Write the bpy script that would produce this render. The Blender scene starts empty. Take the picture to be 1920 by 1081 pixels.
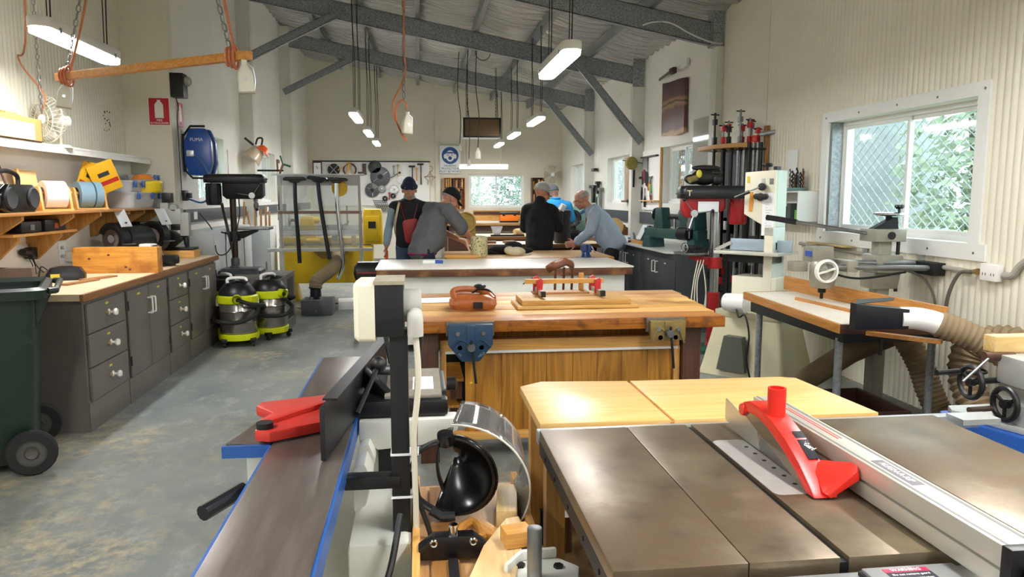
import bpy, bmesh, math, random
from mathutils import Vector as V, Matrix as M, noise
random.seed(7)
S = bpy.context.scene
C = S.collection
# ---------------------------------------------------------------- camera
F = 1400.0; EYE = 1.55
PIT = math.atan(172.5/F); YAW = math.atan(175*math.cos(PIT)/F)
cd = bpy.data.cameras.new('camera'); cam = bpy.data.objects.new('camera', cd); C.objects.link(cam)
cd.sensor_width = 36; cd.lens = F/1920*36; cd.clip_start = .05; cd.clip_end = 200
cam.location = (0, 0, EYE); cam.rotation_euler = (math.pi/2-PIT, 0, -YAW)
S.camera = cam
# ---------------------------------------------------------------- sky, exposure
W = bpy.data.worlds.new('overcast_sky'); S.world = W; W.use_nodes = True
_b = W.node_tree.nodes['Background']; _b.inputs[0].default_value = (.80, .91, 1, 1); _b.inputs[1].default_value = 2.3
S.view_settings.view_transform = 'Standard'; S.view_settings.look = 'None'
S.view_settings.gamma = 1; S.view_settings.use_curve_mapping = False
S.view_settings.exposure = 1.42
cy = S.cycles; cy.max_bounces = 6; cy.diffuse_bounces = 4; cy.glossy_bounces = 3; cy.transmission_bounces = 4; cy.transparent_max_bounces = 10; cy.caustics_refractive = False
LAMP = 33.0     # emission of the LED battens
# ---------------------------------------------------------------- measuring: picture point -> point in the room
_sy, _cy, _sp, _cp = math.sin(YAW), math.cos(YAW), math.sin(PIT), math.cos(PIT)
_fw = V((_sy*_cp, _cy*_cp, -_sp)); _rt = V((_cy, -_sy, 0)); _up = V((_sy*_sp, _cy*_sp, _cp))
def _ray(px, py): return _fw + _rt*((px-960)/F) - _up*((py-540.5)/F)
def D(px, py, d):
    r = _ray(px, py); return V((0, 0, EYE)) + r*(d/r.y)
def Z(px, py, z):
    r = _ray(px, py); return V((0, 0, EYE)) + r*((z-EYE)/r.z)
def X(px, py, x):
    r = _ray(px, py); return V((0, 0, EYE)) + r*(x/r.x)
# ---------------------------------------------------------------- materials
def lin(h):
    if isinstance(h, tuple): return h
    c = [int(h[i:i+2], 16)/255 for i in (0, 2, 4)]
    return tuple(x/12.92 if x <= .04045 else ((x+.055)/1.055)**2.4 for x in c)
MATS = {}
def mat(name, col, rough=.5, metal=0., var=0., vs=6., bump=0., bs=80., col2=None, stretch=None, wear=None, coat=0., spec=.5, contrast=(.35, .65)):
    """plain paint, plastic, metal: one colour, a noise variation of it, optional worn patches and fine relief"""
    if name in MATS: return MATS[name]
    m = bpy.data.materials.new(name); m.use_nodes = True; nt = m.node_tree; N = nt.nodes; L = nt.links
    p = N['Principled BSDF']; c = lin(col)
    p.inputs['Base Color'].default_value = (*c, 1); p.inputs['Roughness'].default_value = rough
    p.inputs['Metallic'].default_value = metal; p.inputs['Coat Weight'].default_value = coat
    p.inputs['Specular IOR Level'].default_value = spec
    if var or bump or wear:
        tc = N.new('ShaderNodeTexCoord'); mp = N.new('ShaderNodeMapping'); L.new(tc.outputs['Object'], mp.inputs[0])
        if stretch: mp.inputs['Scale'].default_value = stretch
    out = None
    if var:
        n = N.new('ShaderNodeTexNoise'); n.inputs['Scale'].default_value = vs; n.inputs['Detail'].default_value = 6; n.inputs['Roughness'].default_value = .6
        L.new(mp.outputs[0], n.inputs['Vector'])
        r = N.new('ShaderNodeMapRange'); r.inputs[1].default_value = contrast[0]; r.inputs[2].default_value = contrast[1]; L.new(n.outputs[0], r.inputs[0])
        x = N.new('ShaderNodeMix'); x.data_type = 'RGBA'; L.new(r.outputs[0], x.inputs[0])
        c2 = lin(col2) if col2 else tuple(min(1, k*(1-var)) for k in c)
        x.inputs[6].default_value = (*c, 1); x.inputs[7].default_value = (*c2, 1); out = x.outputs[2]
    if wear:
        wc, amt, ws = wear
        n2 = N.new('ShaderNodeTexNoise'); n2.inputs['Scale'].default_value = ws; n2.inputs['Detail'].default_value = 8; n2.inputs['Roughness'].default_value = .7
        L.new(tc.outputs['Object'], n2.inputs['Vector'])
        r2 = N.new('ShaderNodeMapRange'); r2.inputs[1].default_value = 1-amt-.04; r2.inputs[2].default_value = 1-amt+.04; L.new(n2.outputs[0], r2.inputs[0])
        x2 = N.new('ShaderNodeMix'); x2.data_type = 'RGBA'; L.new(r2.outputs[0], x2.inputs[0])
        if out: L.new(out, x2.inputs[6])
        else: x2.inputs[6].default_value = (*c, 1)
        x2.inputs[7].default_value = (*lin(wc), 1); out = x2.outputs[2]
    if out: L.new(out, p.inputs['Base Color'])
    if bump:
        n3 = N.new('ShaderNodeTexNoise'); n3.inputs['Scale'].default_value = bs; n3.inputs['Detail'].default_value = 4; L.new(mp.outputs[0], n3.inputs['Vector'])
        bp = N.new('ShaderNodeBump'); bp.inputs['Strength'].default_value = bump; bp.inputs['Distance'].default_value = .01
        L.new(n3.outputs[0], bp.inputs['Height']); L.new(bp.outputs[0], p.inputs['Normal'])
    MATS[name] = m; return m
def wood(name, c1, c2, axis='x', sc=1., rough=.45, stain=None):
    """timber: growth lines running along an axis of the piece"""
    if name in MATS: return MATS[name]
    m = bpy.data.materials.new(name); m.use_nodes = True; nt = m.node_tree; N = nt.nodes; L = nt.links
    p = N['Principled BSDF']; p.inputs['Roughness'].default_value = rough
    tc = N.new('ShaderNodeTexCoord'); mp = N.new('ShaderNodeMapping'); L.new(tc.outputs['Object'], mp.inputs[0])
    s = {'x': (.6, 9, 9), 'y': (9, .6, 9), 'z': (9, 9, .6)}[axis]; mp.inputs['Scale'].default_value = tuple(k*sc for k in s)
    n = N.new('ShaderNodeTexNoise'); n.inputs['Scale'].default_value = 1.3; n.inputs['Detail'].default_value = 3; n.inputs['Distortion'].default_value = .6
    L.new(mp.outputs[0], n.inputs['Vector'])
    ml = N.new('ShaderNodeMath'); ml.operation = 'MULTIPLY'; ml.inputs[1].default_value = 9; L.new(n.outputs[0], ml.inputs[0])
    fr = N.new('ShaderNodeMath'); fr.operation = 'PINGPONG'; fr.inputs[1].default_value = .5; L.new(ml.outputs[0], fr.inputs[0])
    f2 = N.new('ShaderNodeTexNoise'); f2.inputs['Scale'].default_value = 9; f2.inputs['Detail'].default_value = 5; L.new(mp.outputs[0], f2.inputs['Vector'])
    ad = N.new('ShaderNodeMath'); ad.operation = 'MULTIPLY_ADD'; ad.inputs[1].default_value = 1.1; L.new(fr.outputs[0], ad.inputs[0])
    a2 = N.new('ShaderNodeMath'); a2.operation = 'MULTIPLY'; a2.inputs[1].default_value = .55; L.new(f2.outputs[0], a2.inputs[0]); L.new(a2.outputs[0], ad.inputs[2])
    x = N.new('ShaderNodeMix'); x.data_type = 'RGBA'; L.new(ad.outputs[0], x.inputs[0])
    x.inputs[6].default_value = (*lin(c1), 1); x.inputs[7].default_value = (*lin(c2), 1); out = x.outputs[2]
    if stain:
        n2 = N.new('ShaderNodeTexNoise'); n2.inputs['Scale'].default_value = stain[1]; n2.inputs['Detail'].default_value = 6; L.new(tc.outputs['Object'], n2.inputs['Vector'])
        r2 = N.new('ShaderNodeMapRange'); r2.inputs[1].default_value = .5; r2.inputs[2].default_value = .68; L.new(n2.outputs[0], r2.inputs[0])
        x2 = N.new('ShaderNodeMix'); x2.data_type = 'RGBA'; L.new(r2.outputs[0], x2.inputs[0]); L.new(out, x2.inputs[6]); x2.inputs[7].default_value = (*lin(stain[0]), 1); out = x2.outputs[2]
    L.new(out, p.inputs['Base Color'])
    bp = N.new('ShaderNodeBump'); bp.inputs['Strength'].default_value = .12; bp.inputs['Distance'].default_value = .004; L.new(f2.outputs[0], bp.inputs['Height']); L.new(bp.outputs[0], p.inputs['Normal'])
    MATS[name] = m; return m
def glow(name, col, st):
    if name in MATS: return MATS[name]
    m = bpy.data.materials.new(name); m.use_nodes = True; p = m.node_tree.nodes['Principled BSDF']
    p.inputs['Base Color'].default_value = (.9, .9, .9, 1); p.inputs['Emission Color'].default_value = (*lin(col), 1); p.inputs['Emission Strength'].default_value = st
    MATS[name] = m; return m
def clear(name, tint, gloss=.08, haze=0., hazecol='ffffff'):
    """thin sheet of glass or clear plastic: lets light straight through, reflects a little, may be milky"""
    if name in MATS: return MATS[name]
    m = bpy.data.materials.new(name); m.use_nodes = True; nt = m.node_tree; N = nt.nodes; L = nt.links
    o = N['Material Output']; N.remove(N['Principled BSDF'])
    t = N.new('ShaderNodeBsdfTransparent'); t.inputs[0].default_value = (*lin(tint), 1)
    g = N.new('ShaderNodeBsdfGlossy'); g.inputs['Roughness'].default_value = .05
    lw = N.new('ShaderNodeFresnel'); lw.inputs[0].default_value = 1.45
    a = N.new('ShaderNodeMath'); a.operation = 'MULTIPLY_ADD'; a.inputs[1].default_value = .8; a.inputs[2].default_value = gloss*.3; a.use_clamp = True
    L.new(lw.outputs[0], a.inputs[0])
    mx = N.new('ShaderNodeMixShader'); L.new(a.outputs[0], mx.inputs[0]); L.new(t.outputs[0], mx.inputs[1]); L.new(g.outputs[0], mx.inputs[2])
    if haze:
        d = N.new('ShaderNodeBsdfDiffuse'); d.inputs[0].default_value = (*lin(hazecol), 1)
        m2 = N.new('ShaderNodeMixShader'); m2.inputs[0].default_value = haze; L.new(mx.outputs[0], m2.inputs[1]); L.new(d.outputs[0], m2.inputs[2]); mx = m2
    L.new(mx.outputs[0], o.inputs[0]); MATS[name] = m; return m
# ---------------------------------------------------------------- mesh building
OFF = {}
class K:
    """collects simple solids; o() links them as ONE mesh object"""
    def __init__(s): s.b = bmesh.new(); s.T = M.Identity(4)
    def t(s, loc=(0, 0, 0), rot=(0, 0, 0)):
        from mathutils import Euler
        s.T = M.Translation(V(loc)) @ Euler(rot).to_matrix().to_4x4(); return s
    def v(s, p): return s.b.verts.new(s.T @ V(p))
    def f(s, vs):
        try: return s.b.faces.new(vs)
        except ValueError: return None
    def box(s, x0, x1, y0, y1, z0, z1):
        q = [s.v(p) for p in ((x0, y0, z0), (x1, y0, z0), (x1, y1, z0), (x0, y1, z0), (x0, y0, z1), (x1, y0, z1), (x1, y1, z1), (x0, y1, z1))]
        for i in ((3, 2, 1, 0), (4, 5, 6, 7), (0, 1, 5, 4), (1, 2, 6, 5), (2, 3, 7, 6), (3, 0, 4, 7)): s.f([q[k] for k in i])
        return s
    def cb(s, c, d, taper=1.):
        """box by base centre and size, top scaled by taper"""
        x, y, z = c; a, b, h = d[0]/2, d[1]/2, d[2]; k = taper
        q = [s.v(p) for p in ((x-a, y-b, z), (x+a, y-b, z), (x+a, y+b, z), (x-a, y+b, z), (x-a*k, y-b*k, z+h), (x+a*k, y-b*k, z+h), (x+a*k, y+b*k, z+h), (x-a*k, y+b*k, z+h))]
        for i in ((3, 2, 1, 0), (4, 5, 6, 7), (0, 1, 5, 4), (1, 2, 6, 5), (2, 3, 7, 6), (3, 0, 4, 7)): s.f([q[k] for k in i])
        return s
    def bar(s, p, q, w, h=None, roll=0.):
        """rectangular bar from p to q"""
        p, q = V(p), V(q); h = h or w; d = (q-p).normalized()
        u = V((0, 0, 1)) if abs(d.z) < .95 else V((0, 1, 0)); a = d.cross(u).normalized(); b = a.cross(d)
        if roll: R = M.Rotation(roll, 3, d); a = R @ a; b = R @ b
        a *= w/2; b *= h/2; g = []
        for e in (p, q): g.append([s.v(e+k) for k in (-a-b, a-b, a+b, -a+b)])
        for i in range(4): s.f([g[0][i], g[0][(i+1) % 4], g[1][(i+1) % 4], g[1][i]])
        s.f(g[0][::-1]); s.f(g[1]); return s
    def tube(s, pts, r, n=8, closed=False, cap=True, flat=1.):
        pts = [V(p) for p in pts]; m = len(pts); rr = r if isinstance(r, (list, tuple)) else [r]*m
        rings = []; u = None
        for i, p in enumerate(pts):
            if closed: d = pts[(i+1) % m]-pts[i-1]
            else: d = pts[min(i+1, m-1)]-pts[max(i-1, 0)]
            d = d.normalized() if d.length > 1e-9 else V((0, 0, 1))
            if u is None:
                w = V((0, 0, 1)) if abs(d.z) < .9 else V((1, 0, 0)); u = (w-d*w.dot(d)).normalized()
            else:
                u = u-d*u.dot(d); u = u.normalized() if u.length > 1e-6 else d.orthogonal().normalized()
            w = d.cross(u)
            rings.append([s.v(p+(u*math.cos(2*math.pi*k/n)*flat+w*math.sin(2*math.pi*k/n))*rr[i]) for k in range(n)])
        for i in range(m if closed else m-1):
            A, B = rings[i], rings[(i+1) % m]
            for k in range(n): s.f([A[k], A[(k+1) % n], B[(k+1) % n], B[k]])
        if cap and not closed: s.f(rings[0][::-1]); s.f(rings[-1])
        return s
    def cyl(s, p, q, r, r2=None, n=16): return s.tube([p, q], [r, r if r2 is None else r2], n)
    def lathe(s, prof, c=(0, 0, 0), axis='z', n=20, a0=0., a1=2*math.pi):
        full = abs(a1-a0-2*math.pi) < 1e-6; k = n if full else n+1; rings = []
        for r, h in prof:
            if r < 1e-6: rings.append([s.v(s._ax(0, 0, h, c, axis))]); continue
            rings.append([s.v(s._ax(r*math.cos(a0+(a1-a0)*i/n), r*math.sin(a0+(a1-a0)*i/n), h, c, axis)) for i in range(k)])
        for A, B in zip(rings, rings[1:]):
            for i in range(n):
                j = (i+1) % k
                if len(A) == 1 and len(B) == 1: continue
                if len(A) == 1: s.f([A[0], B[j], B[i]])
                elif len(B) == 1: s.f([A[i], A[j], B[0]])
                else: s.f([A[i], A[j], B[j], B[i]])
        return s
    def _ax(s, a, b, h, c, axis):
        if axis == 'z': p = (a, b, h)
        elif axis == 'x': p = (h, a, b)
        else: p = (b, h, a)
        return (p[0]+c[0], p[1]+c[1], p[2]+c[2])
    def ring(s, c, R, r, axis='z', n=24, m=8, a0=0., a1=2*math.pi):
        full = abs(a1-a0-2*math.pi) < 1e-6
        pts = [s._ax(R*math.cos(a0+(a1-a0)*i/n), R*math.sin(a0+(a1-a0)*i/n), 0, c, axis) for i in range(n if full else n+1)]
        return s.tube(pts, r, m, closed=full)
    def ell(s, c, r, n=14, m=9, rot=None):
        c = V(c); r = r if isinstance(r, (tuple, list)) else (r, r, r); R = rot.to_matrix() if rot else M.Identity(3); rings = []
        for j in range(m+1):
            t = math.pi*j/m
            if j in (0, m): rings.append([s.v(c+R @ V((0, 0, r[2]*math.cos(t))))]); continue
            rings.append([s.v(c+R @ V((r[0]*math.sin(t)*math.cos(2*math.pi*i/n), r[1]*math.sin(t)*math.sin(2*math.pi*i/n), r[2]*math.cos(t)))) for i in range(n)])
        for A, B in zip(rings, rings[1:]):
            for i in range(n):
                j = (i+1) % n
                if len(A) == 1: s.f([A[0], B[i], B[j]])
                elif len(B) == 1: s.f([A[i], B[0], A[j]])
                else: s.f([A[i], B[i], B[j], A[j]])
        return s
    def prism(s, poly, a, b, plane='xz'):
        """polygon in a plane, pulled from a to b along the third axis"""
        def w(u, v, h): return {'xz': (u, h, v), 'yz': (h, u, v), 'xy': (u, v, h)}[plane]
        A = [s.v(w(u, v, a)) for u, v in poly]; B = [s.v(w(u, v, b)) for u, v in poly]; n = len(poly)
        for i in range(n): s.f([A[i], A[(i+1) % n], B[(i+1) % n], B[i]])
        s.f(A[::-1]); s.f(B); return s
    def quad(s, *p): s.f([s.v(q) for q in p]); return s
    def grid(s, fn, nu, nv):
        g = [[s.v(fn(i/nu, j/nv)) for j in range(nv+1)] for i in range(nu+1)]
        for i in range(nu):
            for j in range(nv): s.f([g[i][j], g[i+1][j], g[i+1][j+1], g[i][j+1]])
        return s
    def o(s, name, m, par=None, bev=0., seg=2, ang=35, label=None, cat=None, group=None, kind=None, loc=None, rot=None, solid=0., sub=0):
        b = s.b
        bmesh.ops.remove_doubles(b, verts=b.verts, dist=1e-6)
        bmesh.ops.recalc_face_normals(b, faces=b.faces)
        if bev:
            es = [e for e in b.edges if len(e.link_faces) == 2 and e.calc_face_angle(0) > .6]
            if es: bmesh.ops.bevel(b, geom=es, offset=bev, segments=seg, profile=.6, affect='EDGES', clamp_overlap=True)
        off = OFF.get(par)
        if off is not None: bmesh.ops.translate(b, verts=b.verts, vec=-off)
        me = bpy.data.meshes.new(name); b.to_mesh(me); b.free()
        me.shade_smooth(); me.set_sharp_from_angle(angle=math.radians(ang))
        me.materials.append(m)
        ob = bpy.data.objects.new(name, me); C.objects.link(ob)
        if par:
            ob.parent = par
            if off is not None: OFF[ob] = off
        if loc is not None: ob.location = loc
        if rot is not None: ob.rotation_euler = rot
        if solid: q = ob.modifiers.new('thickness', 'SOLIDIFY'); q.thickness = solid; q.offset = 0
        if sub: q = ob.modifiers.new('smooth', 'SUBSURF'); q.levels = sub; q.render_levels = sub
        tag(ob, label, cat, group, kind); return ob
def tag(o, label=None, cat=None, group=None, kind=None):
    if label: o['label'] = label
    if cat: o['category'] = cat
    if group: o['group'] = group
    if kind: o['kind'] = kind
    return o
def thing(name, label, cat, loc=(0, 0, 0), rz=0., group=None, world=False):
    """an Empty at the thing's base that parents its parts; world: parts are given in room coordinates"""
    o = bpy.data.objects.new(name, None); o.empty_display_size = .1; C.objects.link(o); o.location = loc; o.rotation_euler = (0, 0, rz)
    if world: OFF[o] = V(loc)
    return tag(o, label, cat, group)
def copy_tree(o, par=None):
    c = o.copy(); C.objects.link(c); c.parent = par
    for ch in [k for k in bpy.data.objects if k.parent == o]: copy_tree(ch, c)
    return c
def twin(o, loc, rz=None, label=None):
    c = copy_tree(o); c.location = loc
    if rz is not None: c.rotation_euler = (0, 0, rz)
    if label: c['label'] = label
    return c
LAB = bpy.data.scenes.new('lab')
def evaluated(o):
    LAB.collection.objects.link(o); LAB.view_layers[0].update(); dg = LAB.view_layers[0].depsgraph
    me = bpy.data.meshes.new_from_object(o.evaluated_get(dg)); bpy.data.objects.remove(o); return me
def text(name, s, size, m, par, loc, rot, label=None, ext=.0004, align='CENTER', sx=1.):
    cu = bpy.data.curves.new(name, 'FONT'); cu.body = s; cu.size = size; cu.extrude = ext; cu.align_x = align; cu.align_y = 'CENTER'; cu.resolution_u = 2
    me = evaluated(bpy.data.objects.new('tmp', cu)); me.materials.clear(); me.materials.append(m)
    ob = bpy.data.objects.new(name, me); C.objects.link(ob); ob.parent = par
    off = OFF.get(par); ob.location = V(loc)-(off if off is not None else V((0, 0, 0))); ob.rotation_euler = rot; ob.scale = (sx, 1, 1)
    tag(ob, label); return ob
def spline(pts, n=6):
    """points on a smooth curve through pts"""
    p = [V(k) for k in pts]; p = [p[0]*2-p[1]]+p+[p[-1]*2-p[-2]]; out = []
    for i in range(1, len(p)-2):
        for k in range(n):
            t = k/n; a, b, c, d = p[i-1:i+3]
            out.append(.5*((2*b)+(-a+c)*t+(2*a-5*b+4*c-d)*t*t+(-a+3*b-3*c+d)*t**3))
    return out+[p[-2]]
HP = math.pi/2
# ---------------------------------------------------------------- shared materials
wht = mat('white_paint', 'efeee8', .5, var=.06, vs=3)
off_white = mat('offwhite_wall_paint', 'e9e7de', .6, var=.07, vs=1.2, wear=('cfc7b0', .30, 2.2))
cream = mat('cream_wall_paint', 'e0dcc8', .5, var=.06, vs=1.5, wear=('c9c0a6', .30, 3))
galv = mat('galvanised_steel', 'a3a8ab', .45, .5, var=.35, vs=40, bump=.1)
black = mat('black_plastic', '131416', .38, var=.2, vs=10)
blackm = mat('black_powder_coat', '0d0e10', .45, var=.2, vs=20)
dark = mat('dark_iron', '2a2b2d', .5, .5, var=.3, vs=20)
steel = mat('bright_steel', 'b8bcc0', .25, .95, var=.15, vs=12)
dullsteel = mat('dull_steel', '8b8d8c', .4, .85, var=.25, vs=14)
alu = mat('aluminium', 'c9ccce', .35, .8, var=.08, vs=9)
chrome = mat('chrome', 'd8dadd', .12, 1)
red = mat('red_paint', 'b01f24', .35, var=.2, vs=8)
cord_k = mat('black_cord', '17181a', .6)
cord_w = mat('white_cord', 'd8d2bf', .6)
cord_o = mat('orange_cord', 'c7784e', .6, var=.2, vs=30)
rubber = mat('rubber', '1c1c1d', .8)
paper = mat('paper', 'eef0f0', .8)
ink = mat('printing_ink', '2a2c33', .7)
pine = wood('pine', 'e3b468', 'c98f45', 'y', 1.)
pine_x = wood('pine_lengthwise', 'dfae62', 'c78d45', 'x', 1.)
pine_z = wood('pine_upright', 'dcab60', 'c48a42', 'z', 1.)
ply = wood('plywood', 'c79a55', '9c6b2e', 'z', .8)
darkwood = wood('dark_timber', '5b3521', '3a2014', 'x', 1.)
grime = mat('sawdust_brown', '8a7350', .9, var=.3, vs=9)
# ================================================================ THE SETTING
WL, WR, WA, YB, YN, YP = -2.68, 3.65, -3.18, 19.08, -3.2, 8.75
def roof(x): return 3.76+.187*(WR-x)
def cement():
    m = bpy.data.materials.new('painted_concrete'); m.use_nodes = True; nt = m.node_tree; N = nt.nodes; L = nt.links; p = N['Principled BSDF']
    tc = N.new('ShaderNodeTexCoord')
    def nz(sc, det=6, ro=.6, st=None):
        n = N.new('ShaderNodeTexNoise'); n.inputs['Scale'].default_value = sc; n.inputs['Detail'].default_value = det; n.inputs['Roughness'].default_value = ro
        if st: q = N.new('ShaderNodeMapping'); q.inputs['Scale'].default_value = st; L.new(tc.outputs['Object'], q.inputs[0]); L.new(q.outputs[0], n.inputs['Vector'])
        else: L.new(tc.outputs['Object'], n.inputs['Vector'])
        return n.outputs[0]
    def rng(s, a, b):
        r = N.new('ShaderNodeMapRange'); r.inputs[1].default_value = a; r.inputs[2].default_value = b; L.new(s, r.inputs[0]); return r.outputs[0]
    def mix(f, a, b):
        x = N.new('ShaderNodeMix'); x.data_type = 'RGBA'; L.new(f, x.inputs[0])
        for i, c in ((6, a), (7, b)):
            if isinstance(c, str): x.inputs[i].default_value = (*lin(c), 1)
            else: L.new(c, x.inputs[i])
        return x.outputs[2]
    a = mix(rng(nz(1.1, 5), .35, .65), '80857f', '646b69')
    a = mix(rng(nz(6, 8, .7, (1, .5, 1)), .52, .72), a, '979a94')
    mu = N.new('ShaderNodeMath'); mu.operation = 'MULTIPLY'; L.new(rng(nz(.75, 3), .50, .64), mu.inputs[0]); L.new(rng(nz(11, 9, .72), .44, .66), mu.inputs[1])
    a = mix(mu.outputs[0], a, 'b8a47e')
    a = mix(rng(nz(45, 3, .6), .72, .78), a, 'c9c0aa')
    L.new(a, p.inputs['Base Color'])
    r = N.new('ShaderNodeMapRange'); r.inputs[3].default_value = .38; r.inputs[4].default_value = .62; L.new(nz(3, 6), r.inputs[0]); L.new(r.outputs[0], p.inputs['Roughness'])
    bp = N.new('ShaderNodeBump'); bp.inputs['Strength'].default_value = .15; bp.inputs['Distance'].default_value = .01; L.new(nz(30), bp.inputs['Height']); L.new(bp.outputs[0], p.inputs['Normal'])
    return m
K().box(-3.5, 4, YN-.2, YB+.2, -.15, 0).o('floor', cement(), kind='structure')
def foil():
    m = bpy.data.materials.new('foil_insulation'); m.use_nodes = True; nt = m.node_tree; N = nt.nodes; L = nt.links; p = N['Principled BSDF']
    p.inputs['Metallic'].default_value = .6; p.inputs['Roughness'].default_value = .2
    tc = N.new('ShaderNodeTexCoord'); q = N.new('ShaderNodeMapping'); q.inputs['Scale'].default_value = (1.1, 13, 1); L.new(tc.outputs['Object'], q.inputs[0])
    n = N.new('ShaderNodeTexNoise'); n.inputs['Scale'].default_value = 2.2; n.inputs['Detail'].default_value = 5; n.inputs['Distortion'].default_value = 1.2; L.new(q.outputs[0], n.inputs['Vector'])
    c = N.new('ShaderNodeMix'); c.data_type = 'RGBA'; L.new(n.outputs[0], c.inputs[0]); c.inputs[6].default_value = (*lin('b5b3b0'), 1); c.inputs[7].default_value = (*lin('f4f4f4'), 1); L.new(c.outputs[2], p.inputs['Base Color'])
    bp = N.new('ShaderNodeBump'); bp.inputs['Strength'].default_value = 1; bp.inputs['Distance'].default_value = .08; L.new(n.outputs[0], bp.inputs['Height']); L.new(bp.outputs[0], p.inputs['Normal'])
    return m
PURL = [-3.6, -2.72, -1.82, -.9, .02, .93, 1.84, 2.76, 3.7]
def sag(u, v):      # blanket hung between the purlins, creased across
    x = -3.25+u*(WR+.02+3.25); y = YN+v*(YB+.05-YN)
    k = max(i for i in range(len(PURL)) if PURL[i] <= x+1e-6 or i == 0); k = min(k, len(PURL)-2)
    t = (x-PURL[k])/(PURL[k+1]-PURL[k])
    cre = .02*noise.noise(V((x*.8, y*2, 3)))+(.018+.02*noise.noise(V((x*.9, y*1.3, 5))))*math.sin(6.283*(y/.26+1.1*noise.noise(V((x*.5, y*.8, 8)))))+.008*noise.noise(V((x*2.2, y*11, 1)))
    return (x, y, roof(x)-.055*math.sin(math.pi*min(1, max(0, t)))+cre)
K().grid(sag, 60, 1200).o('ceiling', foil(), kind='structure', ang=80)
K().prism([(-3.4, roof(-3.4)+.03), (3.9, roof(3.9)+.03), (3.9, roof(3.9)+.12), (-3.4, roof(-3.4)+.12)], YN-.2, YB+.2, 'xz').o('roof', galv, kind='structure')
for x in PURL[1:-1]:
    z = roof(x)-.02
    K().prism([(x-.035, z), (x+.035, z), (x+.035, z-.02), (x-.012, z-.02), (x-.012, z-.13), (x+.035, z-.13), (x+.035, z-.15), (x-.035, z-.15)], YN, YB, 'xz').o('roof_purlin', galv, kind='structure')
def wall(name, plane, at0, at1, u0, u1, top, holes, m):
    """slab with rectangular openings; holes: (u0,u1,z0,z1)"""
    cuts = sorted({u0, u1, *[h[0] for h in holes], *[h[1] for h in holes]}); k = K()
    for a, b in zip(cuts, cuts[1:]):
        h = [q for q in holes if q[0] <= a+1e-6 and q[1] >= b-1e-6]
        segs = [(0, None)] if not h else [(0, h[0][2]), (h[0][3], None)]
        for lo, hi in segs:
            poly = [(a, lo), (b, lo), (b, top(b) if hi is None else hi), (a, top(a) if hi is None else hi)]
            k.prism(poly, at0, at1, plane)
    return k.o(name, m, kind='structure')
# openings
HN = (4.56, 6.36, 1.24, 2.20)                       # near window, right wall
HR = [(9.72, 11.0, 1.45, 2.28), (13.0, 14.35, 1.43, 2.28), (16.55, 17.85, 1.43, 2.28)]
HL = [(9.65, 10.95, 1.47, 2.33), (13.35, 14.7, 1.45, 2.33)]
HB = [(1.27, 2.68, 1.27, 2.11)]
wall('wall_right', 'yz', WR, WR+.22, YN, YB+.2, lambda y: roof(WR)+.05, [HN]+HR, off_white)
wall('wall_left', 'yz', WL-.26, WL, YP+.16, YB+.2, lambda y: roof(WL)+.1, HL, off_white)
wall('wall_alcove', 'yz', WA-.15, WA, YN, YP+.2, lambda y: roof(WA)+.1, [], cream)
K().box(WA, WL, YP, YP+.16, 0, roof(WL)+.05).o('wall_return', cream, kind='structure')
wall('wall_back', 'xz', YB, YB+.22, -3.3, 4, lambda x: roof(x)+.05, HB, mat('cream_back_wall_paint', 'e6e0cc', .6, var=.07, vs=1.2))
wall('wall_front', 'xz', YN-.2, YN, -3.4, 4, lambda x: roof(x)+.05, [], off_white)
def ribbed(name, x, y0, y1, z0, z1, hole, m, s):
    """miniature corrugated cladding: every rib real"""
    k = K(); p = .06; n = int((y1-y0)/p)
    for i in range(n):
        for lo, hi in ([(z0, z1)] if not (hole and y0+i*p+p > hole[0] and y0+i*p < hole[1]) else [(z0, hole[2]), (hole[3], z1)]):
            pr = [(y0+(i+j/4)*p, x+s*(.006-.006*math.cos(2*math.pi*j/6))) for j in range(7)]
            for (a, b), (c, d) in zip(pr, pr[1:]): k.quad((b, a, lo), (d, c, lo), (d, c, hi), (b, a, hi))
    return k.o(name, m, kind='structure', ang=60)
ribbed('wall_cladding_alcove', WA+.002, YN, YP-.005, 0, roof(WA)-.05, None, cream, 1)
ribbed('wall_cladding_right', WR-.002, YN, 7.62, 0, roof(WR)-.03, (4.50, 6.42, 1.18, 2.26), mat('cream_cladding_paint', 'e4dfcb', .42, var=.06, vs=1.5, wear=('b8ab90', .22, 1.3)), -1)
K().box(WR-.012, WR, 7.62, 8.78, 0, roof(WR)-.03).o('wall_lining_right', cream, kind='structure')
# portal frames: columns, rafters, knee braces (each a member of its own)
zinc = mat('spangled_zinc', 'a4a9ac', .45, .3, var=.5, vs=70, col2='70767a', contrast=(.4, .6))
colp = mat('column_paint', 'd9d9cf', .5, var=.08, vs=2)
def csec(k, p, q, w, h, side):
    """cold formed channel between two points in a plane of constant y"""
    p, q = V(p), V(q); d = (q-p).normalized(); n = V((-d.z, 0, d.x)); t = .008
    def slab(n0, n1, y0, y1):
        A = [k.v(e+n*a+V((0, b, 0))) for e in (p, q) for a, b in ((n0, y0), (n1, y0), (n1, y1), (n0, y1))]
        for i in ((0, 1, 2, 3), (7, 6, 5, 4), (0, 4, 5, 1), (1, 5, 6, 2), (2, 6, 7, 3), (3, 7, 4, 0)): k.f([A[j] for j in i])
    slab(-h/2, h/2, -w/2, -w/2+t); slab(-h/2, -h/2+t, -w/2, w/2); slab(h/2-t, h/2, -w/2, w/2)
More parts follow.
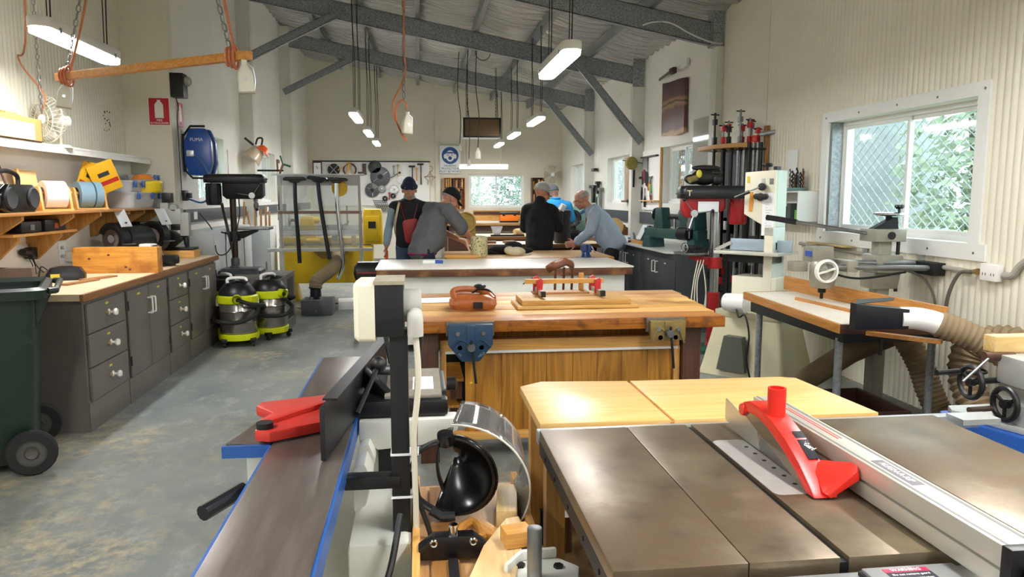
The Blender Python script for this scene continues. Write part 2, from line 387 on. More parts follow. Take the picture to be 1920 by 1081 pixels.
for i, y in enumerate((8.9, 12.04, 15.55)):
    if y > 9: K().box(WL, WL+.2, y-.06, y+.08, 0, roof(WL)-.1).o('steel_column', colp, kind='structure')
    K().box(WR-.2 if i else WR-.10, WR, y-.06 if i else y-.11, y+.08, 0, roof(WR)-(.33 if i else .1)).o('steel_column', colp, kind='structure')
    k = K(); xa, xb = (WL+.02 if i else WA), WR-.03
    csec(k, (xa, y, roof(xa)-.31), (xb, y, roof(xb)-.31), .09, .26, -1)
    if i: k.box(WR-.21, WR-.02, y-.075, y-.05, roof(WR)-.46, roof(WR)-.02)
    else: k.box(WR-.16, WR-.02, y-.12, y+.05, roof(WR)-.44, roof(WR)-.02)
    k.o('roof_rafter', zinc, kind='structure')
    if i:
        k = K(); csec(k, (WL+.08, y-.06, roof(WL)-1.36), (-1.2, y-.06, roof(-1.2)-.38), .07, .12, 1); k.o('knee_brace', zinc, kind='structure')
        k = K(); csec(k, (WR-.05, y-.06, 2.42), (2.5, y-.06, roof(2.5)-.28), .07, .12, 1); k.o('knee_brace', zinc, kind='structure')
# conduit along the near rafter
K().tube(spline([(2.62, 8.76, roof(2.62)-.42), (2.75, 8.74, roof(2.75)-.36), (2.95, 8.74, roof(2.95)-.33), (3.2, 8.74, roof(3.2)-.4), (3.45, 8.74, roof(3.45)-.44), (3.6, 8.76, roof(3.6)-.42)]), .012, 8).o('conduit_pipe', alu, label='grey flexible conduit clipped along the rafter nearest the camera', cat='conduit')
# ---------------------------------------------------------------- windows
glass = clear('window_glass', 'eef6f4', .1)
mesh_m = mat('white_security_mesh', 'c3cacb', .4, .2)
frame_w = mat('white_window_frame', 'e6e7e3', .4)
def mesh_grille(k, T, w, h, px, pz, r=.0052):
    """diamond security mesh: wavy wires touching each other"""
    n = int(w/px)+1
    for i in range(n+1):
        for sgn in (1, -1):
            pts = []; m = int(h/(pz/4))
            for j in range(m+1):
                z = j*pz/4; ph = (j % 4)
                u = i*px+sgn*px*.5*(1 if ph == 0 else .0 if ph in (1, 3) else -1)*.96
                if 0 <= u <= w and z <= h: pts.append(T(u, z))
                elif len(pts) > 1: k.tube(pts, r, 4, cap=False); pts = []
                else: pts = []
            if len(pts) > 1: k.tube(pts, r, 4, cap=False)
def window(num, T, w, h, px, pz, label, inner=None, thick=.035):
    """T(u, z, d): point on the window, d outward; sliding pair of sashes with a mesh outside"""
    root = K()
    def fr(k, u0, u1, z0, z1, t, d0, d1):
        for a, b, c, d in ((u0, u1, z0, z0+t), (u0, u1, z1-t, z1), (u0, u0+t, z0+t, z1-t), (u1-t, u1, z0+t, z1-t)):
            P = [T(u, z, q) for q in (d0, d1) for u, z in ((a, c), (b, c), (b, d), (a, d))]; vs = [k.v(p) for p in P]
            for i in ((0, 1, 2, 3), (7, 6, 5, 4), (0, 4, 5, 1), (1, 5, 6, 2), (2, 6, 7, 3), (3, 7, 4, 0)): k.f([vs[j] for j in i])
    fr(root, 0, w, 0, h, thick, .10, .17)
    ob = root.o('window_%d' % num, frame_w, kind='structure', label=label)
    for i, (a, b, d) in enumerate(((thick, w/2+.02, .115), (w/2-.02, w-thick, .14))):
        k = K(); fr(k, a, b, thick, h-thick, .03, d, d+.02); sash = k.o('sash', frame_w, ob)
        k = K().quad(T(a+.03, thick+.03, d+.01), T(b-.03, thick+.03, d+.01), T(b-.03, h-thick-.03, d+.01), T(a+.03, h-thick-.03, d+.01)); k.o('pane', glass, sash)
    k = K(); mesh_grille(k, lambda u, z: T(u+thick, z+thick, .20), w-2*thick, h-2*thick, px, pz); k.o('security_mesh', mesh_m, ob, kind='stuff')
    return ob
window(1, lambda u, z, d: (WR+d, HN[1]-u, HN[2]+z), HN[1]-HN[0], HN[3]-HN[2], .115, .18, 'wide sliding window with diamond mesh above the router table')
for i, h in enumerate(HR):
    window(2+i, lambda u, z, d, h=h: (WR+d, h[1]-u, h[2]+z), h[1]-h[0], h[3]-h[2], .085, .15, ['sliding window with mesh beside the tool board', 'sliding window with mesh in the middle bay of the right wall', 'sliding window with mesh nearest the back wall'][i])
for i, h in enumerate(HL):
    window(5+i, lambda u, z, d, h=h: (WL-d, h[0]+u, h[2]+z), h[1]-h[0], h[3]-h[2], .085, .15, ['sliding window behind the blue hose reel', 'sliding window behind the hanging face shield'][i])
window(7, lambda u, z, d: (HB[0][0]+u, YB+d, HB[0][2]+z), 1.41, .84, .085, .15, 'sliding window with mesh in the back wall')
# architrave round the near window, galvanised reveal, sill
ob = K().box(WR-.03, WR-.008, 4.46, 6.46, 2.20, 2.29).o('trim_1', frame_w, kind='structure')
K().box(WR-.03, WR-.008, 4.46, 4.56, 1.24, 2.20).o('trim_2', frame_w, kind='structure')
K().box(WR-.03, WR-.008, 6.36, 6.46, 1.24, 2.20).o('trim_3', frame_w, kind='structure')
K().box(WR-.03, WR-.008, 4.40, 6.48, 1.13, 1.24).o('trim_4', frame_w, kind='structure')
k = K()
for y in (4.5, 4.95, 5.4, 5.9, 6.4):
    for z in (1.18, 2.24): k.cyl((WR-.03, y, z), (WR-.033, y, z), .009, n=8)
k.o('trim_screw', dullsteel, ob)
K().box(WR+.0, WR+.1, 6.335, 6.358, 1.245, 2.195).o('trim_5', galv, kind='structure')
# daylight side: ground, shrubs and trees outside the windows
leafm = [mat('leaf_green_%d' % i, c, .6, var=.3, vs=3) for i, c in enumerate(('93a588', 'aebca2', '829684'))]
bark = mat('bark', '6e655c', .9, var=.4, vs=12)
K().box(-30, 45, -20, 60, -.4, -.2).o('ground', mat('grass_ground', '6f8a4a', .9, var=.3, vs=2), kind='structure')
def shrub(x, y, h, w, i, label):
    t = thing('garden_tree', label, 'tree', (x, y, -.2), group='trees outside the windows'); rnd = random.Random(i)
    k = K()
    for q in range(4):
        a = rnd.random()*6.28; k.tube(spline([(0, 0, 0), (.1*math.cos(a), .1*math.sin(a), h*.4), (w*.3*math.cos(a), w*.3*math.sin(a), h*.9)]), [.09-.07*j/12 for j in range(13)], 7)
    k.o('trunk', bark, t)
    k = K()
    for q in range(2600):
        u = V((rnd.gauss(0, 1), rnd.gauss(0, 1), rnd.gauss(0, 1))).normalized()*rnd.random()**.4
        c = V((u.x*w, u.y*w, h*.58+u.z*h*.5)); s = rnd.uniform(.05, .11)
        d = V((rnd.gauss(0, 1), rnd.gauss(0, 1), rnd.gauss(0, .6))).normalized(); e = d.orthogonal().normalized()
        k.quad(c-d*s, c+e*s*.45, c+d*s, c-e*s*.45)
    k.o('foliage', leafm[i % 3], t, kind='stuff')
side = ('beyond the wide near window', 'beyond the window by the tool board', 'beyond the middle right window', 'beyond the far right window', 'left of the view through the back window', 'right of the view through the back window', 'outside the window behind the hose reel', 'outside the window behind the face shield')
for i, (x, y, h, w) in enumerate(((6.05, 7.3, 3.3, 1.0), (6.9, 12, 3.2, 1.3), (6.7, 17.6, 3.2, 1.2), (6.9, 23.5, 3.1, 1.3), (1.0, 23.2, 3.0, 1.2), (3.4, 23.8, 3.2, 1.2), (-5.6, 13.5, 3.3, 1.3), (-6, 18.5, 3.2, 1.3))):
    shrub(x, y, h, w, i, 'leafy green tree outdoors '+side[i])
tk = thing('water_tank', 'pale grey corrugated water tank outside the wide near window', 'tank', (6.6, 10.5, -.2)); K().lathe([(0, 0)]+[(1.1+.012*(i % 2), i*.045) for i in range(62)]+[(0, 2.95)], n=48).o('shell', mat('tank_grey', '9ca1a6', .5, .2, var=.15, vs=2), tk)
# ---------------------------------------------------------------- lamps
led = glow('led_diffuser', 'ffffff', 11.0); led.cycles.emission_sampling = 'NONE'; ledcase = mat('lamp_housing', 'd7d6cf', .4)
def strip_light(t, L, w, z):
    """the light of one lamp: a strip just under its diffuser"""
    d = bpy.data.lights.new('lamp_light', 'AREA'); d.shape = 'RECTANGLE'; d.size = w; d.size_y = L; d.energy = LAMP*math.pi*w*L*1.2
    o = bpy.data.objects.new('lamp_light', d); C.objects.link(o); o.parent = t; o.location = (0, 0, z); return o
def batten(c, L, label, wires, w=.13, h=.08):
    x, y, z = c; t = thing('led_batten', label, 'lamp', c, group='hanging LED battens')
    def stad(hw, hl, n=8):
        return [(hw*math.cos(a), (hl-hw)+hw*math.sin(a)) for a in [math.pi*i/n for i in range(n+1)]]+[(hw*math.cos(a), -(hl-hw)+hw*math.sin(a)) for a in [math.pi+math.pi*i/n for i in range(n+1)]]
    K().prism(stad(w/2, L/2), .012, h, 'xy').o('housing', ledcase, t, bev=.01)
    K().prism(stad(w/2-.008, L/2-.008), -.025, .012, 'xy').o('diffuser', led, t, bev=.012)
    strip_light(t, L-.06, w-.04, -.027)
    for s in (-1, 1):
        q = K().box(-w/2-.004, w/2+.004, s*L*.36-.015, s*L*.36+.015, -.0, .035).o('clip', steel, t)
    for s in wires:
        k = K(); top = roof(x)-z-.12; k.tube([(0, s*L*.36, h), (.01, s*L*.36+.01, (top+h)/2), (0, s*L*.36, top)], .004, 5)
        k.tube(spline([(.02, s*L*.36, h), (.03, s*L*.36+.02, top*.4), (.012, s*L*.36-.01, top*.7), (.02, s*L*.36, top)], 3), .005, 5)
        k.o('suspension_cord', cord_k, t)
    return t
batten((-2.37, 5.79, 2.6), 1.24, 'long bright LED batten hanging above the left worktop', (-1, 1), .15)
batten((1.13, 6.1, 2.6), 1.24, 'large bright LED batten hanging right of the centre', (-1, 1), .15)
n = ['nearest', 'middle', 'farthest']
for i, (y1, y2) in enumerate(((11.23, 11.44), (13.97, 14.1), (16.55, 16.7))):
    batten((-.88, y1, 2.68), 1.2, n[i]+' of the three small LED battens hanging left of the centre', (-1, 1))
    batten((1.78, y2, 2.68), 1.2, n[i]+' of the three small LED battens hanging right of the centre', (-1, 1))
for x, y, lb in ((-1.6, 1.6, 'jointer'), (1.3, 1.2, 'table saw'), (-1.5, -1.2, 'left rear corner'), (1.4, -1.4, 'right rear corner'), (2.6, 2.8, 'slot mortiser')):
    batten((x, y, 2.75), 1.24, 'long LED batten hanging above the '+lb+', out of the picture', (-1, 1), .15)
# ================================================================ LEFT SIDE
cabgrey = mat('taupe_cabinet_paint', '6b655f', .38, var=.12, vs=3)
knobw = mat('white_china', 'f0ede4', .2)
brass = mat('brass', 'b9a06a', .35, .8)
lamtop = mat('pale_laminate', 'd9c3a0', .4, var=.12, vs=4)
yel = mat('yellow_tape', 'd8c43a', .5)
CX = -2.18
def dhandle(k, x, y, z, s, up=.1):
    """white D handle standing off a front that faces s along x"""
    k.tube(spline([(x, y, z-up/2), (x+s*.03, y, z-up/2), (x+s*.036, y, z-up/2+.012), (x+s*.036, y, z+up/2-.012), (x+s*.03, y, z+up/2), (x, y, z+up/2)], 3), .007, 8)
def cabinet(y0, y1, kind, label):
    t = thing('base_cabinet', label, 'cabinet', (CX, (y0+y1)/2, 0), group='grey base cabinets under the left worktop', world=True)
    K().box(-3.16, CX, y0, y1, 0.0, .88).o('body', cabgrey, t)
    K().box(CX, CX+.006, y0+.003, y1-.003, .0, .19).o('plinth', cabgrey, t, bev=.002)
    if kind == 'drawers':
        for i, (a, b) in enumerate(((.20, .42), (.428, .645), (.653, .85))):
            d = K().box(CX+.002, CX+.020, y0+.03, y1-.03, a, b).o('drawer', cabgrey, t, bev=.003)
            ym = (y0+y1)/2+.02; zm = (a+b)/2
            K().lathe([(0, .0), (.022, 0), (.022, .004), (.009, .008), (.009, .03), (.022, .036), (.026, .048), (.02, .058), (0, .062)], (CX+.02, ym, zm), 'x', 14).o('knob', knobw, d)
            K().cyl((CX+.02, ym-.035, zm), (CX+.028, ym-.035, zm), .016, n=12).o('lock', brass, d)
            K().box(CX+.02, CX+.0215, ym-.05, ym-.005, zm+.06, zm+.075).o('name_tape', yel, d)
    else:
        ym = (y0+y1)/2
        for s, a, b in ((1, y0+.02, ym-.003), (-1, ym+.003, y1-.02)):
            d = K().box(CX+.002, CX+.020, a, b, .2, .85).o('door', cabgrey, t, bev=.003)
            k = K(); dhandle(k, CX+.02, ym-s*.035, .69, 1, .12); k.o('handle', knobw, d)
            for z in (.32, .74): K().cyl((CX+.021, (a if s > 0 else b), z-.035), (CX+.021, (a if s > 0 else b), z+.035), .006, n=8).o('hinge', dark, d)
            K().box(CX+.02, CX+.0215, (a+b)/2-.03, (a+b)/2+.03, .80, .815).o('name_tape', yel, d)
    return t
cabinet(5.1, 5.79, 'drawers', 'grey three-drawer base cabinet nearest the green bin')
cabinet(5.795, 6.71, 'doors', 'grey two-door base cabinet between the two drawer cabinets')
cabinet(6.715, 7.3, 'drawers', 'grey three-drawer base cabinet in the middle of the left run')
cabinet(7.305, 8.28, 'doors', 'grey two-door base cabinet next to the wet and dry vacuums')
t = thing('worktop', 'pale laminate worktop with timber edging on the grey cabinets', 'worktop', (-2.66, 6.7, .88), world=True)
K().box(-3.16, -2.165, 5.06, 8.31, .881, .925).o('board', lamtop, t)
K().box(-2.165, -2.14, 5.04, 8.33, .877, .926).o('edging', wood('edging_timber', '9a6a3c', '7a4c28', 'y'), t, bev=.003)
# wheelie bin
t = thing('wheelie_bin', 'dark green plastic wheelie bin left of the grey cabinets', 'bin', (-2.47, 4.55, 0))
bing = mat('dark_green_plastic', '1d2f24', .42, var=.25, vs=5, wear=('33443a', .34, 9))
k = K(); prof = [(.20, .06), (.22, .14), (.27, .85), (.29, 1.0)]
def rrect(a, b, r, z, n=4):
    o = []
    for cx, cy, s in ((a-r, b-r, 0), (-a+r, b-r, 1), (-a+r, -b+r, 2), (a-r, -b+r, 3)):
        o += [(cx+r*math.cos(HP*(s+i/n)), cy+r*math.sin(HP*(s+i/n)), z) for i in range(n+1)]
    return o
def loft(k, rings, cap0=True, cap1=True):
    R = [[k.v(p) for p in r] for r in rings]; n = len(R[0])
    for A, B in zip(R, R[1:]):
        for i in range(n): k.f([A[i], A[(i+1) % n], B[(i+1) % n], B[i]])
    if cap0: k.f(R[0][::-1])
    if cap1: k.f(R[-1])
    return k
loft(k, [rrect(a, b, .05, z) for a, b, z in ((.20, .23, .05), (.215, .25, .15), (.255, .30, .80), (.27, .315, 1.0), (.265, .31, 1.0), (.235, .28, .5), (.19, .22, .07))], True, True).o('tub', bing, t)
loft(K(), [rrect(a, b, .06, z) for a, b, z in ((.285, .33, .985), (.325, .36, .99), (.33, .365, 1.04), (.30, .335, 1.055), (.272, .315, 1.03), (.272, .315, .99), (.285, .33, .985))], False, False).o('rim', bing, t, bev=0)
K().tube([(.335, -.3, 1.03), (.37, -.28, 1.03), (.37, .28, 1.03), (.335, .3, 1.03)], .018, 8).o('handle_bar', bing, t)
for y in (-.22, -.08, .08, .22): K().prism([(.25, .80), (.34, 1.0), (.26, 1.0)], y-.008, y+.008, 'xz').o('rib', bing, t)
K().cyl((.2, -.33, .13), (.2, .33, .13), .02, n=10).o('axle', dark, t)
for s in (-1, 1):
    w = K().lathe([(.075, -.028), (.118, -.026), (.128, -.012), (.128, .012), (.118, .026), (.075, .028), (.07, 0)], (.2, s*.315, .129), 'y', 24).o('wheel', rubber, t)
    K().lathe([(0, -.02), (.03, -.03), (.04, -.012), (.08, -.012), (.08, .012), (.04, .012), (.03, .03), (0, .03)], (.2, s*.315, .129), 'y', 16).o('hub', mat('wheel_hub', '55534e', .5, var=.3, vs=20), w)
t.rotation_euler = (0, 0, .38)
# long pine block on the worktop
t = thing('pine_block', 'thick knotty pine block lying across the left worktop', 'timber', (-2.47, 6.5, .926))
k = K().box(-.33, .33, -.06, .06, 0, .21); k.o('block', wood('knotty_pine', 'e0a24a', 'bf7c2c', 'x', .8, .4, ('a8692a', 6)), t, bev=.004)
for x, z in ((-.05, .15), (.08, .05), (.11, .03), (-.2, .12)): K().ell((x, -.0605, z), (.012, .002, .009), 10, 5).o('knot', mat('knot', '6d3d17', .6), t)
for i, (px, py, L, a) in enumerate(((150, 530, .34, .25), (185, 522, .30, .1))):
    p = Z(px, py, .926); K().box(-.035, .035, -L/2, L/2, 0, .012).o('timber_strip', wood('strip_timber', 'b98a58', '8a5c34', 'y'), loc=p, rot=(0, 0, a-.5), label=('thin timber strip at the worktop corner beside the bin', 'thin timber strip lying in front of the pine block')[i], cat='timber', group='strips on the left worktop')
K().box(-.11, .11, -.045, .045, 0, .14).o('walnut_offcut', mat('walnut', '6a5547', .6, var=.3, vs=9), loc=(-2.75, 5.47, .926), rot=(0, 0, .2), bev=.003, label='brown square offcut standing behind the bin rim', cat='timber')
t = thing('battery_charger', 'black battery charger with yellow label on the left worktop', 'charger', (-2.66, 6.0, .926), .3)
loft(K(), [rrect(a, b, .03, z) for a, b, z in ((.13, .09, 0), (.13, .09, .04), (.10, .07, .09), (.05, .05, .10))]).o('case', black, t)
K().box(-.09, -.03, -.091, -.088, .02, .05).o('label', yel, t)
K().tube(spline([(-.1, .02, .05), (-.16, .03, .10), (-.19, .06, .02), (-.25, .02, .004), (-.3, .1, .004)]), .005, 6).o('lead', cord_k, t)
# ---- bench grinder
def grinder(loc, rz, label, body, scale=1., shields=True, name='bench_grinder'):
    t = thing(name, label, 'grinder', loc, rz)
    K().box(-.12, .12, -.09, .09, 0, .03).o('base', body, t, bev=.006)
    K().prism([(-.06, .03), (.06, .03), (.05, .12), (-.05, .12)], -.06, .06, 'xz').o('pedestal', body, t)
    K().lathe([(0, -.13), (.05, -.13), (.082, -.11), (.085, 0), (.082, .11), (.05, .13), (0, .13)], (0, 0, .19), 'x', 20).o('motor', body, t)
    for s in (-1, 1):
        w = K().lathe([(.03, -.02), (.095, -.02), (.1, -.016), (.1, .016), (.095, .02), (.03, .02)], (s*.2, 0, .19), 'x', 28).o('wheel', mat('grinding_stone', '6a5a55', .9, var=.2, vs=40), t)
        K().cyl((s*.17, 0, .19), (s*.235, 0, .19), .03, n=14).o('flange', steel, w)
        g = K().lathe([(.07, -.03), (.118, -.03), (.118, .03), (.07, .03)], (s*.2, 0, .19), 'x', 18, math.radians(20), math.radians(250)).o('guard', black, t, solid=.004)
        K().box(s*.2-.035, s*.2+.035, -.16, -.105, .15, .158).o('tool_rest', dullsteel, t)
        if shields:
            K().box(s*.2-.05, s*.2+.05, -.003, .003, 0, .14).o('eye_shield', clear('eye_shield_plastic', 'e8eef2', .3, .35), t, loc=(0, -.12, .28), rot=(-.5, .0, 0))
            K().tube([(s*.2, -.05, .3), (s*.2, -.12, .31)], .006, 6).o('shield_arm', blackm, t)
    return t
g = grinder((-2.68, 7.5, .926), 1.15, 'dark bench grinder with tilted clear shields on the left worktop', mat('grinder_black', '202225', .35, var=.2, vs=9))
g.scale = (1.25,)*3
# ---- disc and belt sander with tall green-grey body
t = thing('disc_sander', 'green-grey disc sander with black disc on the left worktop', 'sander', (-2.94, 8.12, .926))
sg = mat('sander_green_grey', '3c4747', .4, var=.15, vs=6)
K().box(-.2, .2, -.12, .14, 0, .34).o('housing', sg, t, bev=.012)
K().box(-.14, .12, -.08, .1, .34, .365).o('lid', black, t, bev=.01)
K().box(-.215, -.185, -.13, .0, .05, .42).o('belt_arm', mat('rusty_steel', '4a3630', .6, .4, var=.3, vs=9), t, bev=.006)
K().lathe([(0, -.02), (.135, -.02), (.14, -.012), (.14, .0), (0, .0)], (.10, -.125, .14), 'y', 30).o('disc', black, t)
K().lathe([(0, -.01), (.055, -.01), (.05, .0), (0, .0)], (.10, -.146, .14), 'y', 20).o('disc_centre', steel, t)
k = K()
for x in (.0, .05): k.box(x, x+.025, -.124, -.12, .27, .30)
k.o('switch', paper, t)
# ---- white strip sander next to the pine block
t = thing('strip_sander', 'small white and black belt sander beside the grinder', 'sander', (-2.40, 7.1, .926), -.3)
K().box(-.16, .16, -.10, .10, 0, .02).o('base', dark, t, bev=.004)
K().box(-.10, .02, -.05, .05, .02, .20).o('housing', wht, t, bev=.012)
k = K().t((.06, 0, .09), (0, -.5, 0)); k.box(-.03, .03, -.04, .04, -.07, .10).o('belt_unit', black, t, bev=.01)
K().box(.10, .24, -.05, .05, .02, .10).o('motor_cap', blackm, t, bev=.02)
# ---- wooden base block and small bench drill
K().box(-.28, .13, -.11, .11, 0, .075).o('pine_plinth', pine_x, loc=(-2.42, 8.08, .926), bev=.004, label='pine plinth block at the far end of the left worktop', cat='timber')
t = thing('bench_drill', 'small grey bench drill standing at the end of the left worktop', 'drill press', (-2.55, 8.12, .926), 0)
lg = mat('light_grey_cast', 'a5a79f', .42, var=.12, vs=9)
K().box(-.10, .24, -.10, .10, 0.076, .10).o('base', black, t, bev=.006)
K().prism([(-.05, .1), (.02, .1), (.14, .2), (.0, .28), (-.05, .28)], -.06, .06, 'xz').o('foot', black, t, bev=.008)
K().box(-.08, -.0, -.05, .05, .1, .56).o('column', lg, t, bev=.008)
K().box(-.02, .12, -.055, .055, .34, .50).o('head', lg, t, bev=.012)
K().box(.10, .19, -.045, .045, .22, .46).o('quill_case', lg, t, bev=.01)
K().lathe([(0, .10), (.012, .1), (.022, .14), (.024, .18), (.016, .2), (.016, .24)], (.145, 0, 0), 'z', 14).o('chuck', dark, t)
K().box(.02, .11, -.062, -.05, .28, .34).o('switch', black, t, bev=.004)
K().lathe([(0, 0), (.035, .0), (.035, .08), (.02, .1), (0, .1)], (.05, -.055, .51), 'y', 14).o('motor', lg, t)
K().box(-.06, .03, -.05, .05, .56, .66).o('motor_box', black, t, bev=.008)
# ---- shelf with plywood brackets
t = thing('wall_shelf', 'long pine shelf on plywood brackets above the left worktop', 'shelf', (-2.93, 6.6, 1.4), world=True)
K().box(-3.10, -2.70, 4.5, 8.62, 1.415, 1.437).o('board', wood('shelf_pine', 'c98f4c', '9c6530', 'y'), t, bev=.002)
def bracket(k, y, x0, x1, z1, h, th=.02): k.prism([(x0, z1), (x1, z1), (x1, z1-.03), (x0+.05, z1-h), (x0, z1-h)], y-th, y+th, 'xz')
for y in (5.6, 6.38, 6.9, 7.55, 7.95, 8.45):
    k = K(); bracket(k, y, -3.10, -2.74, 1.413, .24); k.o('bracket', ply, t, bev=.002)
K().box(-3.16, -3.10, 4.4, 8.66, .93, 1.94).o('back_panel', mat('white_panel_paint', 'e9e7df', .5, var=.04, vs=2), t)
t = thing('wall_shelf', 'short lower pine shelf holding black power tool cases', 'shelf', (-2.95, 6.2, 1.25), world=True)
K().box(-3.09, -2.82, 5.62, 6.62, 1.262, 1.282).o('board', pine, t, bev=.002)
for y in (5.75, 6.4):
    k = K(); bracket(k, y, -3.09, -2.85, 1.26, .21); k.o('bracket', ply, t, bev=.002)
t = thing('ledge_shelf', 'white high ledge running along the left wall under the corrugated cladding', 'shelf', (-3.05, 6.5, 1.94), world=True)
K().box(-3.16, -2.90, 4.4, 8.68, 1.941, 1.965).o('board', wht, t, bev=.003)
K().box(-2.912, -2.9, 4.4, 8.68, 1.90, 1.941).o('lip', wht, t)
# things on the lower short shelf
for i, (y, w, h) in enumerate(((5.93, .30, .085), (6.3, .34, .09))):
    t = thing('tool_case', ('black tool case with a silver edge on the short lower shelf', 'black tool case with an orange tag on the short lower shelf')[i], 'case', (-2.95, y, 1.283))
    K().box(-.11, .11, -w/2, w/2, 0, h).o('case', black, t, bev=.015)
    K().box(.111, .114, -.03, .03, .02, .06).o('tag', (steel, mat('orange_tag', 'a04a20', .6))[i], t)
t = thing('plug_adaptor', 'black plug adaptor with hanging leads on the left wall', 'adaptor', (-3.09, 6.35, 1.10))
K().box(0, .06, -.05, .05, -.04, .05).o('block', black, t, bev=.006)
K().cyl((.03, -.05, .01), (.03, -.14, .02), .035, .028, 12).o('plug', black, t)
k = K()
for y, e in ((-.04, -.12), (0, -.02), (.02, .1)): k.tube(spline([(.03, y, -.04), (.05, y, -.10), (.06, e, -.16)]), .004, 5)
k.o('lead', cord_k, t)
# things on the long shelf
zs = 1.438
t = thing('boombox', 'black rounded boombox with a carrying handle on the long shelf', 'radio', (-2.86, 5.66, zs), 0)
loft(K(), [[(x*.10, y*.27*sc, z) for x, y, _ in rrect(1, 1, .35, 0, 4)] for sc, z in ((.8, 0), (1, .03), (1.03, .10), (1, .16), (.75, .195))]).o('case', mat('glossy_black', '0b0b0d', .15), t)
K().tube(spline([(0, -.16, .18), (0, -.15, .26), (0, 0, .29), (0, .15, .26), (0, .16, .18)]), .016, 8).o('handle', black, t)
for s in (-1, 1): K().lathe([(0, .012), (.05, .012), (.07, .018), (.078, .0)], (.095, s*.15, .10), 'x', 22).o('speaker', mat('speaker_cloth', '26272a', .8), t)
K().cyl((0, 0, 0), (-.10, -.05, .47), .009, n=8).o('dowel', mat('dark_dowel', '5a4036', .6), loc=(-2.97, 5.98, zs), label='thin dark dowel leaning on the panel behind the boombox', cat='dowel')
t = thing('pine_board', 'square pine panel leaning against the wall on the long shelf', 'board', (-3.0, 6.3, zs))
k = K().t((0, 0, 0), (0, -.12, 0)); k.box(-.02, .0, -.16, .16, .0, .32).o('panel', wood('pale_pine', 'edc88a', 'd9a860', 'y'), t, bev=.003)
k = K().t((0, 0, 0), (0, -.12, 0)); k.box(.0, .02, -.16, -.135, .0, .32).o('batten', pine_z, t)
def roll_stand(loc, rz, label, rollm, R, W, pieces):
    t = thing('tape_dispenser', label, 'dispenser', loc, rz)
    for s in (-1, 1):
        K().prism([(-.09, 0), (.09, 0), (.05, .16), (.02, .19), (-.03, .19), (-.055, .14)], s*(W/2+.02)-.009, s*(W/2+.02)+.009, 'xz').o('cheek', pine_z, t, bev=.003)
    K().box(-.10, .10, -W/2-.03, W/2+.03, -.0, .012).o('base', pine, t)
    K().cyl((0, -W/2-.05, .14), (0, W/2+.05, .14), .013, n=10).o('spindle', pine, t)
    for a, b in pieces: K().lathe([(R*.55, a), (R, a+.002), (R, b-.002), (R*.55, b), (R*.55, a)], (0, 0, .125), 'y', 28).o('roll', rollm, t)
    return t
roll_stand((-2.9, 6.42, zs), -.8, 'timber dispenser with a white paper roll on the long shelf', mat('white_roll', 'e6e1e6', .6), .11, .17, ((-.08, .08),))
roll_stand((-2.9, 7.06, zs), -.8, 'timber dispenser with blue-grey tape rolls on the long shelf', mat('blue_grey_tape', '7b99a8', .35), .118, .2, ((-.095, .02), (.03, .095)))
K().lathe([(0, 0), (.055, 0), (.068, .13), (.06, .13), (.05, .01), (0, .01)], n=18).o('yellow_tub', mat('yellow_plastic', 'e2cc1f', .4), loc=(-2.98, 6.75, zs), label='small yellow plastic tub between the two dispensers', cat='tub')
def packet(loc, rot, label, w=.23, h=.28):
    t = thing('sandpaper_packet', label, 'packet', loc, group='yellow sandpaper packets on the long shelf'); t.rotation_euler = rot
    K().box(-.008, .008, -w/2, w/2, 0, h).o('sleeve', mat('packet_yellow', 'e5ad1a', .45), t, bev=.002)
    K().box(.0082, .0088, -w/2+.01, w/2-.01, .07, .11).o('red_band', mat('packet_red', 'b3261c', .5), t)
    K().box(.0082, .0088, -.05, .05, .15, .19).o('emblem', ink, t)
    return t
packet((-2.82, 7.36, zs+.16), (.42, .2, -.85), 'yellow sandpaper packet with red band tilted over the clear boxes')
packet((-2.95, 7.33, zs+.13), (-.2, .1, -.6), 'yellow sandpaper packet standing behind the tilted one')
packet((-2.99, 7.22, zs+.13), (-.32, .1, -.4), 'yellow sandpaper packet with its red end showing, leftmost')
clr = clear('clear_plastic_box', 'f2f6f8', .2, .32, 'ffffff')
bluec = mat('blue_clip', '2f55a8', .35)
def crate(loc, rz, w, d, h, label, fill=None):
    t = thing('storage_box', label, 'storage box', loc, rz, group='clear plastic storage boxes on the long shelf')
    loft(K(), [rrect(a, b, .03, z, 3) for a, b, z in ((d/2-.02, w/2-.02, 0), (d/2, w/2, h), (d/2-.006, w/2-.006, h), (d/2-.024, w/2-.024, .006))], True, True).o('tub', clr, t)
    loft(K(), [rrect(a, b, .03, z, 3) for a, b, z in ((d/2+.006, w/2+.006, h), (d/2+.006, w/2+.006, h+.015), (d/2-.03, w/2-.03, h+.022))]).o('lid', clr, t)
    for s in (-1, 1): K().box(d/2+.002, d/2+.018, s*w*.32-.03, s*w*.32+.03, h-.05, h+.018).o('clip', bluec, t, bev=.005)
    if fill:
        k = K(); rnd = random.Random(3)
        for i in range(26): k.ell((rnd.uniform(-d*.3, d*.3), rnd.uniform(-w*.38, -w*.05), .03+rnd.random()*.05), .03, 8, 5)
        k.o('contents', fill, t)
    return t
crate((-2.87, 7.88, zs), 0, .60, .34, .135, 'long clear storage box with green contents on the long shelf', mat('green_twine', '7fae3a', .7, var=.4, vs=30))
crate((-2.87, 8.38, zs), 0, .32, .34, .135, 'clear storage box with blue clips at the end of the long shelf')
crate((-2.9, 7.86, zs+.16), 0, .34, .3, .09, 'smaller clear box with blue clips stacked on the long storage box')
crate((-2.9, 8.42, zs+.16), .1, .24, .26, .16, 'clear bag-like box stacked on the end storage box')
t = thing('safety_helmet', 'orange safety helmet with yellow visor resting on clear boxes', 'helmet', (-2.82, 8.18, zs+.165), -.2)
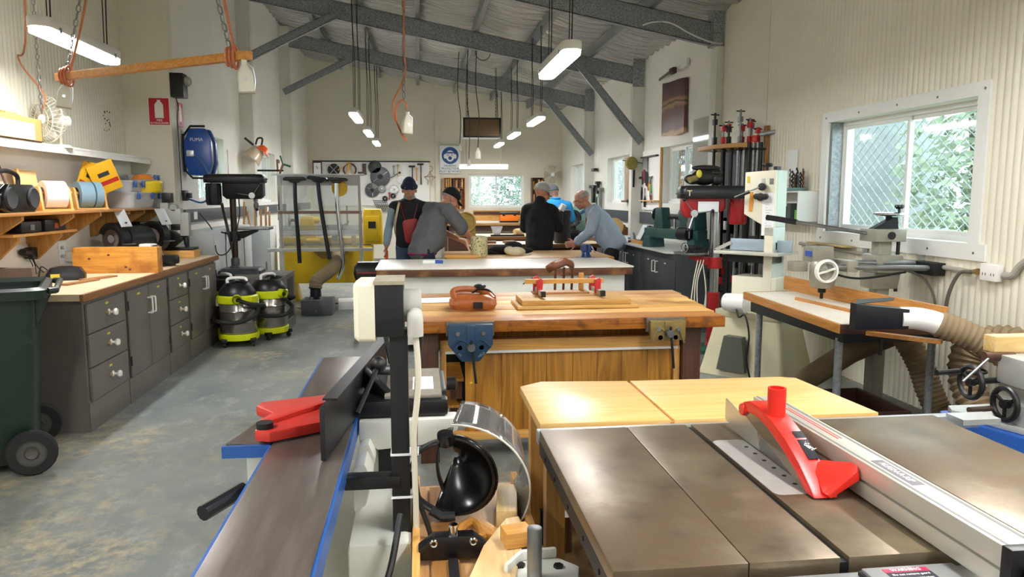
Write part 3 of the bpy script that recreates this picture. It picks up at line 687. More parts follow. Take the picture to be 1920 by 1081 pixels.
hm = mat('helmet_orange', 'd8812c', .4); 
K().lathe([(.115, .03), (.12, .06), (.11, .12), (.075, .165), (0, .18)], n=22).o('shell', hm, t)
K().lathe([(.122, .07), (.128, .075), (.128, .115), (.118, .12)], n=22).o('band', mat('helmet_band', '9a8f85', .5), t)
k = K(); k.grid(lambda u, v: (.02+.17*math.cos(-1.35+2.7*u)*(1-.12*v), .17*math.sin(-1.35+2.7*u), .08-.13*v+.03*math.cos(-1.35+2.7*u)), 16, 4); k.o('visor', mat('visor_yellow', 'e3c21c', .3), t, solid=.004)
for s in (-1, 1): K().ell((0, s*.125, .04), (.045, .03, .055), 12, 8).o('ear_muff', black, t)
# things on the ledge
t = thing('cardboard_box', 'cardboard box of timber offcuts with a white label on the high ledge', 'box', (-3.02, 5.98, 1.966))
cb = mat('cardboard', 'a98349', .8, var=.1, vs=8)
k = K()
for a in ((-.13, .13, -.32, -.315, 0, .17), (-.13, .13, .315, .32, 0, .17), (-.13, -.125, -.32, .32, 0, .17), (.125, .13, -.32, .32, 0, .17), (-.13, .13, -.32, .32, 0, .005)): k.box(*a)
k.o('carton', cb, t)
K().box(.131, .132, -.30, .2, .01, .13).o('label', paper, t)
rnd = random.Random(5)
for i in range(9):
    K().box(-.05, .05, -.02, .02, -.12, .05).o('offcut', pine_z, t, loc=(rnd.uniform(-.05, .05), -.27+i*.066, .15), rot=(rnd.uniform(-.3, .3), rnd.uniform(-.2, .2), rnd.uniform(0, 3)))
def fan(loc, rz, R, label, stand=True, wall_mount=False):
    t = thing('desk_fan', label, 'fan', loc, rz); fm = mat('fan_ivory', 'd8cfb8', .45, var=.15, vs=8)
    k = K()
    for s in (.0, .09):
        for i in range(30):
            a = 2*math.pi*i/30
            k.tube([(R*.16*math.cos(a), -s, R*.16*math.sin(a)), (R*.7*math.cos(a), -s*(1.15) if s else .03, R*.7*math.sin(a)), (R*math.cos(a), -.045, R*math.sin(a))], .0022, 4, cap=False)
    for q in (1, .75, .45): k.ring((0, -.045 if q == 1 else (-.1 if q < 1 else 0), 0), R*q, .004, 'y', 36, 6)
    k.o('cage', fm, t)
    K().lathe([(0, -.11), (R*.2, -.105), (R*.2, -.09), (0, -.09)], axis='y', n=20).o('badge', paper, t)
    for i in range(4):
        a = HP*i; k = K()
        k.grid(lambda u, v: ((R*.15+R*.7*u)*math.cos(a+(v-.5)*.9), -.045+(v-.5)*.05, (R*.15+R*.7*u)*math.sin(a+(v-.5)*.9)), 5, 4)
        k.o('blade', mat('fan_blade', 'b9b2a2', .35), t, solid=.003)
    K().cyl((0, .0, 0), (0, .13, 0), .055, .045, 16).o('motor', wht, t, bev=.006)
    if stand:
        K().cyl((0, .05, -R-.03), (0, .05, -.04), .014, n=10).o('neck', fm, t)
        K().cyl((0, .03, -R-.04), (0, .03, -R-.015), .11, .09, 20).o('base', fm, t)
    return t
f = fan((-2.99, 6.72, 2.175), -.55, .185, 'ivory desk fan with wire cage on the high ledge')
# ---------------------------------------------------------------- wall things by the return
def sign_fire(loc, rz, label):
    t = thing('fire_sign', label, 'sign', loc, rz, group='red fire extinguisher signs')
    K().box(-.112, .112, -.003, .0, -.15, .15).o('plate', mat('sign_white', 'f2f0ee', .4), t, bev=.001)
    K().box(-.105, .105, -.0045, -.003, -.143, .143).o('red_field', mat('sign_red', 'c21f2c', .4), t)
    K().prism([(-.045, -.07), (.045, -.07), (.045, .07), (.03, .095), (.015, .11), (.02, .125), (-.02, .125), (-.015, .11), (-.03, .095), (-.045, .07)], -.0058, -.0045, 'xz').o('pictogram', mat('sign_white'.replace('white', 'pictogram_white'), 'f4f2f0', .4), t)
    text('lettering', 'FIRE', .034, paper, t, (0, -.0058, -.095), (HP, 0, 0)); text('lettering', 'EXTINGUISHER', .028, paper, t, (0, -.0058, -.125), (HP, 0, 0))
    return t
sign_fire((-2.80, YP-.003, 2.47), 0, 'red fire extinguisher sign facing the room on the wall corner')
sign_fire((WL+.004, YP+.30, 2.46), HP, 'red fire extinguisher sign seen edge-on just past the wall corner')
t = thing('emergency_light', 'black emergency light box with round lamp high on the wall corner', 'emergency light', (WL, YP+.12, 2.76))
K().box(.0, .14, -.11, .06, -.13, .13).o('box', black, t, bev=.008)
K().lathe([(.05, -.03), (.055, .0), (.05, .03), (.03, .05), (0, .055)], (.15, -.02, .05), 'x', 18).o('lamp_head', clear('lamp_lens', 'dfe6ea', .4, .3), t)
K().tube(spline([(.03, 0, -.13), (.04, .02, -.25), (.03, .0, -.36), (.03, .01, -1.2)]), .005, 6).o('lead', cord_k, t)
# S marked in screw holes on the cladding
k = K(); pts = [(.5, .9), (.25, .95), (0, .9), (-.15, .75), (0, .6), (.25, .5), (.5, .4), (.6, .22), (.45, .06), (.2, 0), (-.05, .05), (.0, .95), (.4, .55), (.1, .35), (.55, .3)]
for a, b in pts:
    p = X(196+a*18, 245-b*38, WA+.012); k.cyl((WA+.010, p.y, p.z), (WA+.016, p.y, p.z), .008, n=6)
k.o('screw_hole', dark, bpy.data.objects['wall_cladding_alcove'])
# blue hose reel on bracket
t = thing('hose_reel', 'blue retractable air hose reel on a steel wall bracket', 'hose reel', (WL, 9.15, 1.75), world=True)
bl = mat('reel_blue', '1d4fa3', .3, var=.1, vs=6); c = V((WL+.19, 9.15, 2.05))
pr = [(-.15, -.26), (.15, -.26), (.21, -.12), (.21, .12), (.12, .27), (-.12, .27), (-.21, .12), (-.21, -.12)]
k = K(); k.prism([(u+c.x, v+c.z) for u, v in [(a*.72, b) for a, b in pr]], c.y-.14, c.y-.06, 'xz'); k.o('front_shell', bl, t, bev=.02)
k = K(); k.prism([(u+c.x, v+c.z) for u, v in [(a*.72, b) for a, b in pr]], c.y+.06, c.y+.14, 'xz'); k.o('rear_shell', bl, t, bev=.02)
k = K(); k.prism([(u*.6+c.x, v*.86+c.z) for u, v in pr], c.y-.07, c.y+.07, 'xz'); k.o('drum', mat('reel_tan', '9c7d55', .6, var=.2, vs=20), t)
k = K(); k.tube([(WL+.01, c.y-.03, c.z+.19), (c.x-.1, c.y-.03, c.z+.3), (c.x+.06, c.y-.03, c.z+.3)], .014, 6); k.tube([(WL+.01, c.y-.03, c.z-.2), (c.x-.1, c.y-.03, c.z-.29), (c.x+.05, c.y-.03, c.z-.29)], .012, 6)
k.bar((WL+.01, c.y-.03, c.z-.22), (WL+.01, c.y-.03, c.z+.21), .02, .05); k.o('bracket', dark, t)
K().tube(spline([(c.x-.05, c.y-.15, c.z-.02), (c.x+.05, c.y-.16, c.z-.12), (c.x+.13, c.y-.15, c.z-.32), (c.x+.10, c.y-.12, c.z-.5), (c.x-.0, c.y-.1, c.z-.57), (c.x-.15, c.y-.06, c.z-.53)]), .011, 8).o('hose', mat('hose_blue', '3f74a8', .45), t)
K().box(c.x-.12, c.x-.04, c.y-.165, c.y-.14, c.z-.05, c.z+.02).o('swivel', alu, t, bev=.005)
text('lettering', 'FUMA', .055, paper, t, (c.x-.01, c.y-.1415, c.z+.14), (HP, 0, 0))
t = thing('wall_outlet', 'black air and power outlet block below the hose reel', 'outlet', (WL, 9.02, 1.56))
K().box(0, .05, -.05, .05, -.06, .06).o('block', black, t, bev=.008); K().box(.05, .09, -.03, .05, -.03, .03).o('coupling', dark, t, bev=.006)
# dark trunking with outlets, notice, wall posts of the window surround
t = thing('power_trunking', 'dark grey power trunking along the left wall below the windows', 'trunking', (WL, 12, 1.3), world=True)
K().box(WL, WL+.045, 8.95, 18.9, 1.25, 1.40).o('channel', mat('trunking_grey', '3d4247', .45), t, bev=.004)
for y in (9.3, 10.6, 12.4, 13.6, 14.6):
    d = K().box(WL+.045, WL+.054, y-.06, y+.06, 1.28, 1.37).o('socket', paper, t, bev=.003)
t = thing('face_shield', 'orange face shield with clear visor hanging on the left column', 'face shield', (WL+.26, 11.9, 2.2)); t.rotation_euler = (-.25, .7, .3)
k = K(); k.grid(lambda u, v: (.0+.16*math.sin(-1.2+2.4*u)*(.6+.4*v)-.02, -.15*math.cos(-1.2+2.4*u)*(.6+.4*v), .06-.24*v), 12, 6); k.o('visor', clear('shield_visor', 'f3e9d8', .3, .45, 'e9d9bd'), t, solid=.002)
k = K(); k.grid(lambda u, v: (.03+.13*math.sin(-1.3+2.6*u)*(1-.5*v), -.14*math.cos(-1.3+2.6*u)*(1-.5*v), .02+.12*v), 12, 5); k.o('brow_guard', mat('shield_orange', 'dd5a1e', .4), t, solid=.004)
K().tube(spline([(-.1, .02, .1), (-.13, .03, .2), (-.08, .02, .24), (-.02, .03, .14)]), .014, 6).o('headband', black, t)
K().box(-.28, -.12, .0, .02, .05, .08).o('hook', dark, t)
for y, h in ((11.05, .75), (14.8, .6)): K().cyl((WL+.03, y, 1.45), (WL+.03, y, 1.45+h), .012, n=8).o('blind_rod', wht, label='white blind rod hanging beside the %s left window' % ('near' if y < 12 else 'far'), cat='rod')
t = thing('notice', 'brown cork strip of notices by the far left column', 'notice board', (WL+.01, 14.95, 1.9)); K().box(0, .02, -.1, .1, -.4, .35).o('board', mat('cork', '8c6a4c', .9, var=.3, vs=15), t); K().box(.021, .023, -.07, .07, .1, .28).o('note', paper, t)
K().box(0, .003, -.12, .12, -.07, .07).o('paper_notice', paper, loc=(WL+.005, 11.35, 1.56), label='white paper notice taped below the window behind the drill press', cat='notice')
# paper strip on the back panel
t = thing('paper_notice', 'tall white paper notice with printed words under the long shelf', 'notice', (-3.098, 6.95, 1.18), world=False)
K().box(0, .002, -.07, .07, -.22, .2).o('sheet', paper, t)
for i, w in enumerate(('YOUR', 'DUTY', 'HOW TO', 'ALL', 'HELP')): text('lettering', w, .042, ink if i != 1 else mat('faded_red_ink', 'b08a8a', .7), t, (.003, 0, .15-.075*i), (HP, 0, HP))
t = thing('power_point', 'white double power point on the left wall panel', 'power point', (-3.098, 7.05, 1.02)); K().box(0, .05, -.06, .06, -.04, .05).o('box', wht, t, bev=.008); K().cyl((.05, .03, .0), (.10, .03, .0), .03, n=12).o('plug', black, t)
# white floor cabinets along the left wall
wc = mat('cabinet_white_grey', 'cfd4d3', .45, var=.06, vs=3)
for i, (y0, y1, lb) in enumerate(((9.0, 9.95, 'white sliding-door cabinet behind the black drill press'), (9.97, 10.9, 'white sliding-door cabinet under the first left window'))):
    t = thing('storage_cabinet', lb, 'cabinet', (-2.5, (y0+y1)/2, 0), world=True)
    K().box(WL+.05, -2.36, y0, y1, 0, 1.16).o('body', wc, t)
    for a, b in ((y0+.01, (y0+y1)/2+.02), ((y0+y1)/2-.02, y1-.01)): K().box(-2.36, -2.345, a, b, .06, 1.13).o('door', wc, t, bev=.003)
t = thing('storage_cabinet', 'free-standing white cabinet between drill press and yellow lathe', 'cabinet', (-2.36, 11.3, 0)); K().box(-.22, .24, -.25, .25, 0, 1.12).o('body', wc, t, bev=.006); K().box(-.20, .22, -.262, -.25, .06, 1.08).o('door', wc, t, bev=.003); K().box(.17, .19, -.28, -.262, .5, .62).o('handle', steel, t)
rnd = random.Random(2)
for i, x in enumerate((-.16, -.08, .0, .08, .15, .2)):
    K().cyl((0, 0, 0), (rnd.uniform(-.02, .02), 0, rnd.uniform(.2, .36)), .016, .014, 10).o('turned_handle', wood('handle_ash', 'c89a63', 'a37240', 'z'), loc=(-2.36+x, 11.25, 1.121), label=['first', 'second', 'third', 'fourth', 'fifth', 'sixth'][i]+' turned wooden tool handle from the left on the white cabinet', cat='tool handle', group='turned handles on the white cabinet')
K().bar((0, 0, 0), (-.16, .05, .82), .03, .03).o('leaning_pole', mat('dark_pole', '3c3330', .6), loc=(-2.23, 9.5, .65), label='dark pole leaning against the white cabinet behind the drill press', cat='pole')
# ================================================================ MIDDLE LEFT: stand, drill press, vacuums, yellow lathe
t = thing('machine_stand', 'grey wooden stand under the black drill press', 'stand', (-1.95, 9.0, 0), world=True)
sgm = mat('stand_grey', '67645f', .5, var=.15, vs=4, wear=('8c887f', .28, 7))
K().box(-2.335, -1.52, 8.72, 9.32, .60, .66).o('top', sgm, t, bev=.003)
for a in ((-2.36, -1.68, 8.70, 8.72, .40, .60), (-2.36, -1.52, 9.30, 9.32, .40, .60)): K().box(*a).o('apron', sgm, t)
for x, w in ((-2.36, .1), (-1.68, .16)):
    for y in (8.70, 9.22): K().box(x, x+w, y, y+.1, 0, .60).o('leg', sgm, t, bev=.003)
K().box(-1.535, -1.52, 8.80, 9.22, .0, .12).o('rail', sgm, t); K().box(-1.535, -1.52, 8.80, 9.22, .24, .32).o('rail', sgm, t)
def drill_press(loc, rz, label, paint, cover, colm, H, zt, zh, floor=False, motor=None, roundt=False, sc=1., hs=1):
    """local +x is the working side; H cover top, zt table, zh underside of the head"""
    t = thing('drill_press', label, 'drill press', loc, rz); rc = .036*sc
    base = mat('green_base', '2f5a4a', .5) if floor else mat('cast_grey', '3a3f42', .45, var=.2, vs=9)
    loft(K(), [rrect(a, b, .04, z) for a, b, z in ((.24, .17, 0), (.24, .17, .035), (.21, .14, .06))]).t().o('base', base, t, loc=(.07, 0, 0))
    K().lathe([(0, .05), (.075, .05), (.07, .07), (.05, .09), (.05, .16), (rc+.004, .18), (0, .18)]).o('flange', base if not floor else paint, t)
    K().cyl((0, 0, .1), (0, 0, zh+.05), rc, n=20).o('column', colm, t)
    if floor: K().cyl((0, 0, .1), (0, 0, .60), rc*1.35, n=20).o('lower_sleeve', paint, t)
    K().lathe([(rc, zt-.16), (rc+.028, zt-.16), (rc+.03, zt-.05), (rc, zt-.05)], n=18).o('table_clamp', paint, t)
    K().prism([(.03, zt-.13), (.10, zt-.13), (.27, zt-.05), (.27, zt-.03), (.03, zt-.05)], -.035, .035, 'xz').o('table_arm', paint, t, bev=.006)
    if roundt: K().lathe([(0, zt-.03), (.15, zt-.03), (.165, zt-.015), (.165, zt), (0, zt)], (.24, 0, 0), n=32).o('table', dullsteel, t)
    else: K().box(.06, .42, -.14, .14, zt-.03, zt).o('table', dullsteel, t, bev=.006)
    k = K(); k.tube([(.05, -.08, zt-.09), (.08, -.2, zt-.13), (.12, -.22, zt-.13)], .009, 6); k.tube([(0, .03, zt-.1), (-.16, .06, zt-.06)], .009, 6); k.o('clamp_lever', blackm, t)
    hz = zh+(.06 if floor else 0)
    loft(K(), [rrect(a, b, .04, z) for a, b, z in ((.19, .07, hz), (.21 if floor else .23, .075 if floor else .085, hz+.04), (.21 if floor else .23, .075 if floor else .085, zh+.20))]).o('head', paint, t, loc=(.13, 0, 0))
    K().prism([(.20, zh), (.31, zh), (.35, zh+.06), (.35, zh+.18), (.2, zh+.18)], -.06, .06, 'xz').o('nose', paint, t, bev=.01)
    loft(K(), [rrect(a, b, .07, z) for a, b, z in ((.335, .13, zh+.185), (.34, .135, zh+.20), (.34, .135, H-.035), (.325, .12, H-.006), (.28, .09, H))]).o('belt_cover', cover, t, loc=(.04, 0, 0))
    K().box(-.3, .38, -.137, .137, zh+.225, zh+.235).o('cover_seam', blackm, t)
    K().lathe([(0, zh-.2), (.075, zh-.2), (.085, zh-.17), (.085, zh+.05), (0, zh+.05)], (-.21, 0, .13), n=20).o('motor', motor or paint, t)
    k = K()
    for i in range(12): a = i*math.pi/6; k.box(-.21+.086*math.cos(a)-.004, -.21+.086*math.cos(a)+.004, .086*math.sin(a)-.004, .086*math.sin(a)+.004, zh-.04, zh+.15)
    k.o('motor_fin', motor or paint, t)
    K().lathe([(0, zh-.21), (.006, zh-.21), (.009, zh-.13), (.02, zh-.125), (.028, zh-.09), (.028, zh-.05), (.022, zh-.045), (.022, zh+.02)], (.26, 0, 0), n=16).o('chuck', dullsteel, t)
    K().lathe([(0, -.12*hs), (.035, -.12*hs), (.035, -.09*hs), (.02, -.085*hs), (.02, .0)], (.24, -.0, zh+.04), 'y', 16).o('feed_hub', alu, t)
    for i in range(3):
        a = .9+i*2.09; p = V((.24, -.105*hs, zh+.04)); q = p+V((.17*math.cos(a), -.05*hs, .17*math.sin(a)))
        h = K().cyl(p, q, .006, n=8).o('feed_handle', steel, t); K().ell(q, .018, 10, 7).o('ball', blackm, h)
    return t
bk = mat('drill_black', '16181b', .4, var=.2, vs=9)
drill_press((-2.14, 9.05, .66), 0, 'black bench drill press on the grey stand', bk, bk, mat('oily_column', '4a3d33', .35, .7, var=.3, vs=9), 1.145, .535, .86)
K().tube(spline([(-2.06, 9.0, 1.52), (-2.05, 8.93, 1.3), (-2.15, 8.85, .95), (-2.3, 8.9, .9), (-2.42, 9.2, 1.15), (-2.6, 9.35, 1.35)]), .007, 6).o('power_lead', cord_k, label='black power lead looping from the black drill press to the wall', cat='cable')
# ---- wet and dry vacuums
stl = mat('stainless_drum', 'a7a29b', .22, .9, var=.1, vs=3, stretch=(1, 1, .1)); lime = mat('lime_plastic', 'c6d010', .4)
def vacuum(loc, rz, label):
    t = thing('wet_dry_vacuum', label, 'vacuum cleaner', loc, rz, group='wet and dry vacuums beside the left cabinets')
    K().lathe([(0, .07), (.2, .07), (.205, .09), (.205, .13), (.19, .135)], n=28).o('foot_ring', lime, t)
    K().lathe([(.18, .13), (.187, .14), (.187, .24), (.192, .25), (.187, .26), (.187, .36), (.192, .37), (.187, .38), (.187, .45), (.18, .46)], n=32).o('drum', stl, t)
    K().lathe([(.18, .45), (.205, .455), (.21, .48), (.21, .52), (.19, .535), (.15, .54)], n=28).o('collar', lime, t)
    K().lathe([(.19, .53), (.185, .57), (.15, .62), (.12, .65), (0, .665)], n=24).o('motor_head', black, t)
    K().lathe([(.045, -.07), (.05, 0), (.036, 0), (.034, -.07)], (0, -.19, .505), 'y', 16).o('inlet', lime, t)
    K().tube(spline([(-.09, 0, .64), (-.08, 0, .7), (.08, 0, .7), (.09, 0, .64)]), .016, 8).o('handle', wht, t)
    for s in (-1, 1): K().box(s*.2-.012, s*.2+.012, -.03, .03, .42, .5).o('latch', wht, t, bev=.005)
    K().tube(spline([(0, -.2, .5), (.12, -.25, .46), (.25, -.1, .42), (.24, .1, .36), (.1, .24, .32), (-.12, .23, .30), (-.24, .06, .29), (-.2, -.16, .28), (.0, -.235, .27), (.16, -.19, .33), (.22, -.02, .40)], 5), .022, 8).o('hose', rubber, t)
    k = K(); rnd = random.Random(4)
    k.tube(spline([(rnd.uniform(-.13, .13), rnd.uniform(-.13, .13), .64+rnd.uniform(0, .05)) for i in range(12)], 4), .007, 6); k.o('power_cord', cord_k, t)
    for i in range(4):
        a = .785+i*HP; x, y = .2*math.cos(a), .2*math.sin(a)
        w = K().box(x-.03, x+.03, y-.03, y+.03, .05, .09).o('caster_fork', black, t, bev=.006)
        K().lathe([(0, -.012), (.026, -.012), (.028, 0), (.026, .012), (0, .012)], (x, y, .028), 'x', 14).o('caster_wheel', rubber, w)
    return t
v = vacuum((-1.9, 8.05, 0), .2, 'steel and lime wet and dry vacuum at the front, with hose wrapped round')
twin(v, (-1.62, 8.62-.13+.0, 0), .9, 'steel and lime wet and dry vacuum behind, nearer the drill stand leg')
bpy.data.objects['wet_dry_vacuum.001'].location = (-1.66, 8.43, 0)
twin(v, (-2.12, 8.5, 0), 2.4, 'wet and dry vacuum half hidden behind the front one by the cabinet')
# ---- guard frame with acrylic sheets and three hanging floor tools
t = thing('lathe_guard', 'grey framed clear guard standing in front of the yellow lathe', 'machine guard', (-1.35, 10.7, 0), world=True)
gp = mat('guard_grey_paint', 'cfd0cb', .5, var=.1, vs=5); Y0 = 10.7
for x in (-1.93, -.84): K().box(x, x+.05, Y0, Y0+.04, .0, 1.36).o('post', gp, t, bev=.003)
K().box(-2.09, -.66, Y0-.02, Y0+.06, .785, .83).o('rail', gp, t, bev=.003)
K().box(-2.0, -.75, Y0-.03, Y0+.03, 1.835, 1.86).o('top_rail', gp, t, bev=.003)
K().box(-1.93, -.82, Y0-.005, Y0+.02, 1.70, 1.835).o('top_board', mat('guard_board', 'bdbcb5', .5), t)
for x in (-1.91, -.84): K().box(x, x+.035, Y0-.01, Y0+.03, .83, 1.835).o('side_stile', wood('weathered_stile', 'cfc8be', 'b0a89e', 'z'), t)
K().box(-1.93, -.82, Y0-.012, Y0+.03, 1.31, 1.35).o('cross_bar', wood('pinkish_bar', 'a98672', '8a6a58', 'x'), t)
acr = clear('acrylic_sheet', 'eef2f2', .25, .13)
K().box(-1.89, -.84, Y0-.004, Y0+.0, 1.0, 1.70).o('sheet', acr, t)
K().box(-1.89, -.84, Y0+.004, Y0+.008, .83, 1.15).o('sheet', acr, t)
K().box(-1.89, -.84, Y0-.008, Y0-.004, 1.02, 1.08).o('sheet_edge', mat('sheet_tape', 'e2e4e2', .5), t)
k = K(); k.cyl((-1.0, Y0+.03, 1.42), (-1.0, Y0+.03, 1.15), .012, n=8); k.o('hanging_weight', dullsteel, t)
t2 = thing('warning_disc', 'yellow round warning disc stuck on the clear guard', 'sign', (-1.09, Y0-.006, 1.66)); K().lathe([(0, -.012), (.105, -.012), (.11, 0), (0, 0)], axis='y', n=26, a0=HP*.0, a1=2*math.pi).o('disc', mat('warning_yellow', 'e2b420', .45), t2)
def floor_tool(x, z, pts, rz, label, tubem):
    t = thing('floor_nozzle', label, 'vacuum nozzle', (x, Y0-.10, z), rz, group='vacuum floor nozzles hung on the lathe guard')
    k = K(); k.prism([(-.15, 0), (.15, 0), (.15, .035), (.12, .05), (-.12, .05), (-.15, .035)], -.035, .035, 'xz'); k.o('head', black, t, bev=.006)
    K().prism([(-.05, -.03), (.05, -.03), (.09, .0), (-.09, .0)], -.03, .03, 'xz').o('neck', black, t, bev=.006)
    K().tube(spline(pts, 4), .028, 12).o('tube', tubem, t)
    return t
floor_tool(-1.68, 1.765, [(0, 0, -.02), (.0, 0, -.3), (.02, .0, -.8), (.03, .0, -1.13)], 0, 'black floor nozzle on a straight black tube, leftmost of three', blackm)
f = floor_tool(-1.37, 1.77, [(0, 0, -.02), (.03, 0, -.3), (.11, 0, -.8), (.16, .0, -1.08)], 0, 'black floor nozzle tilted sideways on a black tube, middle of three', blackm)
bpy.data.objects[f.name].rotation_euler = (0, .12, -.3)
for c in f.children:
    if c.name.startswith('tube'): c.rotation_euler = (0, -.1, 0)
floor_tool(-1.12, 1.76, [(0, 0, -.02), (.0, 0, -.3), (.03, 0, -.7), (.06, 0, -1.05), (.05, 0, -1.2), (-.02, 0, -1.35)], 0, 'black floor nozzle on a bent chrome tube, rightmost of three', chrome)
# ---- yellow wood lathe
t = thing('wood_lathe', 'large yellow wood-turning lathe behind the clear guard', 'lathe', (-1.35, 11.5, 0), world=True)
ye = mat('machine_yellow', 'e0b80e', .4, var=.12, vs=4, wear=('a98a1a', .3, 3))
K().box(-2.05, -.7, 11.3, 11.7, .27, .82).o('base_panel', ye, t, bev=.012)
K().box(-2.05, -.7, 11.34, 11.42, .86, .94).o('bed_rail', ye, t, bev=.006); K().box(-2.05, -.7, 11.58, 11.66, .86, .94).o('bed_rail', ye, t, bev=.006)
K().box(-2.05, -.72, 11.36, 11.64, .80, .86).o('bed_web', dullsteel, t)
for x in (-2.0, -.85): K().prism([(x-.08, 0), (x+.22, 0), (x+.15, .3), (x-.02, .3)], 11.35, 11.65, 'xz').o('leg', ye, t, bev=.01)
loft(K(), [[(-.69+a, 11.48+b, z) for a, b, _ in rrect(w, .16, .03, 0)] for w, z in ((.15, .84), (.14, 1.0), (.14, 1.3), (.12, 1.36))]).o('headstock', ye, t)
K().lathe([(0, -.03), (.07, -.03), (.075, .05), (.03, .06), (.03, .1), (0, .1)], (-.83, 11.48, 1.22), 'x', 20).o('spindle', dullsteel, t)
K().box(-.80, -.58, 11.305, 11.325, .88, 1.26).o('front_cover', ye, t, bev=.01); K().box(-.75, -.64, 11.298, 11.306, 1.08, 1.18).o('name_plate', dark, t)
text('lettering', '53', .05, mat('plate_ink', 'b08c10', .5), t, (-.69, 11.314, 1.32), (HP, 0, 0))
K().lathe([(0, 0), (.045, 0), (.05, .06), (.05, .22), (.03, .24), (0, .24)], (-1.72, 11.48, 1.20), 'x', 18).o('tailstock_quill', ye, t)
K().prism([(-1.78, .94), (-1.52, .94), (-1.56, 1.26), (-1.74, 1.26)], 11.4, 11.56, 'xz').o('tailstock', ye, t, bev=.012)
K().lathe([(0, 0), (.09, 0), (.09, .012), (.02, .03), (.02, .08), (0, .08)], (-1.92, 11.48, 1.20), 'x', 20).o('handwheel', dullsteel, t)
K().prism([(-1.35, 1.14), (-1.10, 1.14), (-1.02, 1.2), (-1.08, 1.02), (-1.3, 1.02)], 11.2, 11.28, 'xz').o('tool_rest', mat('cast_dark', '5e6062', .5, .5), t, bev=.008)
K().box(-1.28, -1.2, 11.25, 11.5, .9, 1.05).o('rest_post', dullsteel, t)
K().lathe([(0, 0), (.03, 0), (.03, .2), (0, .2)], (-1.65, 11.3, .9), 'x', 14).o('cam_bar', ye, t); K().box(-1.0, -.93, 11.28, 11.36, .82, .98).o('stop', brass, t)
K().prism([(-1.55, .8), (-.98, .8), (-1.12, .66), (-1.4, .66)], 10.95, 11.3, 'xz').o('chip_hood', mat('hood_brown', '8c6d2a', .6, var=.3, vs=6), t)
# ---- dust box with flexible hose
def flex(k, pts, R, pitch=.022, n=14, amp=.1):
    P = spline(pts, 24); L = [0]
    for a, b in zip(P, P[1:]): L.append(L[-1]+(b-a).length)
    m = int(L[-1]/(pitch/2)); out = []; rr = []; j = 0
    for i in range(m+1):
        s = L[-1]*i/m
        while j < len(L)-2 and L[j+1] < s: j += 1
        u = (s-L[j])/max(1e-9, L[j+1]-L[j]); out.append(P[j].lerp(P[j+1], u)); rr.append(R*(1+(amp*.5 if i % 2 else -amp*.5)))
    return k.tube(out, rr, n)
hosem = mat('dusty_hose', '8f7a5c', .75, var=.25, vs=5)
t = thing('dust_box', 'grey dust collection box on the floor below the lathe guard', 'dust box', (-1.35, 10.05, 0), world=True)
K().box(-1.55, -1.15, 9.92, 10.3, 0, .20).o('box', mat('dust_box_grey', '62666b', .5, var=.1, vs=5, wear=('8e9298', .25, 8)), t, bev=.006)
K().lathe([(.10, .2), (.075, .23), (.07, .33), (.085, .34), (.085, .36), (0, .36)], (-1.38, 10.1, 0), n=20).o('spigot', black, t)
K().cyl((-1.36, 9.92, .06), (-1.36, 9.912, .06), .012, n=10).o('screw', steel, t)
k = K(); flex(k, [(-1.38, 10.1, .34), (-1.36, 10.12, .44), (-1.25, 10.3, .52), (-1.17, 10.6, .60), (-1.18, 11.0, .72)], .085, .03); k.o('hose', hosem, t)
K().box(-.14, .14, -.2, .2, 0, .11).o('foam_block', wht, loc=(-1.0, 10.72-.12, 0), rot=(0, 0, .1), bev=.004, label='white foam block on the floor beside the dust hose', cat='block')
k = K()
k.tube(spline([(-1.9, 11.2, .3), (-1.85, 10.9, .02), (-1.6, 10.5, .01), (-1.5, 10.6, .01), (-1.2, 10.9, .02), (-.8, 10.6, .03), (-.6, 10.4, .01)]), .008, 6); k.o('floor_cable', cord_k, label='black cable lying on the floor under the yellow lathe', cat='cable')
# ---- glue and bag beside the bench
t = thing('tool_bag', 'black soft tool bag standing left of the white bench', 'bag', (-.60, 8.85, 0))
K().box(-.14, .14, -.14, .14, .55, .58).o('stool_seat', dark, t, bev=.006)
for x in (-.11, .11):
    for y in (-.11, .11): K().cyl((x*1.2, y*1.2, 0), (x, y, .55), .014, n=8).o('stool_leg', dark, t)
loft(K(), [rrect(a, b, .04, z) for a, b, z in ((.14, .12, .58), (.16, .14, .66), (.155, .12, .74), (.12, .07, .79))]).o('bag', black, t); K().box(-.12, .13, -.142, -.138, .67, .68).o('zip', red, t)
# ================================================================ CENTRE FRONT: table saw, outfeed table, jointer
t = thing('table_saw', 'cast-iron table saw with red blade guard in the foreground', 'table saw', (.95, 1.73, 0), world=True)
iron = mat('worn_cast_iron', '877860', .33, .5, var=.45, vs=6, col2='5d4e3d', contrast=(.32, .68), wear=('74604a', .46, 3.2), bump=.03, bs=200)
ZT = .85
def slab(x0, x1, y0=1.295, y1=2.16): return K().box(x0, x1, y0, y1, ZT-.035, ZT)
slab(.352, .62).o('wing', iron, t, bev=.003)
slab(.622, .808).o('table', iron, t, bev=.002)
slab(.826, 1.245).o('table', iron, t, bev=.002)
slab(1.247, 1.64).o('wing', iron, t, bev=.003)
K().box(.808, .826, 1.295, 2.16, ZT-.035, ZT-.010).o('mitre_slot', blackm, t)
dk = mat('saw_skirt', '2c2a29', .5, .3, var=.3, vs=8)
for a in ((.352, 1.64, 1.295, 1.31, ZT-.075, ZT-.034), (.352, 1.64, 2.145, 2.16, ZT-.075, ZT-.034), (.352, .366, 1.31, 2.145, ZT-.075, ZT-.034), (1.626, 1.64, 1.31, 2.145, ZT-.075, ZT-.034)): K().box(*a).o('skirt', dk, t)
k = K()
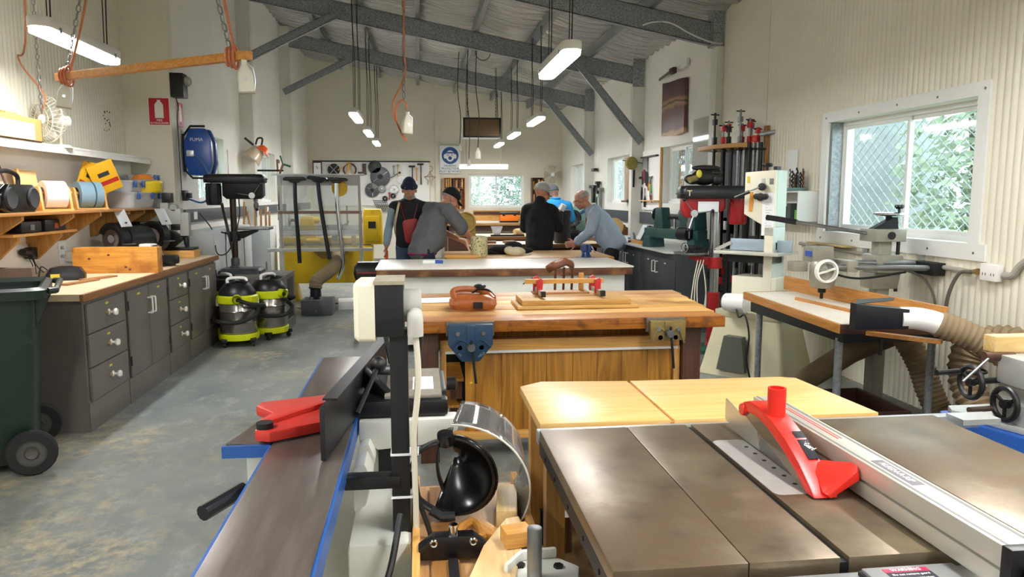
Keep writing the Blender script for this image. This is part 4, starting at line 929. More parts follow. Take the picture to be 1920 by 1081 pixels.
for y in (1.4, 1.55, 1.72, 1.9, 2.05): k.cyl((.352, y, ZT-.055), (.349, y, ZT-.055), .006, n=8)
k.o('skirt_bolt', dark, t)
K().box(.55, 1.2, 1.36, 2.1, .02, ZT-.036).o('cabinet', mat('saw_cabinet', '1d1d1e', .5, var=.2, vs=5), t, bev=.01)
# throat plate, blade, splitter
zp = ZT+.0008
K().prism(rr2 := [(.875+a, 1.80+b) for a, b, _ in rrect(.048, .2, .02, 0)], ZT-.004, zp, 'xy').o('throat_plate', mat('throat_plate_alu', 'c9c6c0', .35, .5, var=.1, vs=20), t)
k = K()
for i in range(6): k.cyl((.905, 1.66+i*.055, zp), (.905, 1.66+i*.055, zp+.0006), .006, n=10)
k.o('plate_screw', dark, t)
k = K(); n = 40; cx, cyy, cz, R = .93, 1.80, ZT-.035, .125; pts = []
for i in range(n):
    a = 2*math.pi*i/n; pts += [(cyy+R*math.cos(a), cz+R*math.sin(a)), (cyy+(R-.012)*math.cos(a+.05), cz+(R-.012)*math.sin(a+.05))]
k.prism(pts, cx-.0015, cx+.0015, 'yz').o('blade', mat('saw_blade', '9a9896', .3, .9, var=.2, vs=9), t)
K().prism([(1.93, ZT+.0), (2.02, ZT), (2.14, ZT+.02), (2.14, ZT+.085), (2.05, ZT+.07), (1.99, ZT+.10), (1.955, ZT+.09), (1.93, ZT+.04)], cx-.002, cx+.002, 'yz').o('splitter', mat('splitter_steel', 'b9b9b2', .3, .7), t)
K().prism([(1.94, ZT+.09), (1.99, ZT+.105), (1.985, ZT+.02), (1.965, ZT-.01), (1.945, ZT+.02)], cx+.014, cx+.018, 'yz').o('anti_kickback_pawl', steel, t)
K().prism([(1.90, ZT+.002), (1.955, ZT+.002), (1.955, ZT+.075), (1.92, ZT+.06)], cx-.004, cx+.004, 'yz').o('riving_knife', mat('splitter_steel', 'b9b9b2'), t)
# red guard, cut as a curved shell (side profile in y,z)
rg = mat('guard_red', 'e02a1e', .32); gx = cx
up = [(1.965, ZT+.085), (1.96, ZT+.115), (1.935, ZT+.128), (1.88, ZT+.132), (1.81, ZT+.122), (1.73, ZT+.098), (1.66, ZT+.066), (1.60, ZT+.028), (1.575, ZT+.006)]
lo = [(1.555, ZT+.003), (1.575, ZT+.004), (1.61, ZT+.022), (1.67, ZT+.042), (1.74, ZT+.072), (1.81, ZT+.09), (1.88, ZT+.098), (1.93, ZT+.094)]
top = [(1.968, ZT+.100), (1.955, ZT+.126), (1.92, ZT+.138), (1.86, ZT+.138), (1.79, ZT+.124), (1.71, ZT+.098), (1.64, ZT+.062), (1.58, ZT+.022), (1.56, ZT+.004)]
bot = [(1.60, ZT+.003), (1.655, ZT+.036), (1.72, ZT+.066), (1.80, ZT+.094), (1.87, ZT+.108), (1.93, ZT+.104), (1.955, ZT+.09)]
g = K().prism(top+bot, gx-.03, gx+.03, 'yz').o('guard_body', rg, t, bev=.004)
K().prism([(1.955, ZT+.09), (1.93, ZT+.104), (1.87, ZT+.108), (1.80, ZT+.094), (1.72, ZT+.066), (1.655, ZT+.036), (1.60, ZT+.003), (1.625, ZT+.003), (1.68, ZT+.018), (1.78, ZT+.044), (1.88, ZT+.07)], gx-.026, gx-.022, 'yz').o('guard_window', clear('guard_window_plastic', 'c9b9a8', .3, .25, 'b9a58c'), g)
K().prism([(1.955, ZT+.09), (1.93, ZT+.104), (1.87, ZT+.108), (1.80, ZT+.094), (1.72, ZT+.066), (1.655, ZT+.036), (1.60, ZT+.003), (1.625, ZT+.003), (1.68, ZT+.018), (1.78, ZT+.044), (1.88, ZT+.07)], gx+.022, gx+.026, 'yz').o('guard_window', clear('guard_window_plastic', 'c9b9a8'), g)
K().lathe([(.024, .125), (.024, .20), (.018, .20), (.018, .14), (0, .14)], (gx, 1.82, ZT), 'z', 20).o('dust_port', rg, g)
K().lathe([(0, -.036), (.016, -.036), (.018, -.03), (.018, .03), (.016, .036), (0, .036)], (gx, 1.955, ZT+.104), 'x', 16).o('pivot', rg, g)
# flared nose of the guard: side paddle on the fence side
loft(K(), [[(gx+a, y, z) for a, z in q] for y, q in ((1.655, [(.0, ZT+.06), (.03, ZT+.062), (.03, ZT+.03), (.0, ZT+.03)]), (1.60, [(.0, ZT+.04), (.08, ZT+.075), (.085, ZT+.04), (.0, ZT+.012)]), (1.565, [(-.01, ZT+.018), (.075, ZT+.078), (.085, ZT+.045), (.0, ZT+.004)]), (1.555, [(-.0, ZT+.012), (.07, ZT+.07), (.078, ZT+.046), (.01, ZT+.004)]))]).o('guard_nose', rg, g, bev=.004)
lb = K().quad((gx-.0, 1.735, ZT+.1085), (gx+.028, 1.735, ZT+.1085), (gx+.028, 1.645, ZT+.068), (gx-.0, 1.645, ZT+.068)); lb.o('guard_label', ink, g, solid=.001)
text('lettering', 'SharkGuard', .0175, paper, g, (gx+.014, 1.690, ZT+.0905), (math.radians(24.2), 0, HP*3))
# rip fence
fa = mat('fence_alu', 'cfccbf', .32, .45, var=.06, vs=3); fx0, fx1 = 1.012, 1.085
fe = K().box(fx0, fx1, 1.135, 2.13, ZT+.047, ZT+.09).o('rip_fence', fa, t, bev=.002)
K().box(fx0+.012, fx1-.012, 1.135, 2.13, ZT+.038, ZT+.048).o('fence_gap', dark, fe); K().box(fx0+.003, fx1-.003, 1.135, 2.13, ZT+.004, ZT+.040).o('fence_body', fa, fe, bev=.002)
for x in (fx0+.008, fx1-.015): K().box(x, x+.007, 1.135, 2.13, ZT+.0895, ZT+.0905).o('fence_groove', mat('groove_grey', '77736c', .5), fe)
K().box(fx0-.002, fx1+.012, 1.11, 1.135, ZT-.03, ZT+.092).o('fence_end_plate', black, fe, bev=.003)
K().box(fx0+.02, fx1+.0, 1.075, 1.11, ZT-.02, ZT+.06).o('fence_lock', blackm, fe, bev=.006)
K().box(fx0+.022, fx1-.022, 1.41, 1.56, ZT+.0898, ZT+.0907).o('fence_name_plate', mat('name_plate_grey', '6f6b6e', .5), fe)
text('lettering', 'ALIGN-A-RIP', .021, paper, fe, ((fx0+fx1)/2, 1.485, ZT+.0911), (0, 0, -HP), sx=.98)
k = K(); k.box(fx0+.034, fx0+.038, 1.72, 2.0, ZT+.0898, ZT+.0907); k.box(fx0+.044, fx0+.047, 1.72, 2.0, ZT+.0898, ZT+.0907); k.o('fence_stripe', mat('stripe_red', 'c0453f', .5), fe)
# front rail, rear rail, scale and warning plate
K().box(.62, 1.75, 1.23, 1.275, ZT-.065, ZT-.02).o('front_rail', alu, t, bev=.004)
K().box(.35, 1.82, 2.175, 2.215, ZT-.055, ZT-.012).o('rear_rail', alu, t, bev=.004)
K().box(1.70, 1.83, 2.10, 2.18, ZT-.02, ZT-.002).o('rail_end', alu, t)
wp = K().box(.83, 1.02, 1.13, 1.262, ZT-.026, ZT-.006).o('rail_bracket', alu, t, bev=.004)
K().box(.825, .835, 1.13, 1.262, ZT-.05, ZT-.012).o('bracket_end', black, wp)
K().box(.865, .955, 1.15, 1.235, ZT-.0058, ZT-.0052).o('warning_plate', ink, wp); K().box(.865, .955, 1.237, 1.25, ZT-.0058, ZT-.005).o('warning_band', mat('warning_pink', 'c9284f', .5), wp)
text('lettering', 'WARNING', .0125, paper, wp, (.91, 1.2435, ZT-.0048), (0, 0, 0))
for i, s in enumerate(('Do not remove guard', 'Wear eye protection', 'Use push stick', 'Keep hands clear', 'Disconnect power')): text('lettering', s, .0085, paper, wp, (.91, 1.227-.014*i, ZT-.005), (0, 0, 0))
# ---- outfeed table
t = thing('outfeed_table', 'pale timber outfeed table behind the table saw', 'table', (.9, 2.45, 0), world=True)
of = wood('outfeed_pine', 'e9c383', 'd9a85c', 'x', .7, .35)
K().prism([(.365, 2.235), (.785, 2.225), (.785, 2.735), (.455, 2.765), (.365, 2.70)], .815, .846, 'xy').o('left_leaf', of, t, bev=.003)
K().prism([(.797, 2.225), (1.49, 2.22), (1.455, 2.70), (1.40, 2.725), (.797, 2.735)], .815, .846, 'xy').o('right_leaf', of, t, bev=.003)
K().box(.783, .799, 2.226, 2.73, .815, .838).o('groove', wood('groove_pine', 'c9984c', 'b07c34', 'y'), t)
for x in (.42, 1.38):
    for y in (2.28, 2.62): K().box(x-.03, x+.03, y-.03, y+.03, 0, .815).o('leg', pine_z, t)
K().box(.40, 1.40, 2.26, 2.30, .74, .815).o('apron', pine_x, t); K().box(.40, 1.40, 2.62, 2.66, .74, .815).o('apron', pine_x, t)
# ---- jointer
t = thing('jointer', 'long bed jointer with black fence and red cutter guard', 'jointer', (-.3, 2.2, 0), world=True)
jt = mat('jointer_bed', '857b73', .30, .5, var=.4, vs=4, col2='5c5048', stretch=(6, .6, 1), contrast=(.25, .75), bump=.02, bs=300); jb = mat('jointer_blue', '2b5aa0', .35, var=.15, vs=6); jw = mat('jointer_cream', 'd8d9cf', .45, var=.08, vs=5, wear=('a49d8c', .27, 7))
K().box(-.425, -.212, .95, 2.30, .822, .85).o('infeed_table', jt, t, bev=.002)
K().box(-.425, -.212, 2.36, 3.30, .822, .848).o('outfeed_table', jt, t, bev=.002)
K().lathe([(0, 0), (.032, 0), (.032, .2), (0, .2)], (-.42, 2.33, .818), 'x', 16).o('cutter_block', dark, t)
K().box(-.212, -.204, .95, 3.3, .79, .846).o('blue_edge', jb, t); K().box(-.433, -.425, .95, 3.3, .79, .846).o('blue_edge', jb, t)
K().box(-.40, -.23, 1.0, 3.2, .70, .80).o('bed_casting', jw, t, bev=.02)
K().box(-.37, -.035, 1.15, 2.9, .0, .52).o('cabinet', mat('jointer_cabinet', 'b9bab0', .5, var=.1, vs=4), t, bev=.01)
K().box(-.203, -.075, 2.42, 2.95, .52, .79).o('body_casting', jw, t, bev=.008)
for y in (2.1, 2.28): K().prism([(-.2, .775), (-.165, .79), (-.145, .74), (-.165, .66), (-.2, .64)], y, y+.13, 'xz').o('gib_casting', jw, t, bev=.012)
K().box(-.2, -.03, 1.9, 2.42, .52, .64).o('lower_casting', jw, t, bev=.02)
k = K(); k.prism([(-.20, .842), (.115, .842), (.115, .80), (.0, .755), (-.14, .745), (-.2, .78)], 2.34, 2.42, 'xz'); k.o('fence_support', jw, t, bev=.008)
K().box(-.145, -.095, 2.416, 2.44, .60, .745).o('belt_opening', blackm, t)
K().box(-.20, .085, 2.36, 2.78, .845, .90).o('fence_carriage', black, t, bev=.012)
K().box(-.12, .065, 2.38, 2.76, .90, .912).o('carriage_cover', mat('dusty_plastic', '8f8878', .6, var=.2, vs=12), t, bev=.004)
K().box(-.03, .04, 2.45, 2.62, .912, .914).o('scale_label', paper, t)
K().lathe([(0, 0), (.022, 0), (.024, .03), (0, .04)], (.085, 2.5, .915), 'x', 14).o('lock_knob', black, t)
# fence
fz = K().bar((-.262, 1.96, .925), (-.142, 2.95, .925), .014, .145).o('fence', mat('fence_black', '1b1c1e', .4, var=.3, vs=6, wear=('6a6660', .27, 8)), t, bev=.003)
for q in (.12, .4, .65, .9):
    a = V((-.262, 1.96, .925)).lerp(V((-.142, 2.95, .925)), q); K().prism([(0, -.06), (.04, -.06), (.008, .06), (0, .06)], -.006, .006, 'xz').o('fence_rib', MATS['fence_black'], fz, loc=a-OFF[fz]+V((.007, 0, 0)))
K().bar((-.25, 2.04, .998), (-.142, 2.95, .998), .04, .006).o('fence_flange', MATS['fence_black'], fz)
K().cyl((-.19, 2.55, .965), (-.06, 2.52, .96), .018, n=12).o('tilt_shaft', dullsteel, t)
for p, q in (((-.2, 2.3, .88), (-.14, 2.45, 1.0)), ((-.11, 2.7, .95), (-.14, 2.85, 1.06))):
    l = K().tube([p, q], .009, 8).o('lock_lever', blackm, t); K().ell(q, .027, 14, 9).o('ball', blackm, l)
K().bar((-.2, 2.5, .96), (-.1, 2.42, .88), .03, .05).o('tilt_bracket', black, t, bev=.004)
# red cutter guard on its blue-edged ledge
k = K(); pg = [(-.525, 2.40), (-.515, 2.45), (-.36, 2.50), (-.235, 2.56), (-.225, 2.50), (-.24, 2.27), (-.30, 2.20), (-.43, 2.12), (-.475, 2.14), (-.48, 2.25), (-.46, 2.32)]
k.prism(pg, .856, .888, 'xy'); k.o('cutter_guard', mat('guard_red_worn', 'c8352c', .35, var=.1, vs=5, wear=('e0a090', .27, 7)), t, bev=.006)
K().bar((-.46, 2.2, .89), (-.25, 2.46, .895), .04, .02).o('guard_rib', MATS['guard_red_worn'], t, bev=.005)
K().cyl((-.45, 2.16, .888), (-.45, 2.16, .905), .024, n=18).o('guard_pivot', dark, t)
K().prism([(-.56, 2.16), (-.43, 2.13), (-.43, 2.42), (-.50, 2.42)], .815, .845, 'xy').o('rabbet_ledge', jt, t); K().box(-.565, -.42, 2.128, 2.14, .812, .846).o('blue_edge', jb, t)
K().box(-.5, -.44, 2.14, 2.2, .70, .815).o('ledge_bracket', jw, t)
h = K().tube([(-.43, 1.98, .78), (-.48, 1.96, .78), (-.52, 1.88, .77)], .013, 8).o('bed_lever', blackm, t); K().tube([(-.47, 1.96, .785), (-.54, 1.84, .775)], .02, 10).o('grip', black, h)
# switch post with starter box
t = thing('switch_post', 'black post with white starter box and grey conduit bend on the jointer', 'switch', (-.05, 2.0, .5), world=True)
K().box(-.083, -.035, 1.97, 2.02, .50, 1.20).o('post', blackm, t, bev=.003)
K().box(-.21, -.06, 1.965, 2.01, .765, .80).o('arm', blackm, t, bev=.003); K().cyl((-.215, 1.99, .782), (-.18, 1.99, .782), .02, n=12).o('arm_bolt', dark, t)
K().box(-.116, -.043, 1.92, 2.06, 1.19, 1.328).o('enclosure', black, t, bev=.004); K().box(-.118, -.04, 1.915, 2.065, 1.326, 1.336).o('enclosure_lid', mat('dusty_lid', 'a79f8a', .7, var=.3, vs=20), t)
loft(K(), [[(x, 1.99+a, 1.255+b) for a, b, _ in rrect(w, h, .012, 0)] for x, w, h in ((-.116, .07, .078), (-.158, .07, .078), (-.17, .06, .070))]).o('cover', mat('ivory_plastic', 'e8e3cc', .4), t)
K().cyl((-.045, 1.99, 1.262), (.003, 1.99, 1.262), .044, n=24).o('socket_box', mat('grey_plastic', 'bcbab2', .45), t, bev=.004)
K().tube(spline([(-.016, 1.945, 1.245), (-.014, 1.93, 1.235), (-.014, 1.93, 1.19)]), .021, 14).o('conduit_bend', mat('grey_plastic', 'bcbab2'), t)
K().tube(spline([(-.014, 1.93, 1.2), (-.008, 1.93, 1.1), (-.012, 1.935, 1.02), (-.022, 1.94, .93), (-.022, 1.95, .85), (-.02, 1.96, .7), (-.02, 1.96, .55)]), .008, 8).o('cable', cord_w, t)
K().tube(spline([(.0, 1.94, 1.19), (-.012, 1.95, 1.05), (-.02, 1.96, .9), (-.016, 1.97, .75), (.02, 1.96, .62), (.01, 1.94, .55)]), .007, 8).o('cable', cord_k, t)
for z in (.855, .735): K().box(-.086, -.01, 1.967, 2.023, z, z+.006).o('cable_tie', paper, t)
t = thing('stop_pedal', 'round black lamp base on a curved cable hanging beside the jointer', 'cable', (-.1, 1.6, .5), world=True)
K().tube(spline([(-.06, 1.9, .72), (-.085, 1.8, .62), (-.12, 1.7, .56), (-.13, 1.66, .54)]), .009, 8).o('cable', cord_k, t); K().cyl((-.14, 1.67, .53), (-.12, 1.62, .545), .045, n=20).o('disc', blackm, t, bev=.004)
# ================================================================ TIMBER TROLLEY IN FRONT, with face shield
t = thing('timber_trolley', 'low pine trolley of offcuts between the jointer and the table saw', 'trolley', (.12, 1.9, 0), world=True)
K().box(-.028, .29, 1.45, 2.34, .60, .618).o('deck', wood('deck_pine', 'd8b483', 'b88a55', 'y', .8), t)
for x in (-.03, .285): K().box(x, x+.02, 1.45, 2.34, .60, .655).o('side_rail', pine, t, bev=.002)
for x in (-.03, .245):
    for y in (1.47, 2.27): K().box(x+.01, x+.06, y, y+.05, 0, .60).o('leg', pine_z, t)
K().box(.02, .09, 1.45, 2.3, .6185, .630).o('strip', wood('strip_brown', 'a9783f', '80552a', 'y'), t); K().box(.06, .085, 1.45, 1.8, .631, .64).o('steel_strip', dark, t)
K().prism([(.31, 1.55), (.54, 1.55), (.54, 2.12), (.80, 2.9), (.36, 2.9)], .29, .31, 'xy').o('plywood_sheet', wood('dusty_ply', '8d6a3c', '6b4c28', 'y', .6, .8, ('a98d60', 5)), label='dusty plywood sheet lying low under the saw and outfeed table', cat='board')
K().box(.47, .535, 1.6, 2.18, 0, .288).o('crate_stack', dark, label='dark low platform holding the plywood sheet off the floor', cat='platform')
# face shield
t = thing('face_shield', 'black face shield with clear visor lying on the pine trolley', 'face shield', (.065, 2.05, .62)); bs = mat('shield_black', '111114', .22)
ax = V((.18, .96, .2)).normalized(); ux = V((.98, -.19, .0)); ux = (ux-ax*ux.dot(ax)).normalized(); uz = ux.cross(ax); c0 = V((.015, 0, .15))
def pol(a, r, d, sx=1.): return c0+ux*(r*sx*math.cos(a))+uz*(r*math.sin(a))+ax*d
k = K(); k.grid(lambda u, v: pol(1.75-3.75*u, .122-.112*v*v+.012*math.sin(3*u)*(1-v), -.02+.12*v), 26, 8); k.o('brow_guard', bs, t, solid=.005)
k = K(); k.tube([pol(1.75-3.75*i/26, .124, -.02) for i in range(27)], .006, 7); k.o('guard_rim', bs, t)
k = K(); k.grid(lambda u, v: pol(1.45+3.2*u, .118, -.04+.028*v, .98), 24, 2); k.o('headband', mat('headband_grey', '2b2c2f', .45), t, solid=.006)
k = K(); k.grid(lambda u, v: pol(1.5+3.0*u, .112, .03+.03*v, .42), 22, 2); k.o('crown_strap', mat('headband_grey', ''), t, solid=.004)
k = K(); k.grid(lambda u, v: pol(1.62-2.35*u, .205-.03*v-.035*math.cos(2.2*u), -.03+.2*v)+ux*.02, 26, 6); k.o('visor', clear('visor_clear', 'f6f6f4', .5, .05), t, solid=.0015)
k = K(); k.tube([pol(1.62-2.35*i/26, .205-.035*math.cos(2.2*i/26), -.03)+ux*.02 for i in range(27)], .003, 5); k.o('visor_edge', mat('visor_rim', 'd8d4c8', .3), t)
for nm, a, r in (('adjuster_knob', 3.05, .03), ('top_knob', 1.6, .024)):
    c = pol(a, .122, -.05); q = c-ax*.025 if a > 2 else c+uz*.035; kn = K().cyl(c, q, r, r*.92, 16).o(nm, bs, t, bev=.003)
    if a > 2: K().cyl(q, q-ax*.002, .017, n=16).o('knob_cap', alu, kn)
K().tube([pol(4.2, .12, -.03), pol(4.5, .125, -.035), pol(4.8, .122, -.03)], .014, 8).o('chin_clip', mat('headband_grey', ''), t)
# saw handle, shaped pine, block, clamp, casting, dowels
t = thing('saw_handle', 'open wooden saw handle lying on the pine trolley', 'handle', (.135, 1.975, .62), .5)
k = K(); k.tube(spline([(-.05, 0, .012), (-.02, .03, .012), (.02, .045, .012), (.03, .02, .012), (.0, -.05, .012), (-.03, -.045, .012), (-.05, -.02, .012), (-.05, 0, .012)], 5), .013, 8); k.o('grip', wood('handle_beech', 'cf9748', 'a8702c', 'y'), t)
K().prism([(.0, -.05), (.03, .03), (.05, .02), (.055, -.09), (.03, -.1)], .0, .022, 'xy').o('cheek', wood('handle_beech', '', ''), t, bev=.004)
K().prism([(.06, 1.50), (.18, 1.50), (.27, 1.88), (.262, 1.965), (.225, 1.955), (.15, 1.80)], .645, .67, 'xy').o('shaped_board', wood('pale_shaped_pine', 'ecd3a0', 'd0a46a', 'y', .6), label='pale pine board sawn to a curve lying across the trolley', cat='board', bev=.003)
K().box(-.03, .03, -.10, .10, 0, .05).o('pine_offcut', wood('offcut_pine', 'e6cb93', 'd3ae6c', 'y'), loc=(.245, 2.10, .62), rot=(0, 0, -.12), bev=.003, label='pale pine offcut under the visor edge', cat='timber')
K().box(-.035, .035, -.03, .03, 0, .04).o('small_offcut', pine_x, loc=(.235, 1.80, .672), rot=(0, 0, .2), bev=.002, label='small brown offcut beside the white casting', cat='timber')
t = thing('belt_clamp', 'black cast jig with a chrome screw on the pine trolley', 'jig', (.075, 1.83, .632))
K().prism([(-.085, 0), (.085, 0), (.09, .03), (.05, .06), (-.05, .06), (-.09, .03)], -.02, .02, 'xz').o('body', mat('jig_black', '101012', .3), t, bev=.004); K().cyl((.0, 0, .06), (.0, 0, .085), .012, n=12).o('screw', chrome, t)
for s in (-1, 1): K().ring((s*.05, -.021, .045), .008, .003, 'y', 12, 5).o('ring', chrome, t)
t = thing('machine_casting', 'chipped white casting with a grey steel rod at the picture bottom', 'casting', (.275, 1.66, .62))
cw = mat('chipped_white', 'dfe0d6', .4, var=.05, vs=6, wear=('6b6252', .23, 18))
K().prism([(-.09, -.08), (.07, -.1), (.10, .02), (.05, .075), (-.04, .07), (-.10, .0)], 0, .045, 'xy').o('plate', cw, t, bev=.012); K().prism([(-.09, .0), (-.04, .07), (.05, .075), (.05, .06), (-.035, .055), (-.08, -.01)], .045, .07, 'xy').o('rim', cw, t, bev=.006)
for x, y in ((-.045, .03), (.045, .015)): K().cyl((x, y, .045), (x, y, .052), .012, n=6).o('bolt', dark, t)
K().cyl((-.02, -.03, .0), (-.02, -.03, .17), .0175, n=20).o('rod', dullsteel, t, bev=.003)
for i, (px, py, h, r, lb) in enumerate(((1058, 1030, .13, .022, 'short brown dowel standing beside the saw table edge'), (1085, 990, .22, .022, 'taller dark dowel standing behind the short one under the saw edge'))):
    p = Z(px, py, .31); K().cyl((0, 0, 0), (0, 0, h), r*1.25, n=16).o('dowel_stub', wood('brown_dowel', '8a5f3a', '5d3a20', 'z'), loc=(p.x, p.y, .311), label=lb, cat='dowel', group='dowel stubs under the saw')
p = Z(1022, 1020, .31); K().box(-.02, .02, -.012, .012, 0, .13).o('black_batten', blackm, loc=(p.x-.0, p.y+.0, .311), label='short black batten standing on the plywood sheet', cat='batten')
# ================================================================ VICE BENCH
t = thing('workbench', 'honey-coloured plank workbench with two vices and a laminate cupboard', 'workbench', (.9, 4.8, 0), world=True)
tones = [('d0914a', 'a8692e'), ('edc27a', 'd6a257'), ('e3b164', 'c68f46'), ('efc67f', 'dca858'), ('dcb07c', 'b98650'), ('c59a6c', '9e7148')]
for i in range(6):
    a = 4.17+i*.207; w = wood('bench_plank_%d' % i, *tones[i], 'x', .9, .4, ('a06a34', 3)); off = i*.022
    K().box(-.04, 1.78+off, a, a+.2055, .795, .85+random.Random(i).uniform(-.002, .001)).o('plank', w, t, bev=.002)
K().box(-.04, 1.78, 4.150, 4.172, .788, .853).o('front_edge', wood('edge_amber', 'b5701f', '7d430e', 'x', 1., .4, ('4a2608', 14)), t, bev=.003)
bl_ = wood('bench_leg', '5a3826', '3d2417', 'z', .6)
for x in (-.01, 1.56):
    for y in (4.24, 5.2): K().box(x, x+.11, y, y+.11, 0, .795).o('leg', bl_, t, bev=.003)
teak = wood('teak_laminate', 'bf8630', '82530f', 'z', .55, .45)
K().box(.10, 1.56, 4.50, 4.52, .70, .79).o('back_board', teak, t)
K().box(.11, 1.55, 4.28, 4.34, .655, .72).o('top_rail', pine_x, t, bev=.002)
K().box(.14, 1.54, 4.275, 4.33, .640, .655).o('track', wht, t)
for x in (.11, 1.52): K().box(x, x+.035, 4.28, 4.34, .16, .655).o('stile', pine_z, t, bev=.002)
K().box(-.02, 1.56, 4.27, 4.34, .12, .165).o('kick_rail', pine_x, t, bev=.002)
xs = [.255, .315, .47, .60, .74, .90, 1.05, 1.2, 1.36, 1.515]
for a, b in zip(xs, xs[1:]): K().box(a+.001, b-.001, 4.30, 4.315, .165, .640).o('door_panel', teak, t, bev=.0015)
xs = [.10, .40, .62, .80, 1.0, 1.22, 1.40, 1.56]
for a, b in zip(xs, xs[1:]): K().box(a+.001, b-.001, 4.40, 4.41, .66, .795).o('upper_panel', teak, t)
K().box(.145, 1.52, 4.9, 4.92, .14, .64).o('cupboard_back', blackm, t)
for z in (.30, .46): K().box(.15, .25, 4.34, 4.8, z, z+.015).o('shelf', teak, t)
for i, z in enumerate((.18, .35)): K().box(.17, .24, 4.36, 4.6, z, z+.12).o('cupboard_box', bl_, t)
K().box(.282, .298, 4.297, 4.30, .455, .465).o('sticker', yel, t)
def vice(x, label, paint, w, h, rods):
    t = thing('bench_vice', label, 'vice', (x, 4.15, .85), world=False)
    K().box(-w/2-.01, w/2+.01, -.03, -.004, -.075, .004).o('jaw_facing', mat('jaw_timber', '6c6455', .6, var=.3, vs=20), t, bev=.002)
    K().prism([(-w/2, -.005), (w/2, -.005), (w/2, -.12), (.05, -h), (-.05, -h), (-w/2, -.12)], -.07, -.03, 'xz').o('front_jaw', paint, t, bev=.008)
    K().box(-.022, .022, -.078, -.069, -h*.55, -.01).o('slide_slot', paint, t, bev=.003)
    for s in (-1, 1):
        K().tube(spline([(s*.02, -.073, -h*.5), (s*.06, -.073, -h*.42), (s*w*.45, -.073, -.135)]), .006, 6).o('rib', paint, t)
        K().cyl((s*w*.28, -.07, -.055), (s*w*.28, -.08, -.055), .012, n=12).o('bolt', steel, t); K().cyl((s*rods, -.07, -.06-h*.35), (s*rods, .25, -.06-h*.35), .014, n=12).o('guide_rod', dullsteel, t)
    K().lathe([(0, -.12), (.02, -.12), (.026, -.1), (.026, -.08), (.016, -.07), (.014, .2), (0, .2)], (0, 0, -h*.6), 'y', 16).o('screw', dullsteel, t)
    K().tube([(-.0, -.108, -h*.6+.04), (.025, -.108, -h*.6-.20)], .0075, 8).o('tommy_bar', dark, t)
    return t
vice(.275, 'blue cast-iron bench vice on the left of the plank bench', mat('vice_blue', '27435f', .4, var=.15, vs=9, wear=('56718a', .24, 12)), .25, .215, .06)
v = bpy.data.objects['bench_vice']
for s, wd in ((-1, 'PIL'), (1, 'HELD')): text('lettering', wd, .018, alu, v, (s*.06, -.0708, -.176), (HP, -s*.60, 0))
vice(1.41, 'old brass-coloured bench vice on the right of the plank bench', mat('vice_gold', '9a8450', .4, .5, var=.3, vs=9), .21, .125, .045)
# on the plank bench
t = thing('tool_pouch', 'tan leather tool pouch with black strap on the plank bench', 'pouch', (.33, 4.68, .851), -.05)
lea = mat('tan_leather', 'b5642c', .4, var=.25, vs=7)
loft(K(), [[(a*1., b, z) for a, b, _ in rrect(w, d, .05, 0)] for w, d, z in ((.135, .10, 0), (.15, .11, .03), (.145, .10, .065), (.10, .08, .09))]).o('body', lea, t)
k = K(); k.tube(spline([(-.11, -.08, .05), (-.12, -.02, .11), (-.02, .0, .12), (.08, -.01, .10), (.13, -.06, .06)]), .02, 8); k.o('flap', lea, t)
K().tube(spline([(.0, -.02, .10), (.04, -.04, .125), (.1, -.02, .11), (.14, -.03, .07)]), .014, 7, flat=.5).o('strap', black, t); K().ell((.045, -.0, .135), (.04, .028, .016), 14, 8).o('buckle', black, t); K().box(.0, .06, -.117, -.108, .01, .05).o('loop', black, t)
K().box(-.13, .13, -.11, .11, 0, .004).o('paper_sheet', paper, loc=(.12, 5.03, .851), rot=(0, 0, .1), label='white paper sheets left of the leather pouch', cat='paper')
t = thing('board_stack', 'stack of two pine boards in the middle of the plank bench', 'board', (.98, 4.75, .851))
K().box(-.38, .40, -.20, .14, 0, .018).o('board', wood('stack_pine', 'd9b068', 'bd8d42', 'x'), t, bev=.002)
K().box(-.345, .355, -.16, .17, .0185, .05).o('board', wood('stack_pine2', 'cda25c', 'b0803c', 'x'), t, bev=.002)
t = thing('glue_clamps', 'red bar clamps gripping a pine batten on the board stack', 'clamp', (.97, 4.88, .902))
K().box(-.28, .25, -.035, -.005, .075, .105).o('batten', pine_x, t, bev=.002); K().box(-.22, .16, .0, .12, .0, .012).o('glued_panel', wood('panel_brown', 'b98a55', '996a38', 'x'), t)
rd = mat('clamp_red', 'c42a25', .4)
for x in (-.19, .2):
    b = K().box(x-.012, x+.012, -.22, .15, .012, .042).o('clamp_bar', alu, t, bev=.002); K().box(x-.014, x+.014, -.226, -.19, .010, .046).o('end_cap', black, b)
    for y in (-.06, .10): K().prism([(x-.018, .01), (x+.018, .01), (x+.022, .10), (x+.01, .115), (x-.018, .10)], y-.015, y+.015, 'xz').o('clamp_jaw', rd, t, bev=.003)
    K().tube([(x-.02, .1, .10), (x-.09, .08, .06)], .004, 6).o('tommy_bar', dark, t)
K().box(.11, .14, .09, .12, .012, .13).o('pine_peg', pine_z, t)
